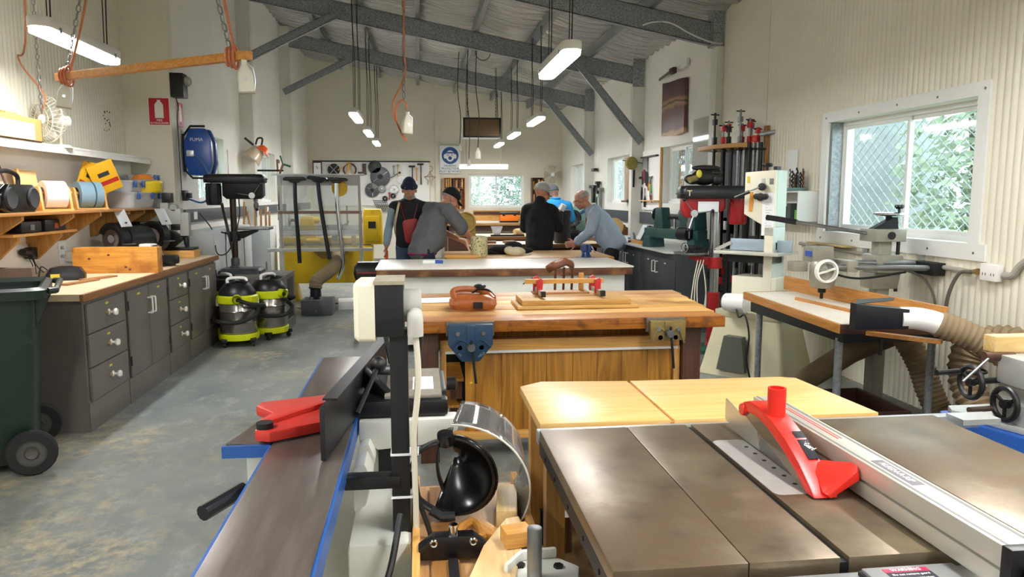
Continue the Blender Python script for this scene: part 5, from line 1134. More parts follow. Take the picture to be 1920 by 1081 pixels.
# ================================================================ WHITE BENCH and captain's chair
t = thing('workbench', 'long white-topped workbench with dark timber edge in mid room', 'workbench', (.87, 7.85, 0), world=True)
K().box(-.43, 2.16, 7.35, 8.42, .835, .85).o('top', mat('white_laminate', 'e8e2d6', .35, var=.06, vs=5), t, bev=.001)
K().box(-.42, 2.15, 7.352, 8.41, .765, .834).o('edge_frame', wood('bench_edge_brown', '6f4328', '472a18', 'x', 1., .5, ('8f6238', 6)), t, bev=.003)
K().box(-.385, 2.08, 7.40, 8.36, .08, .764).o('carcase', mat('flaking_white', 'd6d6cb', .55, var=.08, vs=5, wear=('a89f8a', .26, 6)), t, bev=.003)
t = thing('captains_chair', 'brown turned wooden chair between the two near benches', 'chair', (1.13, 6.45, 0), .45)
cw_ = wood('chair_brown', '7a4423', '4f2a14', 'z', .8, .35)
loft(K(), [rrect(.19, .20, .09, z) for z in (.42, .46)]).o('seat', cw_, t, bev=0)
for x, y in ((-.17, -.15), (.17, -.15), (-.17, .16), (.17, .16)): K().tube([(x*1.25, y*1.3, 0), (x*1.1, y*1.1, .2), (x, y, .42)], [.014, .023, .015], 10).o('leg', cw_, t)
K().tube(spline([(-.125, -.15, .93), (-.10, -.2, .965), (-.04, -.225, .985), (.0, -.23, 1.0), (.04, -.225, .985), (.10, -.2, .965), (.125, -.15, .93)]), .018, 10, flat=2.).o('crest_rail', cw_, t)
for x in (-.08, .0, .08): K().tube([(x, -.17, .45), (x*1.05, -.2, .6), (x*1.1, -.205, .7), (x*1.15, -.22, .95)], [.011, .017, .011, .011], 8).o('spindle', cw_, t)
# ================================================================ BENCHES FURTHER BACK
def plain_bench(name, label, x0, x1, y0, y1, topm, edgem, rails=True, z=.85):
    t = thing(name, label, 'workbench', ((x0+x1)/2, (y0+y1)/2, 0), world=True)
    K().box(x0, x1, y0, y1, z-.05, z).o('top', topm, t, bev=.003); K().box(x0+.0, x1-.0, y0-.022, y0, z-.06, z-.002).o('edge', edgem, t, bev=.002)
    for x in (x0+.08, x1-.18):
        for y in (y0+.08, y1-.16): K().box(x, x+.09, y, y+.09, 0, z-.05).o('leg', darkwood, t)
    K().box(x0+.1, x1-.1, y0+.08, y0+.11, z-.20, z-.05).o('rail', darkwood, t); K().box(x0+.1, x1-.1, y0+.1, y1-.1, .2, .22).o('lower_shelf', darkwood, t)
    return t
plain_bench('workbench', 'pine workbench carrying the blue vice, behind the white bench', .32, 2.26, 8.52, 9.62, wood('bench3_pine', 'dcb680', 'c3965a', 'x'), wood('bench3_edge', 'c9902f', 'a5701c', 'x'))
plain_bench('workbench', 'pale workbench carrying the dark log', .75, 2.75, 10.95, 11.7, wood('bench4_top', 'e0d0b6', 'c9b08a', 'x'), wood('bench4_edge', '9a6a38', '6f4520', 'x'))
plain_bench('workbench', 'cluttered workbench with mallet and screw bag', .55, 2.3, 13.1, 14.1, wood('bench5_top', 'dcc8a4', 'bb9660', 'x'), wood('bench4_edge', '', ''))
t = thing('bench_vice', 'small dark blue vice standing on the pine bench', 'vice', Z(1098, 482, .851), 0)
vb = mat('vice_navy', '20386e', .35, var=.15, vs=9)
K().box(-.1, .1, -.06, .06, 0, .006).o('plate', dullsteel, t); K().lathe([(.07, .006), (.055, .03), (.045, .06), (.05, .07), (0, .07)], n=18).o('swivel_base', vb, t)
K().box(-.055, .0, -.05, .05, .07, .15).o('fixed_jaw', vb, t, bev=.01); K().box(.015, .06, -.05, .05, .06, .15).o('moving_jaw', vb, t, bev=.01); K().box(-.02, .03, -.04, .04, .15, .158).o('jaw_plate', steel, t); K().tube([(.09, -.08, .06), (.09, .08, .12)], .006, 8).o('tommy_bar', steel, t)
t = thing('speckled_tube', 'speckled stone-pattern cylinder on the pine bench', 'cylinder', (.70, 8.78, .851))
spk = mat('terrazzo_speckle', 'cfc89a', .5, var=1, vs=55, col2='2e2c26', contrast=(.56, .60), wear=('8a8560', .36, 90))
K().lathe([(0, 0), (.098, 0), (.10, .01), (.10, .225), (.094, .232), (.088, .225), (.088, .02), (0, .02)], n=30).o('cylinder', spk, t)
K().tube(spline([(-.10, 0, .03), (-.13, 0, .1), (-.16, 0, .19), (-.24, .0, .21)]), .012, 8).o('handle_loop', mat('pale_pink', 'd9b7a4', .5), t)
K().box(-.2, .2, -.12, .12, 0, .03).o('base_board', pine_x, loc=(.48, 8.68, .851), label='pine board under the grey-shirted man\'s hands', cat='board', bev=.002)
t = thing('bundled_cloth', 'black jacket bundled on the pine bench', 'cloth', (1.05, 9.1, .851)); k = K()
for c, r in (((0, 0, .05), (.22, .12, .06)), ((.1, .05, .09), (.12, .1, .06)), ((-.2, -.05, .02), (.14, .05, .025)), ((.2, -.03, .04), (.14, .07, .04))): k.ell(c, r)
k.o('fabric', mat('black_fabric', '121214', .9), t)
t = thing('cloth_cap', 'cream cloth cap lying in front of the black jacket', 'cap', (1.15, 8.86, .851), .3); k = K(); k.ell((0, 0, .04), (.12, .09, .06)); k.ell((-.09, 0, .06), (.06, .07, .05)); k.o('crown', mat('cream_fabric', 'dccfae', .9, var=.15, vs=9), t); K().prism([(.05, -.06), (.17, -.05), (.19, 0), (.17, .05), (.05, .06)], .0, .012, 'xy').o('peak', mat('cream_fabric', ''), t)
t = thing('glue_stick', 'white tube with blue cap lying on the white bench', 'glue', Z(813, 491, .863), -.2); K().lathe([(0, -.11), (.02, -.11), (.022, -.02), (.022, .02), (0, .02)], axis='x', n=14).o('tube', paper, t); K().lathe([(0, .02), (.024, .02), (.02, .1), (0, .1)], axis='x', n=14).o('cap', bluec, t)
# log and bench-top clutter further back
t = thing('log_section', 'dark upright log section on the pale bench', 'log', (2.14, 11.1, .851)); k = K()
k.tube([(.005*math.sin(i), .004*math.cos(i*2), .5*i/8) for i in range(9)], [.125+.006*math.sin(i*3) for i in range(9)], 18); k.o('bark', mat('log_bark', '3a332d', .9, var=.4, vs=12, bump=.5, bs=40), t)
t = thing('carving_mallet', 'pale turned wooden mallet lying on the cluttered bench', 'mallet', (1.78, 13.3, .92), .5); K().lathe([(0, -.1), (.055, -.1), (.065, .02), (.05, .08), (.02, .09), (.018, .22), (0, .23)], axis='x', n=18).o('mallet', wood('mallet_beech', 'dbc092', 'c0a06a', 'x'), t)
t = thing('screw_bag', 'clear plastic bag of screws on the cluttered bench', 'bag', (1.38, 13.35, .851)); loft(K(), [rrect(a, b, .01, z, 2) for a, b, z in ((.05, .04, 0), (.07, .05, .07), (.11, .01, .17))]).o('bag', clear('bag_plastic', 'e6eef4', .4, .35), t); loft(K(), [rrect(a, b, .01, z, 2) for a, b, z in ((.045, .035, .002), (.055, .04, .06))]).o('screws', dark, t)
K().ell((0, 0, .05), (.12, .1, .06)).o('pink_rag', mat('pink_cloth', 'd98aa5', .9, var=.4, vs=12, col2='f0e0e4'), loc=(2.08, 13.4, .851), label='pink and white rag on the cluttered bench', cat='rag')
K().box(-.3, .3, -.03, .03, 0, .03).o('steel_rule', dark, loc=(1.55, 13.15, .851), label='dark steel straightedge along the cluttered bench edge', cat='ruler')
for i, x in enumerate((1.05, 1.35, 1.7)): K().box(-.09, .09, -.05, .05, 0, .035).o('wood_block', wood('clutter_block', '9a6d3c', '704a24', 'x'), loc=(x, 11.15+.05*i, .851), rot=(0, 0, .3*i), label=('brown block left on the pale bench', 'brown block in the middle of the pale bench', 'brown block next to the log')[i], cat='block', group='blocks on the pale bench')
# arch-topped timber sign behind the grey-shirted man
t = thing('timber_sign', 'round-topped olive timber sign standing on the back benches', 'sign', (.78, 12.7, .0)); K().box(-.3, .3, -.1, .25, 0, .88).o('trestle', darkwood, t)
sgn = [(-.17, .88), (.17, .88)]+[(.17*math.cos(a), 1.12+.17*math.sin(a)) for a in [math.pi*i/12 for i in range(13)]]
K().prism(sgn, -.015, .015, 'xz').o('panel', wood('sign_olive', '9a8238', '7a6020', 'x'), t); k = K(); k.ring((0, -.02, 1.12), .165, .015, 'y', 20, 6, 0, math.pi); k.o('rim', wood('sign_rim', 'b09050', '8a6c30', 'x'), t)
for r, z in enumerate((1.04, .97)):
    k = K(); q = random.Random(r)
    for i in range(7): k.bar((-.12+i*.036, -.0165, z-.02*q.random()), (-.12+i*.036+.02*q.random(), -.0165, z+.022), .006, .002)
    k.o('worn_lettering', ink, t)
# ================================================================ RIGHT SIDE
# ---- grey cupboards with white worktop
cg = mat('slate_cabinet_paint', '4b5156', .4, var=.12, vs=3)
names = ('grey two-door cupboard at the near end of the right worktop', 'grey two-door cupboard in the middle under the right worktop', 'grey two-door cupboard at the far end of the right worktop')
for i, (a, b) in enumerate(((8.1, 9.4), (9.405, 10.7), (10.705, 11.85))):
    t = thing('base_cabinet', names[i], 'cabinet', (3.25, (a+b)/2, 0), group='slate cupboards under the right worktop', world=True)
    K().box(2.87, 3.545, a, b, .0, .895).o('body', cg, t); m = (a+b)/2
    for s, p, q in ((1, a+.01, m-.004), (-1, m+.004, b-.01)):
        d = K().box(2.85, 2.868, p, q, .08, .83).o('door', cg, t, bev=.003)
        k = K(); dhandle(k, 2.85, m-s*.06, .71, -1, .13); k.o('handle', knobw, d); K().box(2.848, 2.85, (p+q)/2-.03, (p+q)/2+.03, .765, .78).o('name_tape', paper, d)
t = thing('worktop', 'white laminate worktop on the slate cupboards along the right wall', 'worktop', (3.2, 10, .9), world=True)
K().prism([(2.98, 8.06), (3.545, 8.06), (3.545, 11.9), (2.80, 11.9), (2.80, 8.3)], .896, .92, 'xy').o('board', mat('white_worktop', 'dedfda', .4, var=.05, vs=5), t, bev=.003)
K().box(3.60, 3.645, 8.06, 18.9, 1.12, 1.30).o('power_trunking', mat('trunking_grey', ''), label='dark grey power trunking along the right wall above the worktop', cat='trunking') 
for i, y in enumerate((8.5, 9.6)): K().box(-.02, 0, -.05, .05, -.05, .05).o('power_point', paper, loc=(3.60, y, 1.21), bev=.003, label=('white power point on the right trunking behind the red drill press', 'white power point on the right trunking behind the green lathe')[i], cat='power point', group='power points on the right trunking')
# ---- green mini lathe
def mini_lathe(loc, rz, label, paint):
    t = thing('mini_lathe', label, 'lathe', loc, rz)
    K().box(-.42, .42, -.06, .06, .08, .16).o('bed', paint, t, bev=.006)
    for x in (-.36, .34): K().prism([(x-.07, 0), (x+.07, 0), (x+.05, .09), (x-.05, .09)], -.09, .09, 'xz').o('foot', paint, t, bev=.006)
    K().prism([(-.40, .16), (-.16, .16), (-.18, .36), (-.37, .36)], -.075, .075, 'xz').o('headstock', paint, t, bev=.012)
    K().lathe([(0, -.05), (.06, -.05), (.065, 0), (.045, .01), (.045, .03), (.02, .035), (0, .035)], (-.13, 0, .27), 'x', 18).o('chuck', dullsteel, t)
    K().prism([(.12, .16), (.28, .16), (.25, .33), (.15, .33)], -.05, .05, 'xz').o('tailstock', paint, t, bev=.01)
    K().lathe([(0, 0), (.055, 0), (.055, .012), (.02, .02), (.02, .06), (0, .06)], (.30, 0, .27), 'x', 18).o('handwheel', steel, t)
    K().cyl((0, 0, .14), (0, 0, .24), .015, n=10).o('rest_post', steel, t); K().box(-.1, .1, -.012, .012, .235, .26).o('tool_rest', dark, t, bev=.004)
    K().lathe([(0, 0), (.05, 0), (.05, .14), (0, .14)], (-.36, .11, .13), 'x', 16).o('motor', dark, t); K().cyl((-.27, 0, .36), (-.27, 0, .40), .02, n=10).o('lock_knob', black, t)
    return t
gr = mat('lathe_green', '37605e', .35, var=.15, vs=8)
l = mini_lathe((3.08, 8.78, .921), 1.95, 'green mini lathe on the near end of the right worktop', gr); l.scale = (1.15, 1.3, 1.5)
t = thing('grinder_jig', 'green machine with white instruction plate on a pine board', 'machine', (3.02, 9.75, .921)); K().box(-.14, .14, -.22, .22, 0, .045).o('pine_base', pine_x, t, bev=.003)
k = K(); k.prism([(-.10, .046), (.10, .046), (.10, .22), (.0, .25)], -.14, .10, 'xz'); k.o('housing', gr, t, bev=.01); k = K(); k.prism([(-.112, .06), (-.108, .06), (-.01, .25), (-.014, .25)], -.12, .08, 'xz'); k.o('instruction_plate', paper, t)
K().box(-.08, .12, -.2, .2, 0, .03).o('dark_tray', black, loc=(3.15, 10.6, .921), label='flat black tray on the right worktop', cat='tray', bev=.004)
for i, y in enumerate((10.25, 10.35, 10.47)): K().lathe([(0, 0), (.022, 0), (.022, .08), (.012, .1), (.012, .12), (0, .12)], n=12).o('glue_bottle', (alu, dullsteel, knobw)[i], loc=(2.98+.05*i, y, .921), label=('silver bottle', 'grey bottle', 'white bottle')[i]+' in the row of three on the right worktop', cat='bottle', group='three small bottles on the right worktop')
K().box(-.06, .06, -.03, .03, 0, .03).o('brown_block', darkwood, loc=(2.93, 10.05, .921), label='small brown block on the right worktop edge', cat='block')
# ---- sloping brown rack and sanding disc behind the hooded man
t = thing('timber_rack', 'brown sloping timber rack standing against the right wall', 'rack', (3.3, 12.7, 0))
K().prism([(-.35, .0), (.3, 0), (.3, .95), (-.35, 1.32)], -.55, -.52, 'xz').o('side', wood('rack_brown', '7c4f22', '54320f', 'z'), t); K().prism([(-.35, .0), (.3, 0), (.3, .95), (-.35, 1.32)], .40, .43, 'xz').o('side', wood('rack_brown', '', ''), t)
for x in (-.3, -.1, .1): K().box(x, x+.02, -.52, .40, .0, 1.1-.2*x).o('divider', wood('rack_brown', '', ''), t)
K().lathe([(0, -.015), (.14, -.015), (.145, 0), (.14, .015), (0, .015)], axis='x', n=28).o('sanding_disc', mat('disc_tan', 'b09058', .8, var=.2, vs=20), loc=(3.12, 11.74, 1.066), rot=(0, 0, 1.2), label='round tan disc standing by the brown timber rack', cat='disc')
g2 = grinder((2.95, 14.3, .86), 1.3, 'dark grinder with a round black wheel behind the hooded man', mat('grinder_slate', '2c3034', .4), shields=False); g2.scale = (1.4,)*3
t = thing('machine_stand', 'dark stand under the grinder by the right wall', 'stand', (2.95, 14.3, 0)); K().box(-.28, .28, -.3, .3, .82, .858).o('top', dark, t)
for x in (-.24, .24):
    for y in (-.26, .26): K().box(x-.03, x+.03, y-.03, y+.03, 0, .82).o('leg', dark, t)
t = thing('planer', 'green machine standing by the far right window', 'machine', (3.2, 15.0, 0)); K().box(-.3, .3, -.3, .3, 0, .85).o('stand', dark, t); K().box(-.25, .25, -.25, .25, .85, 1.35).o('body', mat('pale_green', '7fa596', .4), t, bev=.03)
# ---- red floor drill press
dp = drill_press((2.92, 7.12, 0), math.pi-.15, 'red floor-standing drill press with round table', red, black, steel, 1.655, 1.0, 1.345, floor=True, motor=red, roundt=True, sc=1.25, hs=-1)
K().box(.0, .2, .087, .092, 1.40, 1.50).o('speed_chart', paper, dp)
k = K(); k.box(.27, .32, .1355, .138, 1.60, 1.61); k.box(.29, .30, .1355, .138, 1.555, 1.61); k.o('tape_mark', mat('masking_tape', 'd9c49a', .7), dp)
t = thing('leather_gloves', 'black leather gloves heaped on top of the red drill press', 'gloves', (2.78, 7.12, 1.656)); k = K()
for c, r in (((0, 0, .08), (.13, .09, .08)), ((.1, .02, .12), (.10, .07, .05)), ((-.12, -.03, .06), (.09, .05, .05)), ((.02, .0, .17), (.15, .05, .03)), ((.12, -.04, .06), (.06, .05, .06))): k.ell(c, r)
k.o('leather', mat('black_leather', '1b1a19', .5, var=.3, vs=12), t)
K().cyl((-.12, -.1, .07), (-.19, -.12, .05), .03, n=14).o('cuff', mat('olive_cuff', '7c6a3a', .6), t); K().ell((-.09, -.11, .11), (.03, .015, .04)).o('yellow_tag', yel, t)
t = thing('machine_vice', 'grey drill vice sitting on the round drill press table', 'vice', (2.72, 7.1, 1.001), .4); K().box(-.1, .1, -.06, .06, 0, .03).o('bed', dark, t, bev=.004); K().box(-.1, -.06, -.06, .06, .03, .075).o('jaw', dark, t, bev=.004); K().box(.0, .04, -.06, .06, .03, .075).o('jaw', dark, t, bev=.004); K().ring((-.16, 0, .05), .045, .007, 'x', 20, 6).o('handwheel', steel, t); K().cyl((-.17, 0, .05), (.04, 0, .05), .01, n=10).o('screw', steel, t)
k = K()
for i in range(3): k.tube(spline([(2.72+.03*i, 7.05, .93), (2.66+.02*i, 7.0, .7), (2.64+.04*i, 6.98, .45-.05*i), (2.74+.02*i, 7.0, .35-.03*i), (2.8, 7.02, .6), (2.77, 7.05, .9)]), .006, 5)
k.o('looped_cable', cord_w, label='cream power cord looped below the red drill press table', cat='cable')
# ---- clamp rack with sash clamps
t = thing('clamp_rack', 'pine clamp rack with uprights on the wall beside the bandsaw', 'rack', (3.4, 7.9, 1), world=True)
K().prism([(3.30, 7.55), (3.62, 7.55), (3.62, 8.55), (3.18, 8.35), (3.18, 7.85)], 2.06, 2.105, 'xy').o('shelf', wood('rack_pine', 'c99a5c', 'a87738', 'x'), t, bev=.003)
K().box(3.585, 3.625, 7.50, 7.55, 1.2, 2.28).o('post', wood('rack_pine_post', 'a87c48', '80562a', 'z'), t, bev=.002); K().box(3.60, 3.63, 7.55, 8.55, 1.0, 2.06).o('back_board', mat('rack_backing', '2e3338', .6), t)
rnd = random.Random(11)
fin = ['first', 'second', 'third', 'fourth', 'fifth', 'sixth', 'seventh', 'eighth', 'ninth', 'tenth', 'eleventh', 'twelfth', 'thirteenth', 'fourteenth']
spots = [(3.20, 7.98), (3.25, 7.86), (3.30, 7.75), (3.345, 7.68), (3.39, 7.63), (3.43, 7.60), (3.47, 7.58), (3.51, 7.57), (3.545, 7.57), (3.575, 7.58), (3.23, 8.05), (3.29, 7.92), (3.41, 7.78), (3.5, 7.7)]
for i, (x, y) in enumerate(spots):
    L = rnd.uniform(1.35, 1.75); zt = 2.02-.0*i
    t = thing('sash_clamp', fin[i]+' sash clamp from the left hanging under the pine clamp rack', 'clamp', (x, y-.05, 2.05-L), group='sash clamps hanging on the rack')
    K().cyl((0, 0, 0), (0, 0, L+.06), (.013, .017, .021)[i % 3], n=12).o('bar', (galv, dullsteel, blackm)[i % 3] if i > 1 else blackm, t)
    K().box(-.025, .025, -.05, .02, .12, .2).o('tail_jaw', red if i % 2 else dark, t, bev=.004); K().box(-.02, .02, -.035, .02, L-.02, L+.0).o('head_jaw', dark, t, bev=.004)
    K().tube([(-.04, -.06, .05), (.04, -.06, .05)], .005, 6).o('tommy_bar', dark, t)
up_ = [(3.20, 7.92, .34, 0), (3.27, 7.86, .22, 1), (3.31, 7.8, .2, 0), (3.35, 7.9, .26, 1), (3.40, 7.72, .36, 2), (3.45, 7.78, .22, 1), (3.50, 7.70, .27, 1), (3.54, 7.75, .26, 2), (3.57, 7.66, .17, 1)]
for i, (x, y, h, m) in enumerate(up_):
    t = thing('bar_clamp', fin[i]+' upright clamp from the left standing on the pine clamp rack', 'clamp', (x, y, 2.106), group='clamps standing on the rack'); mm = (blackm, rd, dullsteel)[m]
    K().cyl((0, 0, 0), (0, 0, h), .012, n=10).o('bar', dullsteel if m else blackm, t); K().box(-.02, .02, -.025, .025, .0, .08).o('jaw', mm, t, bev=.004); K().box(-.02, .02, -.03, .03, h*.62, h*.62+.06).o('sliding_jaw', mm, t, bev=.004)
    K().tube([(-.05, -.01, h-.02), (.05, .01, h-.02)], .007, 6).o('tommy_bar', blackm, t)
t = thing('coil_holder', 'red cylindrical clamp head lying on the pine clamp rack', 'clamp', (3.52, 7.6, 2.106)); K().lathe([(0, 0), (.045, 0), (.045, .015), (.038, .02), (.038, .06), (.045, .065), (.045, .08), (0, .08)], n=18).o('head', rd, t)
K().cyl((0, 0, 0), (.12, -.12, .02), .022, n=14).o('pipe_end', galv, loc=(3.54, 7.52, 2.19), label='galvanised pipe end poking out from the clamp rack', cat='pipe')
K().box(3.615, 3.645, 9.02, 9.68, 1.5, 2.55).o('wall_panel', clear('perspex_panel', 'e8ecea', .3, .6, 'd9dcd4'), label='pale perspex panel fixed on the right wall above the window edge', cat='panel')
# ---- cream bandsaw
t = thing('bandsaw', 'cream upright bandsaw between the clamp rack and the router table', 'bandsaw', (2.96, 5.98, 0), -.87)
bc = mat('bandsaw_cream', 'e6e2cb', .38, var=.06, vs=4); bg = mat('bandsaw_side', 'cfdbd0', .4)
K().prism([(-.27, 1.40), (-.07, 1.29), (0, 1.29), (0, 1.77), (-.27, 1.755)], 0, .05, 'xz').o('upper_door', bc, t, bev=.006)
K().prism([(-.27, 1.40), (-.07, 1.29), (0, 1.29), (0, 1.77), (-.27, 1.755)], .052, .24, 'xz').o('upper_frame', bg, t, bev=.006)
K().box(-.075, 0, .0, .24, .56, 1.29).o('spine', bg, t, bev=.004); K().box(-.075, -.0, -.004, .0, .56, 1.29).o('spine_front', bc, t)
K().box(-.36, .04, .0, .24, .56, .86).o('lower_frame', bc, t, bev=.008); 
loft(K(), [[(-.16+a*1, .12+b, z) for a, b, _ in rrect(w, d, .05, 0)] for w, d, z in ((.40, .33, 0), (.385, .31, .06), (.30, .22, .50), (.31, .23, .52), (.31, .23, .56))]).o('pedestal', mat('pedestal_cream', 'd9d3b0', .45, var=.15, vs=3, wear=('a39455', .30, 4)), t)
K().prism([(-.36, .06), (-.10, .06), (-.14, .36), (-.30, .36)], -.235, -.15, 'xz').o('pedestal_recess', mat('recess_grey', '5e6257', .6), t)
K().box(-.48, .10, -.12, .30, 1.055, 1.08).o('table', mat('bandsaw_table', 'd6d6c8', .3, .4), t, bev=.004); K().box(-.40, .0, .0, .2, .98, 1.055).o('trunnion', black, t)
K().box(-.40, -.078, .03, .045, 1.085, 1.185).o('rip_fence', mat('fence_blue_grey', '9fb0be', .35, .3), t, bev=.003); K().bar((-.52, .0, 1.08), (-.39, .03, 1.15), .02, .03).o('fence_arm', alu, t)
K().box(-.225, -.219, .08, .095, .86, 1.40).o('blade', steel, t); K().cyl((-.22, .085, 1.2), (-.22, .085, 1.42), .012, n=10).o('guide_post', steel, t); K().box(-.25, -.19, .06, .11, 1.16, 1.21).o('blade_guide', dark, t)
for x, z, r in ((-.10, 1.63, .032), (-.11, 1.545, .034), (-.07, 1.548, .025), (-.145, 1.55, .025)): K().lathe([(0, -.05), (r, -.045), (r, -.02), (.01, -.015), (.01, .0)], (x, 0, z), 'y', 14).o('knob', black, t)
K().tube([(-.11, -.04, 1.63), (-.22, -.06, 1.585)], .006, 6).o('tension_lever', steel, t); K().tube([(-.2, -.055, 1.59), (-.32, -.075, 1.54)], .015, 8).o('lever_grip', black, t)
K().prism([(-.225, 1.42), (-.195, 1.42), (-.185, 1.50), (-.19, 1.59), (-.22, 1.585)], -.003, -.001, 'xz').o('orange_scale', mat('orange_sticker', 'e0963a', .5), t)
K().box(-.25, -.225, -.003, -.001, 1.665, 1.72).o('yellow_sticker', yel, t); K().box(-.12, -.09, -.003, -.001, 1.66, 1.70).o('grey_sticker', alu, t); K().box(-.05, -.015, -.003, -.001, 1.65, 1.70).o('rating_plate', dullsteel, t)
K().box(-.105, .0, -.004, -.002, 1.22, 1.585).o('paper_sheet', paper, t); K().box(-.095, -.075, -.0048, -.004, 1.55, 1.565).o('sheet_heading', bluec, t)
k = K()
for i in range(11): k.box(-.075, -.02-.02*(i % 3), -.0046, -.004, 1.50-i*.022, 1.503-i*.022)
k.o('sheet_print', mat('grey_print', '9a9ca4', .7), t)
K().cyl((-.12, .1, 1.76), (-.12, .1, 1.80), .01, n=8).o('wheel_stem', dark, t); K().lathe([(0, 1.80), (.04, 1.80), (.045, 1.815), (.04, 1.83), (0, 1.83)], (-.12, .1, 0), n=10).o('tension_wheel', black, t); K().box(-.03, .0, .02, .1, 1.77, 1.80).o('top_block', black, t)
K().lathe([(0, -.06), (.05, -.06), (.075, -.05), (.08, .0), (.08, .14), (.05, .15), (0, .15)], (-.28, -.16, .645), 'x', 22).o('motor', wht, t)
k = K()
for i in range(10): k.ring((-.342, -.16, .645), .065-.006*i, .0015, 'x', 16, 4)
k.o('motor_grille', alu, t)
K().box(.0, .012, .06, .14, 1.10, 1.16).o('stop_box', black, t); K().lathe([(0, 0), (.028, 0), (.03, .02), (0, .035)], (.012, .10, 1.13), 'x', 14).o('stop_button', mat('stop_yellow', 'd9b320', .4), t)
K().tube(spline([(-.2, -.22, .6), (-.16, -.25, .54), (-.1, -.26, .56), (-.04, -.3, .4), (-.05, -.31, .2), (-.02, -.30, .05)]), .008, 6).o('power_cord', cord_k, t)
K().box(.01, .14, .06, .075, 1.08, 1.18).o('mitre_gauge', mat('fence_blue_grey', ''), t, bev=.003)
# ---- little wall cabinet with drill bits
t = thing('wall_cabinet', 'small white open wall cabinet holding drill bits on its top', 'wall cabinet', (3.5, 6.45, 1.3), world=True)
cwt = mat('old_white', 'e0e1dc', .5, var=.06, vs=6, wear=('9d998c', .25, 9)); y0, y1, z0, z1 = 6.48, 7.08, 1.32, 1.60
for a in ((3.43, 3.63, y0, y1, z0, z0+.015), (3.43, 3.63, y0, y1, z1-.015, z1), (3.43, 3.63, y0, y0+.015, z0+.0152, z1-.0152), (3.43, 3.63, y1-.015, y1, z0+.0152, z1-.0152), (3.615, 3.63, y0+.0152, y1-.0152, z0+.0152, z1-.0152)): K().box(*a).o('panel', cwt, t)
for i, (a, h, c) in enumerate(((6.52, .09, 'green_box'), (6.67, .15, 'slate_box'), (6.82, .12, 'brick_box'))): K().box(3.46, 3.56, a, a+.07, z0+.016, z0+.016+h).o('small_box', mat(c, {'green_box': '6fb23a', 'slate_box': '4c5356', 'brick_box': '7d3a30'}[c], .5), t)
K().lathe([(0, 0), (.085, 0), (.09, .012), (.08, .03), (0, .03)], n=24).o('bit_tray', mat('tray_teal', '6f8d8a', .5), loc=(3.535, 6.72, 1.601), label='round teal tray on the small wall cabinet', cat='tray')
for i in range(12):
    a = i*.52; x, y = 3.535+.065*math.cos(a)*(1-.45*(i % 2)), 6.72+.07*math.sin(a)*(1-.45*(i % 2)); h = random.Random(i).uniform(.10, .19)
    k = K(); k.tube([(.006*math.cos(j*1.6), .006*math.sin(j*1.6), h*j/14) for j in range(15)], .0075, 5); k.o('drill_bit', (dullsteel, mat('bit_bronze', '7a5a3c', .4, .6), dark)[i % 3], loc=(x, y, 1.632), label='twist drill bit standing in the round teal tray', cat='drill bit', group='drill bits in the teal tray')
K().box(0, .003, -.10, .10, -.14, .14).o('paper_notice', paper, loc=(3.628, 7.0, 1.86), label='white paper notice taped above the little wall cabinet', cat='notice')
K().box(3.52, 3.618, 5.85, 6.46, 1.125, 1.138).o('sill_board', wood('sill_pine', 'd6b98a', 'bb9862', 'y'), label='thin timber ledge under the near window', cat='ledge')
# ---- radial-arm router over its table
t = thing('router_table', 'white-topped router table with timber edges and steel legs', 'table', (2.9, 4.8, 0), world=True)
K().prism([(2.47, 4.08), (3.20, 3.96), (3.29, 4.2), (3.29, 5.59), (2.555, 5.56)], .772, .802, 'xy').o('top', mat('router_white', 'ded8c8', .45, var=.1, vs=4), t)
am = wood('amber_edge', 'c98f4a', 'a86b2a', 'y', .9)
K().bar((2.455, 4.06, .775), (2.545, 5.58, .775), .025, .055).o('edging', am, t, bev=.002); K().bar((2.45, 4.065, .775), (3.20, 3.943, .775), .025, .055).o('edging', darkwood, t, bev=.002); K().bar((2.545, 5.575, .775), (3.29, 5.605, .775), .025, .055).o('edging', am, t, bev=.002)
K().bar((2.95, 5.72, .855), (3.06, 3.98, .855), .025, .105).o('fence', am, t, bev=.002); K().bar((2.72, 5.1, .812), (2.82, 4.05, .812), .02, .02).o('guide_strip', am, t)
K().box(2.56, 3.27, 4.20, 5.5, .66, .74).o('under_frame', blackm, t, bev=.004); 
for x, y in ((2.60, 5.42), (2.58, 4.28), (3.24, 5.4), (3.22, 4.3)): K().cyl((x, y, 0), (x, y, .68), .024, n=14).o('leg', galv, t)
K().cyl((2.75, 4.12, .77), (2.75, 4.12, .60), .012, n=10).o('stop_rod', blackm, t)
K().bar((2.60, 4.03, .755), (2.86, 3.74, .752), .05, .022).o('loose_strip', am, t)
t = thing('radial_router', 'grey radial-arm router on a steel column behind its table', 'router', (3.35, 5.1, 0), world=True)
rgm = mat('router_grey', '9d9a8c', .4, .3, var=.15, vs=9, wear=('6e6a5c', .28, 12)); X0, Y0_ = 3.37, 5.1
K().box(X0-.055, X0+.045, Y0_-.05, Y0_+.05, 0, 1.31).o('column', rgm, t, bev=.01)
K().box(X0-.12, X0+.12, Y0_-.1, Y0_+.1, 1.225, 1.315).o('column_head', rgm, t, bev=.006); K().cyl((X0-.0, Y0_-.10, 1.27), (X0-.0, Y0_-.112, 1.27), .028, n=16).o('head_bolt', black, t)
K().prism([(X0-.10, 1.315), (X0+.10, 1.315), (X0+.09, 1.40), (X0+.06, 1.40)], Y0_-.03, Y0_+.03, 'xz').o('head_web', dark, t)
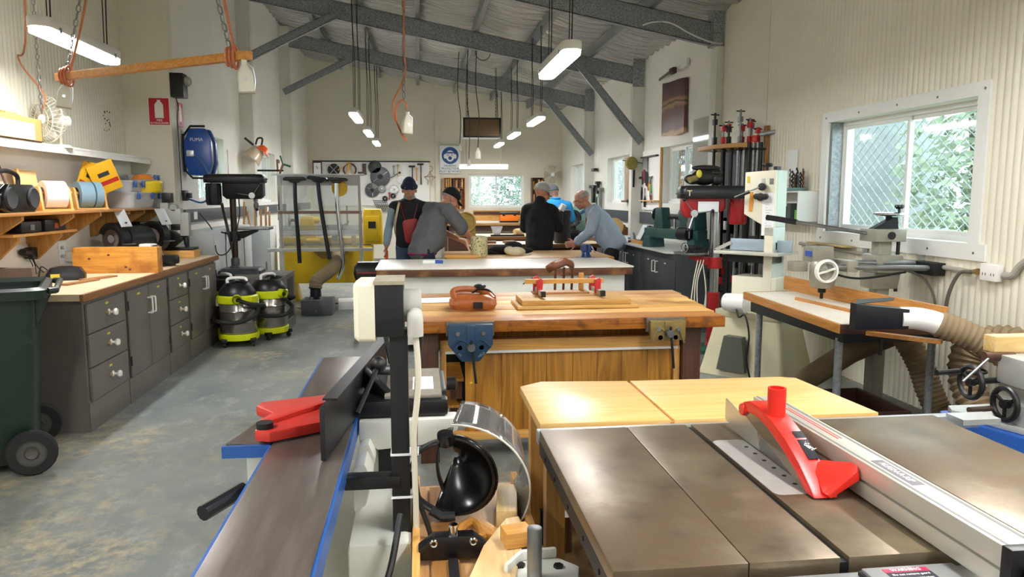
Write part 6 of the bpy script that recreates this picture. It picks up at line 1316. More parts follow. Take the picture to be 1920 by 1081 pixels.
K().lathe([(0, 1.41), (.09, 1.41), (.105, 1.418), (.105, 1.43), (.09, 1.436), (0, 1.436)], (X0+.04, Y0_, 0), n=28).o('height_wheel', steel, t); K().cyl((X0+.04, Y0_, 1.34), (X0+.04, Y0_, 1.41), .022, n=12).o('wheel_stem', dark, t)
K().cyl((X0+.09, Y0_-.04, 1.436), (X0+.09, Y0_-.04, 1.46), .01, n=8).o('knob_stem', black, t); K().lathe([(0, 1.46), (.02, 1.46), (.034, 1.475), (.03, 1.49), (0, 1.495)], (X0+.09, Y0_-.04, 0), n=14).o('wheel_knob', black, t)
K().tube([(X0-.1, Y0_, 1.28), (X0-.3, Y0_+.22, 1.32), (X0-.50, Y0_+.44, 1.36)], .014, 10).o('pull_lever', dullsteel, t); K().tube([(X0-.46, Y0_+.40, 1.352), (X0-.62, Y0_+.58, 1.385)], .022, 10).o('lever_grip', black, t)
K().box(X0-.10, X0+.10, Y0_-.11, Y0_+.09, 1.00, 1.13).o('arm_saddle', rgm, t, bev=.01); K().prism([(X0-.11, .88), (X0+.09, .88), (X0+.11, 1.0), (X0-.12, 1.0)], Y0_-.08, Y0_+.08, 'xz').o('saddle_clamp', rgm, t, bev=.012)
for y in (-.13, .02): K().cyl((2.86, Y0_+y-.03, 1.055+.02*(y > 0)), (3.60, Y0_+y-.16, 1.05+.02*(y > 0)), .021, n=14).o('arm_tube', dullsteel, t)
K().box(2.98, 3.06, Y0_-.21, Y0_+.03, 1.02, 1.10).o('tube_clamp', rgm, t, bev=.006); K().box(3.54, 3.63, Y0_-.34, Y0_-.1, 1.00, 1.09).o('end_block', dark, t, bev=.006)
K().lathe([(0, .90), (.075, .90), (.09, .94), (.09, 1.06), (.07, 1.09), (0, 1.09)], (2.87, Y0_-.08, 0), n=20).o('motor', rgm, t); K().box(2.80, 2.96, Y0_-.06, Y0_+.08, 1.08, 1.19).o('switch_box', rgm, t, bev=.006); K().box(2.79, 2.80, Y0_-.05, Y0_+.03, 1.12, 1.16).o('maker_label', bluec, t)
K().box(2.68, 2.79, Y0_-.02, Y0_+.08, 1.01, 1.08).o('speed_box', rgm, t, bev=.006); K().lathe([(.068, -.02), (.08, -.02), (.084, .0), (.08, .02), (.068, .02), (.068, -.02)], (2.83, Y0_-.2, 1.03), 'y', 26).o('depth_wheel', wht, t); K().bar((2.76, Y0_-.2, 1.01), (2.90, Y0_-.2, 1.05), .02, .012).o('wheel_spoke', wht, t); K().cyl((2.83, Y0_-.2, 1.03), (2.83, Y0_-.1, 1.03), .02, n=12).o('wheel_hub', rgm, t)
K().lathe([(0, .82), (.012, .82), (.012, .86), (.028, .865), (.028, .90), (0, .9)], (2.87, Y0_-.08, 0), n=14).o('collet', black, t)
K().cyl((X0+.085, Y0_-.06, .86), (X0+.085, Y0_-.06, 1.225), .013, n=10).o('lift_screw', blackm, t)
K().tube(spline([(2.95, Y0_-.05, 1.0), (3.1, Y0_-.08, .965), (3.25, Y0_-.1, .97), (3.42, Y0_-.22, 1.02)]), .008, 6).o('motor_lead', cord_k, t)
k = K(); k.tube(spline([(3.46, 5.0, 1.03), (3.55, 4.9, .98), (3.60, 4.82, .85), (3.62, 4.80, .6)]), .009, 6); k.o('hanging_cable', mat('grey_cord', '5f5a50', .6), label='grey cable dropping from the router arm down the wall', cat='cable')
# conduit, power point, flexible lead on the right wall
t = thing('wall_conduit', 'grey conduit pipe running below the near window to a power point', 'conduit', (3.6, 5.5, 1.1), world=True)
K().tube([(3.615, 6.75, 1.105), (3.615, 4.5, 1.055)], .016, 10).o('pipe', mat('conduit_grey', 'a8a498', .5), t)
for y in (6.6, 5.7, 5.0): K().box(3.60, 3.635, y-.012, y+.012, 1.08+.02*(y-5.5)*.5-.012, 1.13).o('saddle', alu, t)
K().tube(spline([(3.615, 4.22, 1.06), (3.615, 4.15, 1.07), (3.615, 4.1, 1.13), (3.615, 4.0, 1.2), (3.615, 3.9, 1.24)]), .022, 10).o('riser', mat('conduit_grey', ''), t)
t = thing('power_point', 'white double power point on the right wall at the conduit end', 'power point', (3.62, 4.32, 1.07)); K().box(-.03, .015, -.075, .075, -.055, .055).o('plate', wht, t, bev=.008)
k = K()
for y in (-.035, .035):
    for d in (-.012, .012): k.box(-.032, -.0295, y+d-.002, y+d+.002, -.02, -.004)
k.o('slot', ink, t); K().cyl((-.02, .10, -.005), (-.02, .15, -.008), .022, .012, 12).o('gland', brass, t)
K().tube(spline([(3.595, 4.47, 1.06), (3.57, 4.55, 1.04), (3.56, 4.62, .9), (3.57, 4.66, .72)]), .012, 8).o('flexible_lead', mat('grey_cord', ''), label='bent grey flexible lead from the power point down the wall', cat='cable')
K().box(3.59, 3.64, 3.80, 3.9, 1.16, 1.36).o('isolator', black, label='black isolator switch at the right picture edge', cat='switch', bev=.006)
# ---- dust extraction hood and hoses
t = thing('dust_hood', 'black funnel hood with white elbow on the router table end', 'dust hood', (2.6, 3.85, .8), world=True)
loft(K(), [[(x, y+a*dy, zc+b*dz) for a, b in ((-1, -1), (1, -1), (1, 1), (-1, 1))] for x, y, zc, dy, dz in ((2.40, 3.86, .885, .03, .075), (2.40, 3.86, .885, .03, .074), (2.48, 3.84, .885, .05, .065), (2.66, 3.80, .88, .055, .055))]).o('funnel', black, t, bev=.004)
K().prism([(2.40, 3.84), (2.70, 3.95), (2.78, 4.06), (2.52, 4.02)], .955, .958, 'xy').o('flange', dark, t)
K().tube(spline([(2.64, 3.80, .88), (2.72, 3.78, .88), (2.80, 3.75, .865), (2.86, 3.72, .84)]), .062, 18).o('elbow', wht, t)
t = thing('dust_hose', 'thick ribbed hose sweeping from the white elbow to the right', 'hose', (3.1, 3.6, .5), world=True)
k = K(); flex(k, [(2.83, 3.74, .855), (2.98, 3.66, .79), (3.15, 3.56, .68), (3.35, 3.45, .55), (3.5, 3.4, .50)], .072, .03, 18); k.o('tube', hosem, t)
t = thing('dust_hose', 'thick ribbed hose dropping straight from the table end to the floor', 'hose', (3.4, 4.6, .4), world=True)
k = K(); flex(k, [(3.22, 4.78, .68), (3.30, 4.70, .60), (3.38, 4.62, .42), (3.42, 4.54, .22), (3.46, 4.45, .09), (3.5, 4.2, .08)], .085, .03, 18); k.o('tube', hosem, t)
t = thing('dust_hose', 'smooth dusty pipe slanting down behind the router table legs', 'hose', (3.2, 5.2, .4), world=True)
K().tube([(3.33, 4.78, .62), (3.14, 5.05, .42), (3.02, 5.3, .2), (2.95, 5.42, .09)], .085, 18).o('tube', mat('dusty_pipe', '7d6a4e', .8, var=.2, vs=6), t)
t = thing('dust_hose', 'coiled ribbed hose bending by the black handwheels', 'hose', (3.3, 4.0, .4), world=True)
k = K(); flex(k, [(3.52, 3.75, .66), (3.44, 3.95, .70), (3.34, 4.1, .64), (3.30, 4.1, .48), (3.30, 4.0, .32), (3.35, 3.9, .2), (3.45, 3.8, .15)], .09, .04, 18, .18); k.o('tube', hosem, t)
k = K(); k.ring((3.305, 4.08, .50), .098, .008, 'z', 24, 6); k.o('hose_clip', dark, t)
t = thing('storage_crate', 'brown open plastic crate under the router table', 'crate', (2.75, 4.55, 0)); pb = mat('crate_brown', '3d2419', .5)
k = K()
for a in ((-.33, .33, -.3, -.28), (-.33, .33, .28, .3), (-.33, -.31, -.28, .28), (.31, .33, -.28, .28)): k.box(*a, .02, .20)
k.box(-.33, .33, -.3, .3, 0, .02); k.o('tub', pb, t, bev=.004); K().box(-.1, .14, -.1, .12, .021, .1).o('offcut', darkwood, t)
t = thing('floor_mat', 'dark red quilted mat on the floor beside the hoses', 'mat', (2.75, 3.55, .0)); mm = mat('quilted_red', '3c1418', .8)
K().box(-.45, .45, -.5, .35, 0, .25).o('pad', mm, t, bev=.02); k = K()
for i in range(-6, 7):
    for s in (-1, 1):
        p = [(-.44+.01, i*.16), (.44, i*.16+s*.5)]; q0, q1 = [V((a, max(-.49, min(.34, b)), .252)) for a, b in p]
        if abs(q0.y-q1.y) > .05: k.tube([q0, q1], .006, 5)
k.o('stitching', mat('stitch_brown', '7a4a40', .8), t, kind='stuff')
# ---- slot mortiser at the right edge
t = thing('slot_mortiser', 'grey machine with black handwheels on a blue base at the right edge', 'mortiser', (2.45, 2.55, 0), world=True)
mb = mat('mortiser_blue', '1f56a8', .4, var=.08, vs=5); mg = mat('mortiser_grey', 'c3c6c2', .35, .4, var=.15, vs=8, wear=('8c8c86', .28, 10))
K().prism([(2.02, 2.60), (2.06, 2.68), (3.1, 2.68), (3.1, 1.75), (2.30, 1.75)], .0, .70, 'xy').o('base', mb, t, bev=.01)
K().prism([(2.05, 2.60), (2.08, 2.66), (3.08, 2.66), (3.08, 1.8), (2.32, 1.8)], .701, .725, 'xy').o('slide_table', mg, t, bev=.004)
K().box(2.14, 2.6, 2.2, 2.5, .725, .80).o('cross_slide', mg, t, bev=.006); K().box(2.17, 2.5, 2.34, 2.52, .80, .90).o('saddle', mg, t, bev=.006)
K().box(2.145, 2.30, 2.36, 2.5, .86, .965).o('head_block', mg, t, bev=.006); K().cyl((2.2, 2.36, .935), (2.2, 2.356, .935), .016, n=14).o('oil_hole', black, t)
for i, (px, py) in enumerate(((1820, 716), (1884, 757))):
    c = D(px, py, 2.5) if i == 0 else D(px, py, 2.42)
    w = K().ring(tuple(c), .058, .0105, 'x', 28, 8).o('handwheel', black, t); w2 = K()
    k = K()
    for a in (.5, 2.6, 4.7): k.tube([c, c+V((0, .056*math.cos(a), .056*math.sin(a)))], .007, 6)
    k.o('spoke', blackm, w); w2.b.free()
    K().cyl(c-V((.012, 0, 0)), c+V((.014, 0, 0)), .016, n=14).o('hub', blackm, w)
    K().cyl(c+V((-.11, .04, .03 if i == 0 else -.03)), c+V((-.01, .05, .03 if i == 0 else -.03)), .011, n=10).o('crank_grip', mat('grip_brown', '4a3c30', .5) if i else blackm, w)
    K().cyl(c, c+V((.16, .02, .0)), .012, n=10).o('shaft', dark, t)
K().cyl(D(1845, 668, 2.5), D(1900, 668, 2.5), .018, n=14).o('clamp_screw', mat('rusty_screw', '6b5042', .5, .6, var=.3, vs=40), t); K().tube([D(1853, 672, 2.47), D(1805, 715, 2.44)], .005, 6).o('tommy_bar', dullsteel, t)
k = K()
for i in range(2): k.cyl((2.30+.05*i, 2.335, .85), (2.30+.05*i, 2.34, .85), .012, n=12)
k.o('bolt_hole', black, t)
K().box(2.13, 2.6, 2.50, 2.56, .97, 1.03).o('pine_workpiece', wood('workpiece_pine', 'ecd39a', 'd3ab68', 'x'), label='pale pine workpiece clamped on the grey machine at the right edge', cat='timber', bev=.002)
# ---- on the right wall: slab, plane, tool board, hung timbers
t = thing('timber_slab', 'live-edge dark timber slab hanging high on the right wall', 'slab', (3.6, 10.45, 2.4), world=True)
def slabmat():
    m = bpy.data.materials.new('two_tone_slab'); m.use_nodes = True; nt = m.node_tree; N = nt.nodes; L = nt.links; p = N['Principled BSDF']; p.inputs['Roughness'].default_value = .4
    tc = N.new('ShaderNodeTexCoord'); sx = N.new('ShaderNodeSeparateXYZ'); L.new(tc.outputs['Object'], sx.inputs[0]); nz = N.new('ShaderNodeTexNoise'); nz.inputs['Scale'].default_value = 3; L.new(tc.outputs['Object'], nz.inputs['Vector'])
    a = N.new('ShaderNodeMath'); a.operation = 'MULTIPLY_ADD'; a.inputs[1].default_value = .16; L.new(nz.outputs[0], a.inputs[0]); L.new(sx.outputs[2], a.inputs[2])
    r = N.new('ShaderNodeMapRange'); r.inputs[1].default_value = .05; r.inputs[2].default_value = .95; L.new(a.outputs[0], r.inputs[0])
    c = N.new('ShaderNodeValToRGB'); e = c.color_ramp.elements; e[0].position = 0; e[0].color = (*lin('c09a6c'), 1); e[1].position = 1; e[1].color = (*lin('b8936a'), 1)
    for q, h in ((.10, 'b58d63'), (.14, '6a4a44'), (.44, '6e4d46'), (.50, 'b08a64'), (.54, '4a352c'), (.57, 'b48d66'), (.63, '63443f'), (.88, '5a4048'), (.93, 'ae8860')): k = e.new(q); k.color = (*lin(h), 1)
    L.new(r.outputs[0], c.inputs[0]); L.new(c.outputs[0], p.inputs['Base Color']); return m
k = K(); k.prism([(9.98, 2.42), (10.3, 2.40), (10.7, 2.43), (10.93, 2.44), (10.93, 3.20), (10.6, 3.17), (10.2, 3.16), (9.98, 3.14)], 3.59, 3.635, 'yz'); k.o('slab', slabmat(), t, bev=.004)
t = thing('display_plane', 'old wooden plane on a bracket above the timber slab', 'plane', (3.55, 10.5, 3.28), world=True); K().box(3.52, 3.58, 10.28, 10.45, 3.25, 3.33).o('stock', darkwood, t, bev=.008); K().bar((3.55, 10.42, 3.30), (3.56, 10.98, 3.26), .025, .03).o('blade', dullsteel, t); K().box(3.58, 3.64, 10.0, 10.2, 3.28, 3.31).o('bracket', wht, t); K().box(3.6, 3.64, 9.96, 10.04, 3.3, 3.4).o('junction_box', wht, t)
t = thing('tool_board', 'white tool board full of hand tools between window and column', 'tool board', (3.6, 11.5, 1.4), world=True)
K().box(3.615, 3.64, 11.02, 11.92, 1.34, 2.27).o('board', wht, t); K().box(3.61, 3.64, 11.0, 11.02, 1.34, 2.28).o('side_strip', pine_z, t); K().box(3.53, 3.62, 11.03, 11.8, 1.475, 1.49).o('ledge', pine, t)
K().box(3.57, 3.62, 11.1, 11.9, 2.16, 2.18).o('hanging_rail', dark, t)
rnd = random.Random(21)
tl = ('black-handled rasp', 'red-handled chisel', 'brown-handled file', 'black file', 'dark long rasp', 'red-gripped pliers', 'yellow-gripped pliers', 'green-handled screwdriver', 'hacksaw frame', 'black sliding clamp', 'dark shears', 'red screwdriver cluster')
for i, lb in enumerate(tl):
    y = 11.82-.062*i; z = (2.16 if i < 5 else 1.86 if i < 9 else 1.72); L = (.42, .36, .4, .44, .46, .22, .22, .26, .4, .5, .3, .14)[i]
    if i == 11: y, z = 11.35, 1.64
    if i == 9: y, z = 11.86, 1.95
    if i == 10: y, z = 11.70, 1.68
    t = thing('hand_tool', lb+' on the white tool board', 'tool', (3.595, y, z), group='hand tools on the right tool board'); c = {0: black, 1: red, 2: darkwood, 3: black, 4: black, 5: red, 6: yel, 7: mat('green_grip', '7cc07a', .4), 8: blackm, 9: blackm, 10: dark, 11: red}[i]
    if i == 8: K().tube(spline([(0, .0, 0), (0, .1, -.1), (0, .1, -.32), (0, .0, -L)]), .008, 6).o('frame', c, t); K().cyl((0, 0, 0), (0, 0, -L), .003, n=5).o('blade', steel, t)
    else:
        K().cyl((0, 0, 0), (0, .01, -L*.55), .010, .006, 8).o('blade', dullsteel if i != 4 else blackm, t); K().tube([(0, .01, -L*.5), (0, .012, -L*.7), (0, .01, -L)], [.012, .018, .012], 8).o('handle', c, t)
        if i in (5, 6, 10): K().tube([(0, -.005, -L*.4), (0, -.03, -L*.7), (0, -.04, -L)], .010, 8).o('second_handle', c, t)
        if i == 9: K().box(-.03, .0, -.03, .09, -.12, -.08).o('clamp_jaw', c, t)
K().lathe([(0, -.03), (.09, -.025), (.105, .02), (.09, .05), (0, .05)], axis='y', n=24).o('straw_hat', mat('olive_felt', '8f8442', .8, var=.2, vs=14), loc=(3.43, 11.9, 2.085), label='round olive hat hanging at the column by the tool board', cat='hat')
K().cyl((3.28, 11.94, 2.13), (3.66, 11.94, 2.08), .006, n=6).o('hat_peg', dark, label='thin steel peg rod carrying the olive hat', cat='rod')
K().bar((3.49, 11.972, 1.98), (3.485, 11.972, 1.70), .03, .012).o('black_strap', blackm, label='black bar hanging on the column under the olive hat', cat='bar')
t = thing('hung_timber', 'pale live-edge board hung by the middle right window', 'board', (3.55, 12.7, 1.5), world=True); K().prism([(12.62, 1.50), (12.92, 1.48), (12.95, 2.24), (12.64, 2.28)], 3.60, 3.645, 'yz').o('board', wood('weathered_pale', 'c2ae94', '8f775c', 'z'), t, bev=.003); K().box(3.55, 3.61, 12.6, 12.95, 1.45, 1.48).o('bracket', darkwood, t)
t = thing('hung_timber', 'narrow pale board hung by the far right window', 'board', (3.55, 16.1, 1.5), world=True); K().prism([(15.9, 1.4), (16.3, 1.4), (16.32, 2.3), (15.9, 2.35)], 3.60, 3.645, 'yz').o('board', wood('weathered_pale', '', ''), t, bev=.003)
for i, (y, z, w, h) in enumerate(((15.15, 2.12, .25, .05), (15.25, 1.78, .4, .36), (14.85, 1.85, .16, .5), (14.75, 1.6, .12, .35), (14.62, 1.72, .14, .5))):
    lb = ('black try square', 'black wall bracket with clamps', 'long black bar clamp', 'pale green level', 'grey pipe wrench')[i]
    t = thing('hung_tool', lb+' on the wall past the middle right window', 'tool', (3.6, y, z), group='tools hung past the middle window'); c = (black, black, blackm, mat('level_green', 'b9cbb8', .5), dullsteel)[i]
    K().box(-.04, .02, -w/2*.35, w/2*.35, -h, 0).o('bar', c, t, bev=.004); K().box(-.06, .02, -w/2, w/2, -.06, .0).o('head', c, t, bev=.006)
# ================================================================ BACK WALL
YW = YB-.005
K().box(.43, .55, YB-.06, YB, 0, roof(.5)-.05).o('trim_6', cream, kind='structure')
t = thing('tool_board', 'long white board of faceplates and hammers on the back wall', 'tool board', (-1.2, YW, 1.5), world=True)
p, q = D(588, 303, 19.03), D(806, 385, 19.03)
K().box(p.x, q.x, 19.03, YB-.004, q.z, p.z).o('board', wht, t); K().box(p.x-.02, q.x+.02, 19.0, YB-.004, p.z, p.z+.03).o('top_strip', dark, t)
gm = mat('cast_faceplate', '5f5f60', .45, .5, var=.2, vs=9); gd = mat('dark_faceplate', '3b403c', .5, .3)
def disc(px, py, r, m, label, slots=4, hub=True):
    c = D(px, py, 18.97); t = thing('faceplate', label, 'faceplate', c, group='lathe faceplates on the back wall board'); R = r*19/1400
    K().lathe([(0, -.02), (R*.9, -.02), (R, -.012), (R, .02), (0, .02)], axis='y', n=26).o('plate', m, t)
    if hub: K().lathe([(0, -.05), (R*.22, -.05), (R*.26, -.02), (0, -.02)], axis='y', n=16).o('hub', steel if R < .11 else dark, t)
    for i in range(slots):
        a = 2*math.pi*i/slots+.6; K().bar((R*.4*math.cos(a), -.021, R*.4*math.sin(a)), (R*.85*math.cos(a), -.021, R*.85*math.sin(a)), R*.09, .006).o('slot', blackm if i % 2 else steel, t)
disc(703, 313, 12, gd, 'dark green round plate at the top of the white board', 0, False)
disc(713, 331, 18, gm, 'largest grey slotted faceplate on the white board', 4)
disc(698, 356, 13, gm, 'grey faceplate with ribs below the largest one', 6)
disc(716, 354, 7, dullsteel, 'small grey faceplate right of the ribbed one', 3)
disc(739, 355, 8, chrome, 'shiny small faceplate left of the man in the beanie', 3)
disc(722, 372, 5, dark, 'tiny dark faceplate low on the white board', 3)
disc(737, 367, 5, dark, 'tiny dark faceplate beside the red pliers', 3)
disc(751, 337, 7, wht, 'white disc with a dark bore above the beanie', 0)
t = thing('wall_clock', 'wooden-framed clock at the left end of the white board', 'clock', D(595, 316, 18.95)); K().box(-.11, .11, -.02, .04, -.18, .18).o('frame', darkwood, t, bev=.01); K().box(-.085, .085, -.024, -.019, -.14, .14).o('face', paper, t, bev=.01); K().bar((0, -.026, 0), (.05, -.026, .02), .012, .004).o('hand', ink, t); K().bar((0, -.026, 0), (-.02, -.026, .07), .012, .004).o('hand', ink, t)
t = thing('chuck_wheel', 'black round pad crossed by steel bars on the white board', 'wheel', D(626, 318, 18.96)); K().lathe([(0, -.03), (.14, -.03), (.15, 0), (0, .02)], axis='y', n=24).o('pad', black, t)
for s in (-1, 1): K().bar((-.12*s, -.04, -.13), (.12*s, -.04, .13), .02, .012).o('bar', steel, t)
t = thing('hoop_frame', 'wooden hoop with an A-shaped timber frame on the white board', 'hoop', D(656, 318, 18.96)); K().ring((0, 0, 0), .15, .018, 'y', 28, 8).o('hoop', darkwood, t)
for a, b in (((-.28, -.01), (.0, .19)), ((0, .19), (.13, -.16)), ((0, .19), (-.08, -.16))): K().bar((a[0], -.03, a[1]), (b[0], -.03, b[1]), .05, .02).o('strut', pine_x, t)
t = thing('timber_stand', 'brown T-shaped timber stand on the white board', 'stand', D(682, 318, 18.96)); K().box(-.03, .06, -.03, .03, -.05, .15).o('post', darkwood, t, bev=.005); K().box(-.14, .07, -.04, .04, -.12, -.05).o('foot', darkwood, t, bev=.005)
ham = (('black claw hammer at the right end of the white board', 789, 308, .50, black, 1), ('small steel hammer above the beanie', 773, 312, .34, dark, 1), ('brass spanner on the white board', 746, 310, .26, brass, 0), ('thin steel scribe on the white board', 738, 312, .2, dullsteel, 0), ('pale wooden file on the white board', 781, 316, .30, pine_z, 0), ('red pliers on the white board', 730, 362, .16, rd, 0), ('black spanner slanting on the white board', 740, 328, .3, blackm, 2))
for lb, px, py, L, m, kd in ham:
    t = thing('hand_tool', lb, 'tool', D(px, py, 18.98), group='hand tools on the back wall board')
    if kd == 2: K().bar((.12, 0, .06), (-.16, 0, -.1), .03, .015).o('handle', m, t); K().ell((.12, 0, .06), (.03, .01, .03)).o('jaw', m, t)
    else:
        K().tube([(0, 0, 0), (0, 0, -L*.5), (0, 0, -L)], [.015, .014, .02], 8).o('handle', m if kd == 0 else darkwood, t)
        if kd: K().box(-.09, .07, -.02, .02, -.02, .025).o('head', m, t, bev=.008)
        else: K().ell((0, 0, 0), (.03, .012, .025)).o('jaw', m, t)
t = thing('wicker_star', 'wicker star ornament hanging beside the back wall post', 'ornament', D(806, 333, 19.0)); k = K(); st = [(0, .16), (.05, .04), (.14, .02), (.05, -.05), (.04, -.18), (0, -.08), (-.05, -.18), (-.05, -.05), (-.14, .02), (-.05, .05)]
k.tube([(x, 0, z) for x, z in st], .008, 5, closed=True); k.tube([(0, -.01, .16), (0, -.01, -.08)], .006, 5); k.tube([(-.14, -.01, .02), (.14, -.01, .02)], .006, 5); k.ring((0, 0, .22), .07, .008, 'y', 16, 5, 0, math.pi); k.o('weave', wood('wicker', 'a57c4a', '7d5a30', 'z'), t)
t = thing('mesh_stack', 'black and white woven mesh hanging beside the white board', 'mesh', D(713, 384, 19.022)); k = K()
for i in range(7):
    for j in range(6): k.bar((-.18+i*.05+j*.025, 0, .12-j*.05), (-.14+i*.05+j*.025, 0, .09-j*.05), .034, .012)
k.o('weave', blackm, t, kind='stuff')
# safety sign
t = thing('safety_sign', 'white and blue mandatory protection sign on the back wall', 'sign', D(844, 299, 18.98)); K().box(-.26, .26, -.006, .006, -.34, .34).o('plate', paper, t, bev=.002); K().lathe([(0, -.010), (.21, -.010), (.21, -.006)], (0, 0, .1), 'y', 36).o('blue_disc', mat('mandatory_blue', '1f4f8f', .4), t)
wp_ = mat('pictogram_white', 'f4f2f0')
k = K(); k.prism([(.13*math.cos(a), .11+.14*math.sin(a)) for a in [math.pi*(-.75+i*1.5/16) for i in range(17)]], -.013, -.010, 'xz'); k = K(); k.ell((0, -.011, .09), (.11, .003, .14), 20, 9); k.o('face', wp_, t)
for s in (-1, 1): K().ell((s*.125, -.012, .08), (.035, .003, .06), 12, 7).o('ear_muff', wp_, t); K().ell((s*.05, -.015, .11), (.038, .002, .028), 12, 7).o('goggle', alu, t)
K().prism([(-.08, .15), (.08, .15), (.09, .185), (-.09, .185)], -.016, -.0145, 'xz').o('visor_band', mat('mandatory_blue', ''), t); K().lathe([(0, -.018), (.045, -.018), (.05, -.014)], (0, 0, .035), 'y', 6).o('respirator', mat('mandatory_blue', ''), t)
for i, s in enumerate(('HEARING', 'PROTECTION', 'MUST BE WORN')): text('lettering', s, .072, ink, t, (-.0, -.008, -.155-.07*i), (HP, 0, 0))
# open racks either side of the window
def rack(px0, px1, py0, py1, label, m, n):
    a, b = D(px0, py0, 18.9), D(px1, py1, 18.9); w = b.x-a.x; h = a.z-b.z; t = thing('timber_rack', label, 'rack', (a.x, 18.9, b.z), group='open racks beside the back window')
    for x in (0, w-.02): K().box(x, x+.02, -.05, .15, 0, h).o('side', m, t)
    K().box(0, w, .13, .15, 0, h).o('back', m, t); rnd = random.Random(int(px0))
    for i in range(n+1): K().box(.02, w-.02, -.05, .13, h*i/n*.98, h*i/n*.98+.015).o('shelf', m, t)
    for i in range(n):
        x = .04
        while x < w-.06: d = rnd.uniform(.02, .05); K().box(x, x+d, -.03, .1, h*i/n+.02, h*i/n+.02+h/n*rnd.uniform(.5, .9)).o('offcut', rnd.choice((pine_z, darkwood, ply)), t); x += d+rnd.uniform(.01, .06)
rack(832, 872, 333, 392, 'orange timber rack of offcuts left of the back window', wood('rack_orange', 'c47a35', '8f4f1c', 'z'), 3)
rack(997, 1020, 333, 380, 'dark timber rack of offcuts right of the back window', wood('rack_dark', '6e3d22', '4a2614', 'z'), 2)
rack(1056, 1066, 335, 380, 'small narrow rack in the far right corner', wood('rack_mid', 'a87c50', '80582f', 'z'), 2)
f = fan(D(1035, 327, 18.75), 0, .25, 'round wall fan right of the back window', stand=False)
K().cyl((0, .1, 0), (0, .34, 0), .03, n=12).o('wall_arm', wht, f)
# bench along the back wall with rack and orange toolbox
plain_bench('workbench', 'long pale bench along the back wall under the window', .55, 3.5, 18.3, 19.02, wood('back_bench_top', 'e8d8be', 'd3b78c', 'x'), wood('back_bench_edge', 'b98a55', '8f6030', 'x'), z=.9)
t = thing('bit_rack', 'low timber rack with holes under the back window', 'rack', (1.95, 18.85, .901)); K().box(-.6, .62, -.06, .1, 0, .04).o('base', wht, t); K().box(-.6, .62, .06, .1, .04, .30).o('back', pine_x, t); K().box(-.58, .6, .02, .06, .2, .27).o('bored_rail', darkwood, t); K().box(-.14, .3, -.04, .02, .05, .14).o('pine_box', pine_x, t)
t = thing('toolbox', 'orange toolbox with black lid on the back bench', 'toolbox', (2.23, 18.62, .901)); K().box(-.23, .23, -.1, .1, 0, .045).o('foot', black, t, bev=.006); K().box(-.225, .225, -.095, .095, .045, .20).o('body', mat('toolbox_orange', 'ef7a12', .4), t, bev=.008); K().box(-.235, .235, -.105, .105, .20, .25).o('lid', black, t, bev=.01)
for s in (-1, 1): K().box(s*.14-.03, s*.14+.03, -.112, -.1, .17, .23).o('latch', black, t, bev=.004)
# ================================================================ HANGING FROM THE ROOF
def chain(k, p, q, pitch=.045, r=.004):
    p, q = V(p), V(q); n = max(2, int((q-p).length/pitch)); d = (q-p).normalized(); u = d.orthogonal().normalized(); w = d.cross(u)
    for i in range(n):
        c = p.lerp(q, (i+.5)/n); s = u if i % 2 else w; a = pitch*.62; e = pitch*.28
        k.tube([c+d*a*math.cos(t_)+s*e*math.sin(t_) for t_ in [6.283*j/6 for j in range(6)]], r, 4, closed=True)
def socket_box(loc, label, sc=1., tilt=(0, 0, 0), cord=None, cm=cord_o, group='pendant sockets on hanging cords'):
    t = thing('pendant_socket', label, 'socket', loc, group=group)
    k = K(); loft(k, [rrect(a*sc, b*sc, .012*sc, z*sc, 3) for a, b, z in ((.045, .032, -.17), (.05, .036, -.16), (.045, .034, -.06), (.03, .025, -.02), (.018, .018, .0), (.018, .018, .03))]); k.o('housing', mat('pendant_ivory', 'dedbc9', .45, var=.1, vs=9), t, rot=tilt)
    K().box(-.048*sc, .048*sc, -.033*sc, .033*sc, -.178*sc, -.168*sc).o('skirt', mat('pendant_skirt', 'a9a08a', .5), t, rot=tilt)
    K().cyl((0, -.036*sc, -.09*sc), (0, -.042*sc, -.09*sc), .012*sc, n=12).o('screw', alu, t, rot=tilt)
    K().tube([(.047*sc, 0, -.15*sc), (.054*sc, 0, -.1*sc), (.05*sc, 0, -.02*sc), (.0, 0, .02*sc)], .005*sc, 6).o('hanger', alu, t, rot=tilt)
    return t
# wooden spreader bar on cords, with two sockets
a, b = Z(108, 145, 2.3), Z(468, 103, 2.3)
K().bar(a, b, .045, .045).o('spreader_bar', wood('bar_pine', 'd99a4c', 'b8742c', 'x', .8), label='long pine bar hung level on chains above the left worktop', cat='bar', bev=.003)
for i, (e, s, lb) in enumerate(((a.lerp(b, .05), (150, 0), 'chain and orange cord holding the left end of the pine bar'), (a.lerp(b, .92), (408, 0), 'chain and orange cord holding the right end of the pine bar'))):
    top = D(*s, e.y); g = e+(top-e)*((roof(e.x)-.15-e.z)/(top.z-e.z)); t = thing('hanging_chain', lb, 'chain', e, world=True)
    k = K(); chain(k, e, g); k.o('chain', dullsteel, t)
    K().tube(spline([e+V((.02, 0, 0)), e.lerp(g, .2)+V((.03, .01, 0)), e.lerp(g, .45)+V((-.012, 0, 0)), e.lerp(g, .7)+V((.02, 0, 0)), g]), .008, 6).o('cord', cord_o, t)
    k = K()
    for j in range(3): k.ring(tuple(e+V((.02*j-.02, 0, .0))), .045+.008*j, .008, 'x', 16, 6)
    k.o('cord_loop', cord_o, t)
socket_box(a.lerp(b, .045)-V((0, 0, .048)), 'ivory pendant socket at the left end of the pine bar', .85, (0, .12, .3)); socket_box(a.lerp(b, .975)-V((0, 0, .048)), 'ivory pendant socket at the right end of the pine bar', .85, (0, -.06, .2))
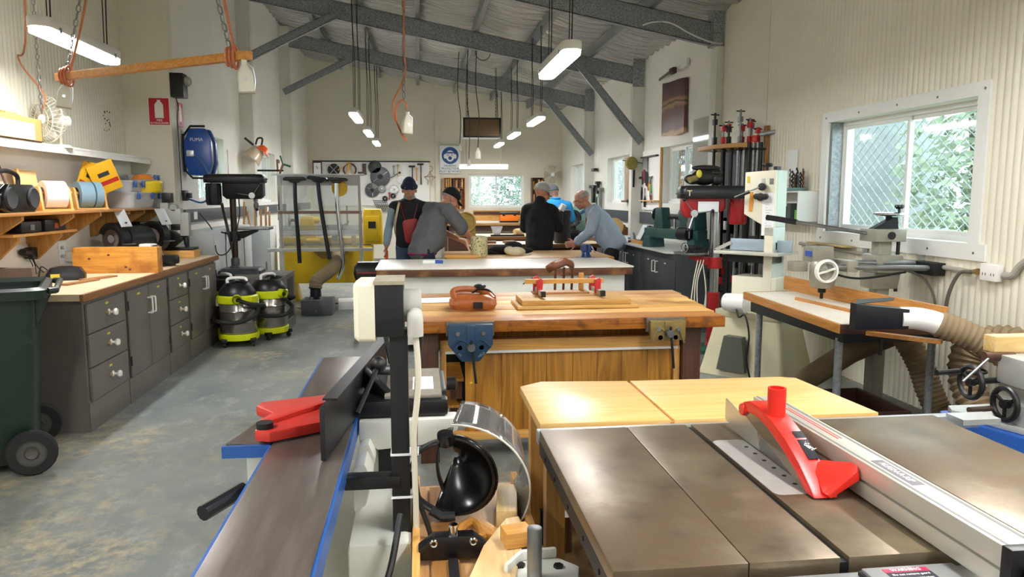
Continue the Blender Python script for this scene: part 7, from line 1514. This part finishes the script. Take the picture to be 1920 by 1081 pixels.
# cord and chain down to the ledge fan
t = thing('hanging_chain', 'thin chain and cord dropping to the ledge fan', 'chain', D(78, 212, 6.6), world=True); e = D(78, 212, 6.6); g = D(62, 0, 6.0); g = e+(g-e)*((roof(e.x)-.15-e.z)/(g.z-e.z))
k = K(); chain(k, e, g); k.o('chain', dullsteel, t); K().tube(spline([e, e+V((.03, 0, .15)), e+V((-.12, -.05, .42)), e+V((-.02, -.1, .7)), g]), .007, 6).o('cord', cord_o, t)
# orange pendant in the middle
dd = 7.0; t = thing('pendant_cable', 'orange cord and chain with loops hanging in mid room', 'cord', D(760, 180, dd), world=True)
P_ = lambda x, y: D(x, y, dd)
g = P_(758, 0); g2 = P_(760, 150); g = g2+(g-g2)*((roof(g2.x)-.15-g2.z)/(g.z-g2.z))
K().tube(spline([g, P_(757, 60), P_(760, 130), P_(752, 160), P_(738, 190), P_(737, 215), P_(745, 232), P_(755, 255), P_(764, 265)]), .009, 6).o('cord', cord_o, t)
K().tube(spline([P_(764, 265), P_(752, 248), P_(743, 225), P_(744, 200), P_(752, 188), P_(760, 192), P_(763, 205)]), .009, 6).o('cord', cord_o, t)
k = K(); chain(k, P_(757, 185), g, .06); k.o('chain', dullsteel, t)
socket_box(P_(764, 216), 'ivory pendant socket on the orange cord in mid room', .95, (0, .05, .4))
# grey pendant sockets and cords near the heater
for i, (px, py, dep, lb) in enumerate(((896, 280, 12.5, 'small grey pendant socket in front of the hanging heater'), (879, 300, 13.5, 'thin pendant socket left of the hanging heater'), (862, 272, 14.0, 'tangled pendant lead beside the blue sign'))):
    c = D(px, py, dep); socket_box(c, lb, .9 if i == 0 else .6); t = thing('pendant_cable', ('black cord carrying the grey pendant socket', 'black cord left of the hanging heater', 'looped black cord beside the blue sign')[i], 'cord', c, world=True)
    g = V((c.x, c.y, roof(c.x)-.14)); K().tube(spline([c, c.lerp(g, .3)+V((.02, 0, 0)), c.lerp(g, .6)+V((-.03, 0, 0)), g]), .007, 6).o('cord', cord_k, t)
    if i == 0: K().ring((c.x+.09, c.y, g.z-.25), .12, .007, 'y', 20, 5).o('coil', cord_k, t)
# hanging heater box
c = D(902, 241, 15.0); t = thing('unit_heater', 'brown-grilled box heater hung on chains under the roof', 'heater', c); w, h, d = .36, .19, .22
K().box(-w, w, -d, d, -h-.0, h).o('case', wht, t, bev=.01); K().box(-w-.01, w+.01, -d-.02, -d, -h, h).o('frame', dark, t, bev=.004); K().box(-w+.03, w-.03, -d-.024, -d-.02, -h+.03, h-.03).o('grille', mat('heater_brown', '5d4526', .6, var=.2, vs=30), t)
k = K()
for i in range(14): k.box(-w+.03, w-.03, -d-.03, -d-.024, -h+.04+i*.0225, -h+.048+i*.0225)
k.o('louvre', mat('louvre_brown', '6d5430', .5), t, kind='stuff')
for x in (-w+.08, w-.08):
    k = K(); chain(k, (x, -d+.06, h), (x, -d+.06, roof(c.x+x)-c.z-.14), .06, .006); k.o('chain', dark, t)
# fluorescent tube by the back window
c = D(907, 312, 17.2); t = thing('fluorescent_lamp', 'long fluorescent batten hanging level in front of the back wall', 'lamp', c); K().box(-.56, .56, -.03, .03, .0, .05).o('housing', wht, t, bev=.004); K().cyl((-.55, 0, -.03), (.55, 0, -.03), .025, n=14).o('tube', glow('fluoro_tube', 'fff4f8', 3.0), t); strip_light(t, .04, 1.08, -.058).data.energy *= .6; K().box(-.56, .56, -.09, .09, -.002, .002).o('reflector', wht, t)
for x in (-.4, .4): K().cyl((x, 0, .05), (x, 0, roof(c.x+x)-c.z-.14), .004, n=5).o('suspension_cord', cord_k, t)
MATS['fluoro_tube'].cycles.emission_sampling = 'NONE'
# green spray gun by the left wall near the back
t = thing('spray_gun', 'green spray gun on a bracket above the lathe guard', 'spray gun', D(556, 312, 13.0)); K().tube([(-.06, 0, .16), (-.02, 0, .02), (.1, 0, -.02)], .018, 8).o('body', mat('gun_green', '1f5a44', .4), t); K().bar((-.08, 0, -.14), (-.02, 0, .02), .05, .03).o('stock', wood('gun_wood', '8a5f3a', '6a4526', 'z'), t); K().bar((-.08, 0, -.14), (-.12, 0, -.9), .03, .03).o('stand_rod', dark, t)
t.location = (-2.2, 12.9, 2.06); K().box(-.5, -.02, -.02, .02, -.1, -.07).o('wall_arm', dark, t)
# ================================================================ PEOPLE
def blob(k, name, m, par, vox=.011, sm=6, fold=0., label=None):
    """merge overlapping solids into one continuous surface"""
    bmesh.ops.recalc_face_normals(k.b, faces=k.b.faces); me = bpy.data.meshes.new(name); k.b.to_mesh(me); k.b.free()
    o = bpy.data.objects.new('tmp', me); r = o.modifiers.new('r', 'REMESH'); r.mode = 'VOXEL'; r.voxel_size = vox
    if sm: s = o.modifiers.new('s', 'SMOOTH'); s.iterations = sm; s.factor = .5
    n = evaluated(o)
    if fold:
        for v, nn in zip(n.vertices, [v.normal.copy() for v in n.vertices]):
            p = v.co; v.co = p+nn*fold*(noise.noise(V((p.x*7, p.y*7, p.z*4)))+.5*noise.noise(V((p.x*15+3, p.y*15, p.z*9))))
    n.materials.clear(); n.materials.append(m); n.shade_smooth(); n.name = name
    ob = bpy.data.objects.new(name, n); C.objects.link(ob); ob.parent = par; tag(ob, label); return ob
skin = mat('skin', 'c98d72', .5, var=.12, vs=14)
def lerp(a, b, t): return a+(b-a)*t
class Fig:
    def __init__(s, label, base, face, J, belly=0.):
        """joints in (right, forward, up) of a person facing the angle `face` (0 = +y)"""
        s.t = thing('person', label, 'person', (base[0], base[1], 0)); s.R = M.Rotation(face, 3, 'Z'); s.belly = belly; s.hs = 1.1
        d = dict(pelvis=(0, 0, .95), chest=(0, .02, 1.27), neck=(0, .02, 1.49), head=(0, .05, 1.63), look=(0, 1, 0), shl=(-.19, .02, 1.42), shr=(.19, .02, 1.42), ell=(-.25, .0, 1.14), elr=(.25, .0, 1.14), wrl=(-.26, .06, .89), wrr=(.26, .06, .89), hal=(0, .15, -1), har=(0, .15, -1), hil=(-.09, 0, .90), hir=(.09, 0, .90), knl=(-.10, .03, .49), knr=(.10, .03, .49), anl=(-.11, 0, .09), anr=(.11, 0, .09))
        d.update(J); s.J = {k: s.R @ V(v) for k, v in d.items()}
    def torso(s, k, g, lo=0., hi=1., wide=1.):
        J = s.J; P = [J['pelvis']-V((0, 0, .04)), lerp(J['pelvis'], J['chest'], .35), lerp(J['pelvis'], J['chest'], .75), J['chest']+(J['neck']-J['chest'])*.25, lerp(J['chest'], J['neck'], .68)]
        RR = [(.165, .115), (.155+s.belly*.35, .112+s.belly*.7), (.165+s.belly*.2, .115+s.belly*.35), (.175, .115), (.13, .085)]; X_ = (J['shr']-J['shl']).normalized(); fw = s.R @ V((0, 1, 0))
        for i in range(17):
            u = i/16
            if not lo <= u <= hi: continue
            q = u*4; j = min(3, int(q)); c = lerp(P[j], P[j+1], q-j); a = lerp(V(RR[j]), V(RR[j+1]), q-j); z = (P[j+1]-P[j]).normalized(); x = (X_-z*X_.dot(z)).normalized(); y = z.cross(x)
            c = c+y*(s.belly*.35*math.sin(math.pi*min(1, u*1.6))); m3 = M((x, y, z)).transposed()
            k.ell(c, (a.x*wide+g, a.y+g, .075+g), 16, 8, m3.to_quaternion())
        return k
    def limb(s, k, js, rs, n=10):
        for a, b, r0, r1 in zip(js, js[1:], rs, rs[1:]):
            a, b = (s.J[q] if isinstance(q, str) else q for q in (a, b)); k.tube([lerp(a, b, i/5) for i in range(6)], [r0+(r1-r0)*i/5 for i in range(6)], n); k.ell(a, r0*1.0, 10, 7); k.ell(b, r1*1.0, 10, 7)
        return k
    def hand(s, k, w, d, curl=.5, side=1, up=None):
        w = s.J[w]; d = s.J[d].normalized() if isinstance(d, str) else d; up = up or (s.R @ V((side, 0, 0))); n = (up-d*up.dot(d)).normalized(); x = d.cross(n)
        k.ell(w+d*.05, (.042, .018, .055), 12, 8, M((x, n, d)).transposed().to_quaternion())
        for i, L in enumerate((.066, .078, .072, .056)):
            b = w+d*.085+x*(.03-.02*i); m_ = b+d*L*.5-n*L*.12*curl; e = m_+d*L*.4*(1-.6*curl)-n*L*.5*curl; k.tube([b-d*.03, b, m_, e], [.0095, .0098, .009, .0078], 8); k.ell(e, .008, 8, 6)
        b = w+d*.03+x*.035; m_ = b+d*.03+x*.028-n*.012; e = m_+d*.03+x*.004-n*.012; k.tube([w+d*.02+x*.01, b, m_, e], [.014, .0125, .011, .009], 8); k.ell(e, .009, 8, 6)
        return k
    def headpart(s):
        f = s.J['look'].normalized(); up = (s.J['head']-s.J['neck']).normalized(); up = (up*.45+V((0, 0, 1))*.55); up = (up-f*up.dot(f)).normalized(); r = f.cross(up); s.hf, s.hu, s.hr = f, up, r; s.hq = M((r, f, up)).transposed().to_quaternion()
        return s.J['head']
    def H(s, a, b, c): a, b, c = a*s.hs, b*s.hs, c*s.hs; return s.J['head']+s.hr*a+s.hf*b+s.hu*c
    def body(s, bald=True):
        k = K(); c = s.headpart(); q = s.hq; _e = k.ell; k.ell = lambda c, r, *a: _e(c, tuple(v*(s.hs if (V(c)-s.J['head']).length < .17 else 1) for v in r) if isinstance(r, tuple) else r, *a)
        k.ell(s.H(0, -.012, .025), (.076, .095, .092), 18, 12, q); k.ell(s.H(0, .022, -.045), (.058, .068, .068), 16, 10, q); k.ell(s.H(0, .062, -.092), (.028, .024, .022), 12, 8, q)
        k.tube([s.H(0, .082, .012), s.H(0, .102, -.018), s.H(0, .112, -.036)], [.009, .012, .015], 10); k.ell(s.H(0, .104, -.04), (.019, .014, .011), 10, 7, q)
        for e in (-1, 1):
            k.ell(s.H(e*.076, -.008, -.01), (.012, .022, .034), 12, 8, q); k.ell(s.H(e*.033, .078, .022), (.026, .013, .010), 10, 7, q); k.ell(s.H(e*.042, .066, -.03), (.022, .018, .02), 10, 7, q)
        k.ell(s.H(0, .084, -.066), (.026, .012, .007), 12, 7, q); k.ell(s.H(0, .082, -.077), (.022, .012, .007), 12, 7, q)
        s.limb(k, [lerp(s.J['neck'], s.J['chest'], .25), s.H(0, -.02, -.05)], [.062, .056]); s.torso(k, 0)
        for e in 'lr':
            s.limb(k, ['sh'+e, 'el'+e, 'wr'+e], [.055, .043, .029]); s.limb(k, ['hi'+e, 'kn'+e, 'an'+e], [.088, .06, .042]); s.limb(k, [lerp(s.J['chest'], s.J['neck'], .75), 'sh'+e], [.06, .055]); s.hand(k, 'wr'+e, 'ha'+e, side=1 if e == 'l' else -1)
            f = s.R @ V((0, 1, 0)); k.ell(s.J['an'+e]+f*.07-V((0, 0, .05)), (.045, .045, .04), 10, 7); k.ell(s.J['an'+e]+f*.02-V((0, 0, .05)), (.045, .06, .04), 10, 7)
        b = blob(k, 'body', skin, s.t, .0085, 4)
        for e in (-1, 1): K().ell(s.H(e*.033, .083, .008), (.0155, .007, .007), 10, 7, q).o('eye', mat('eye_dark', '3a302c', .3), s.t)
        k = K(); k.ell(s.H(0, .092, -.0715), (.022, .006, .003), 10, 6, q); k.o('lips', mat('lip', '9c5a4e', .5), s.t)
        k = K()
        for e in (-1, 1): k.ell(s.H(e*.035, .089, .030), (.022, .006, .005), 10, 6, q)
        k.o('eyebrow', mat('grey_hair', '9b948c', .9), s.t, kind='stuff')
        return b
    def top(s, name, m, g=.02, sleeve=1., cuff=.0, lo=.0, extra=None, sr=(.068, .06, .046), fold=.012, hem=None, collar=False, wide=1.):
        k = K(); s.torso(k, g, lo, wide=wide)
        for e in 'lr':
            sh, el, wr = (s.J[q+e] for q in ('sh', 'el', 'wr')); s.limb(k, [lerp(s.J['chest'], s.J['neck'], .72), sh], [.075+g*.5, sr[0]])
            if sleeve <= 0: k.ell(sh, .07, 10, 7)
            elif sleeve <= 1: s.limb(k, [sh, lerp(sh, el, sleeve)], [sr[0], sr[1]])
            else: s.limb(k, [sh, el, lerp(el, wr, sleeve-1)], sr)
        if hem: k.ell(s.J['pelvis']+V((0, 0, hem[0])), hem[1], 18, 10, s.R.to_quaternion())
        if extra: extra(k)
        if collar: s.limb(k, [lerp(s.J['chest'], s.J['neck'], .7), s.J['neck']+V((0, 0, .035))], [.10, .078])
        return blob(k, name, m, s.t, .012, 5, fold)
    def trousers(s, m):
        k = K(); k.ell(s.J['pelvis']-V((0, 0, .02)), (.18, .135, .12), 16, 10, s.R.to_quaternion())
        for e in 'lr': s.limb(k, ['hi'+e, 'kn'+e, lerp(s.J['kn'+e], s.J['an'+e], .95)], [.105, .082, .07])
        return blob(k, 'trousers', m, s.t, .014, 5, .01)
    def shoes(s, m):
        for e in 'lr':
            f = s.R @ V((0, 1, 0)); a = s.J['an'+e]; k = K(); k.ell(a+f*.09-V((0, 0, .048)), (.052, .052, .042), 12, 8); k.ell(a+f*.0-V((0, 0, .042)), (.05, .06, .05), 12, 8); k.tube([a+f*(-.03)-V((0, 0, .05)), a+f*.1-V((0, 0, .055))], [.045, .04], 10)
            blob(k, 'shoe', m, s.t, .012, 3)
    def cap(s, m, peak=True, name='cap', tip=(0, 1)):
        k = K(); q = s.hq
        def P(u, v):
            a = 2*math.pi*u; th = v*1.72; return s.H(.087*math.cos(a)*math.sin(th), -.012+.107*math.sin(a)*math.sin(th), .032+.104*math.cos(th))
        k.grid(P, 28, 9); c = k.o(name, m, s.t, solid=.004)
        if peak: k = K(); k.grid(lambda u, v: s.H((.075-.02*v)*math.sin(-1.2+2.4*u)*(1), .075*math.cos(-1.2+2.4*u)+.07*v*math.cos((-1.2+2.4*u)*.7)+.012, .030-.028*v-.02*abs(u-.5)), 14, 5); k.o('peak', m, c, solid=.004)
        return c
    def hair(s, m, top=False):
        k = K()
        def P(u, v):
            a = math.pi*(1.0+1.0*u)+.0; th = 1.0+v*.78; return s.H(.081*math.cos(a)*math.sin(th), -.014+.101*math.sin(a)*math.sin(th)*1.0, .026+.097*math.cos(th)-.0)
        k.grid(P, 24, 8); k.o('hair', m, s.t, solid=.007)
jean = mat('denim', '4c5f7a', .85, var=.2, vs=20); navy = mat('navy_trousers', '22283a', .85); boots = mat('work_boot', '3a2d24', .6); ghair = mat('grey_hair', 'b3aca2', .9); darkpants = mat('dark_trousers', '26262a', .85)
# 1 beanie man, facing the camera
p = Fig('man in navy beanie and black vest facing the camera with a red bag', (-.115, 9.66), math.pi-.03, dict(head=(0, .05, 1.635), neck=(0, .02, 1.51), chest=(0, .02, 1.29), look=(-.05, 1, -.12), shr=(.20, .0, 1.425), elr=(.27, -.02, 1.14), wrr=(.30, .07, .92), har=(.05, .35, -1), shl=(-.20, .0, 1.425), ell=(-.24, -.03, 1.15), wrl=(-.22, .1, .93)))
p.body(); p.trousers(jean); p.shoes(boots)
p.top('shirt', mat('pale_blue_shirt', '8fa3b0', .85, var=.1, vs=9), .012, 1.85, sr=(.064, .056, .046), collar=True); p.top('vest', mat('black_vest', '17181c', .8), .03, 0, lo=.05, fold=.01)
k = K(); k.grid(lambda u, v: p.H(.084*math.cos(6.283*u)*math.sin(.05+v*1.5), -.012+.104*math.sin(6.283*u)*math.sin(.05+v*1.5), .022+.125*math.cos(.05+v*1.5)), 28, 10); b = k.o('beanie', mat('navy_knit', '1d2340', .9, bump=.4, bs=120), p.t, solid=.006); k = K(); k.tube([p.H(.088*math.cos(a), -.012+.108*math.sin(a), .034) for a in [6.283*i/28 for i in range(28)]], .012, 8, closed=True, flat=2.2); k.o('turn_up', mat('navy_knit', ''), b)
k = K(); k.tube([p.H(.03*e, .100, -.056-.006*abs(e)) for e in (-1, -.5, 0, .5, 1)], .0055, 8); k.o('moustache', mat('white_hair', 'a89888', .9), p.t)
rb = mat('red_leather', 'a3161c', .3); f_ = lambda a, b, c: p.R @ V((a, b, c))
k = K(); loft(k, [[(a, y, b) for a, b, _ in rrect(w, h, .05, 0)] for y, w, h in ((-.035, .07, .12), (-.03, .10, .15), (.03, .10, .15), (.035, .07, .12))]); k.o('shoulder_bag', rb, p.t, loc=f_(-.03, .19, 1.12), rot=(0, .15, math.pi)); K().tube(spline([f_(.05, .16, 1.25), f_(.09, .155, 1.38), f_(.10, .05, 1.50), f_(.05, -.07, 1.50), f_(-.06, -.06, 1.5), f_(-.10, .06, 1.49), f_(-.08, .155, 1.36), f_(-.05, .17, 1.26)]), .014, 6, flat=.4).o('bag_strap', rb, p.t)
K().tube(spline([f_(.17, -.1, 1.0), f_(.19, .05, 1.15), f_(.165, .145, 1.3), f_(.13, .10, 1.46), f_(.12, -.05, 1.48)]), .016, 6, flat=.4).o('beige_strap', mat('beige_strap', 'c9bd9a', .8), p.t)
w = p.J['wrr']+V((-.115, 9.66, 0)); t = thing('orange_tool', 'orange-handled tool held by the man in the beanie', 'tool', w+V((-.0, -.03, -.11))); K().cyl((-.0, 0, -.05), (0, 0, .06), .022, n=12).o('handle', mat('tool_orange', 'e0561c', .4), t); K().cyl((0, 0, -.05), (0, 0, -.16), .007, n=8).o('shank', steel, t)
# 2 grey-shirted man bending over the bench end
p = Fig('man in grey t-shirt and black cap bending over the pine bench', (.10, 9.1), -1.05, dict(pelvis=(0, -.08, .93), chest=(0, .08, 1.25), neck=(0, .22, 1.45), head=(0, .34, 1.515), look=(.25, .85, -.5), shl=(-.21, .15, 1.385), shr=(.21, .15, 1.385), elr=(.29, .36, 1.12), wrr=(.19, .60, .965), har=(-.3, 1, -.2), ell=(-.28, .36, 1.12), wrl=(-.10, .58, .985), hal=(.1, 1, -.1), hil=(-.1, -.08, .90), hir=(.1, -.08, .90), knl=(-.11, .0, .49), knr=(.11, .0, .49), anl=(-.12, -.05, .09), anr=(.12, -.05, .09)), belly=.09)
p.body(); p.trousers(navy); p.shoes(boots); p.top('t_shirt', mat('grey_tshirt', '686a6b', .9, var=.1, vs=6), .03, .78, sr=(.10, .094, .06), hem=(-.03, (.205, .17, .14)), fold=.018, wide=1.06); p.hair(ghair); p.cap(mat('black_cap', '131418', .85))
k = K(); k.ell(p.J['pelvis']-V((0, 0, .06)), (.20, .175, .05), 16, 8, p.R.to_quaternion()); k.o('undershirt', mat('magenta_cloth', '8c2b55', .9), p.t)
# 3 black jacket
p = Fig('person in black jacket and pale grey cap with back to the camera', (1.63, 10.12), -.45, dict(head=(.02, .08, 1.60), neck=(0, .03, 1.46), chest=(0, .03, 1.25), look=(.65, .75, -.35), shl=(-.185, .02, 1.37), shr=(.185, .02, 1.37), elr=(.24, .15, 1.12), wrr=(.18, .36, 1.30), har=(-.1, .5, .8), ell=(-.24, .12, 1.12), wrl=(-.12, .38, 1.22), hal=(.4, .7, .4)), belly=.05)
p.body(); p.trousers(navy); p.shoes(boots); p.top('jacket', mat('black_jacket', '131316', .85), .03, 1.9, sr=(.08, .072, .055), hem=(-.06, (.2, .17, .16)), fold=.014, collar=True); p.hair(ghair); p.cap(mat('pale_grey_cap', 'b9b9b8', .9, var=.1, vs=14))
w = p.J['wrr']+V((1.63, 10.12, 0)); K().box(-.03, .03, -.04, .04, 0, .09).o('paper_slip', paper, loc=w+V((.02, -.05, .06)), rot=(.3, .4, .3), label='folded white paper held by the person in the black jacket', cat='paper')
# 4 blue shirt
p = Fig('man in bright blue shirt and charcoal cap beyond the log', (2.24, 12.2), .12, dict(head=(-.03, .07, 1.60), look=(-.15, 1, -.25), shl=(-.20, .0, 1.40), shr=(.20, .0, 1.40), elr=(.30, .05, 1.14), wrr=(.27, .26, 1.06), har=(-.2, .9, -.3), ell=(-.28, .08, 1.14), wrl=(-.18, .30, 1.06), hal=(.2, .9, -.2)), belly=.03)
p.body(); p.trousers(darkpants); p.shoes(boots); p.top('shirt', mat('bright_blue_shirt', '1f8fd0', .8, var=.08, vs=6), .03, .85, sr=(.085, .08, .06), hem=(0, (.2, .16, .14))); p.hair(ghair); p.cap(mat('charcoal_cap', '4a4d52', .9)); k = K(); k.ring((0, 0, 0), .07, .018, 'z', 20, 8); k.o('collar', mat('bright_blue_shirt', ''), p.t, loc=p.J['neck']+V((0, 0, .03)))
# 5 hooded man leaning on his hands
p = Fig('bald man in pale blue-grey hoodie leaning on the bench', (2.60, 10.15), 1.22, dict(pelvis=(0, -.08, .93), chest=(0, .10, 1.20), neck=(0, .26, 1.39), head=(0, .37, 1.505), look=(.12, .9, -.42), shl=(-.20, .17, 1.33), shr=(.20, .17, 1.33), ell=(-.27, .20, 1.08), wrl=(-.19, .42, .905), hal=(.05, 1, -.25), elr=(.27, .22, 1.08), wrr=(.14, .48, .90), har=(-.05, 1, -.2), hil=(-.09, -.08, .9), hir=(.09, -.08, .9), anl=(-.12, -.15, .09), anr=(.12, .0, .09), knl=(-.11, -.06, .49), knr=(.11, .03, .49)), belly=.06)
p.body(); p.trousers(darkpants); p.shoes(boots)
hd = mat('hoodie_blue_grey', 'b4c6d8', .9, var=.08, vs=7)
def hood(k):
    f = p.R @ V((0, 1, 0)); c = p.J['neck']
    for a in range(9):
        an = math.pi*(.05+.9*a/8); k.ell(c+(p.R @ V((.11*math.cos(an), -.03-.085*math.sin(an), -.035))), (.045, .05, .045), 10, 7)
p.top('hoodie', hd, .035, 1.85, sr=(.088, .078, .052), hem=(-.02, (.21, .18, .15)), extra=hood, fold=.02); p.hair(ghair)
k = K(); q = p.hq
for e in (-1, 1): k.tube([p.H(e*.034+.024*math.cos(a), .105, .006+.018*math.sin(a)) for a in [6.283*i/14 for i in range(14)]], .0022, 5, closed=True); k.tube([p.H(e*.058, .10, .008), p.H(e*.078, .0, .005)], .002, 5)
k.tube([p.H(-.01, .107, .008), p.H(.01, .107, .008)], .002, 5); k.o('glasses', dark, p.t)
K().tube(spline([p.J['neck']+(p.R @ V((-.06, .06, -.03))), p.J['neck']+(p.R @ V((-.03, .11, -.07))), p.J['neck']+(p.R @ V((.03, .11, -.07))), p.J['neck']+(p.R @ V((.06, .06, -.03)))]), .02, 8).o('shirt_collar', mat('collar_blue', '5b7fb0', .8), p.t)

bpy.data.scenes.remove(LAB)
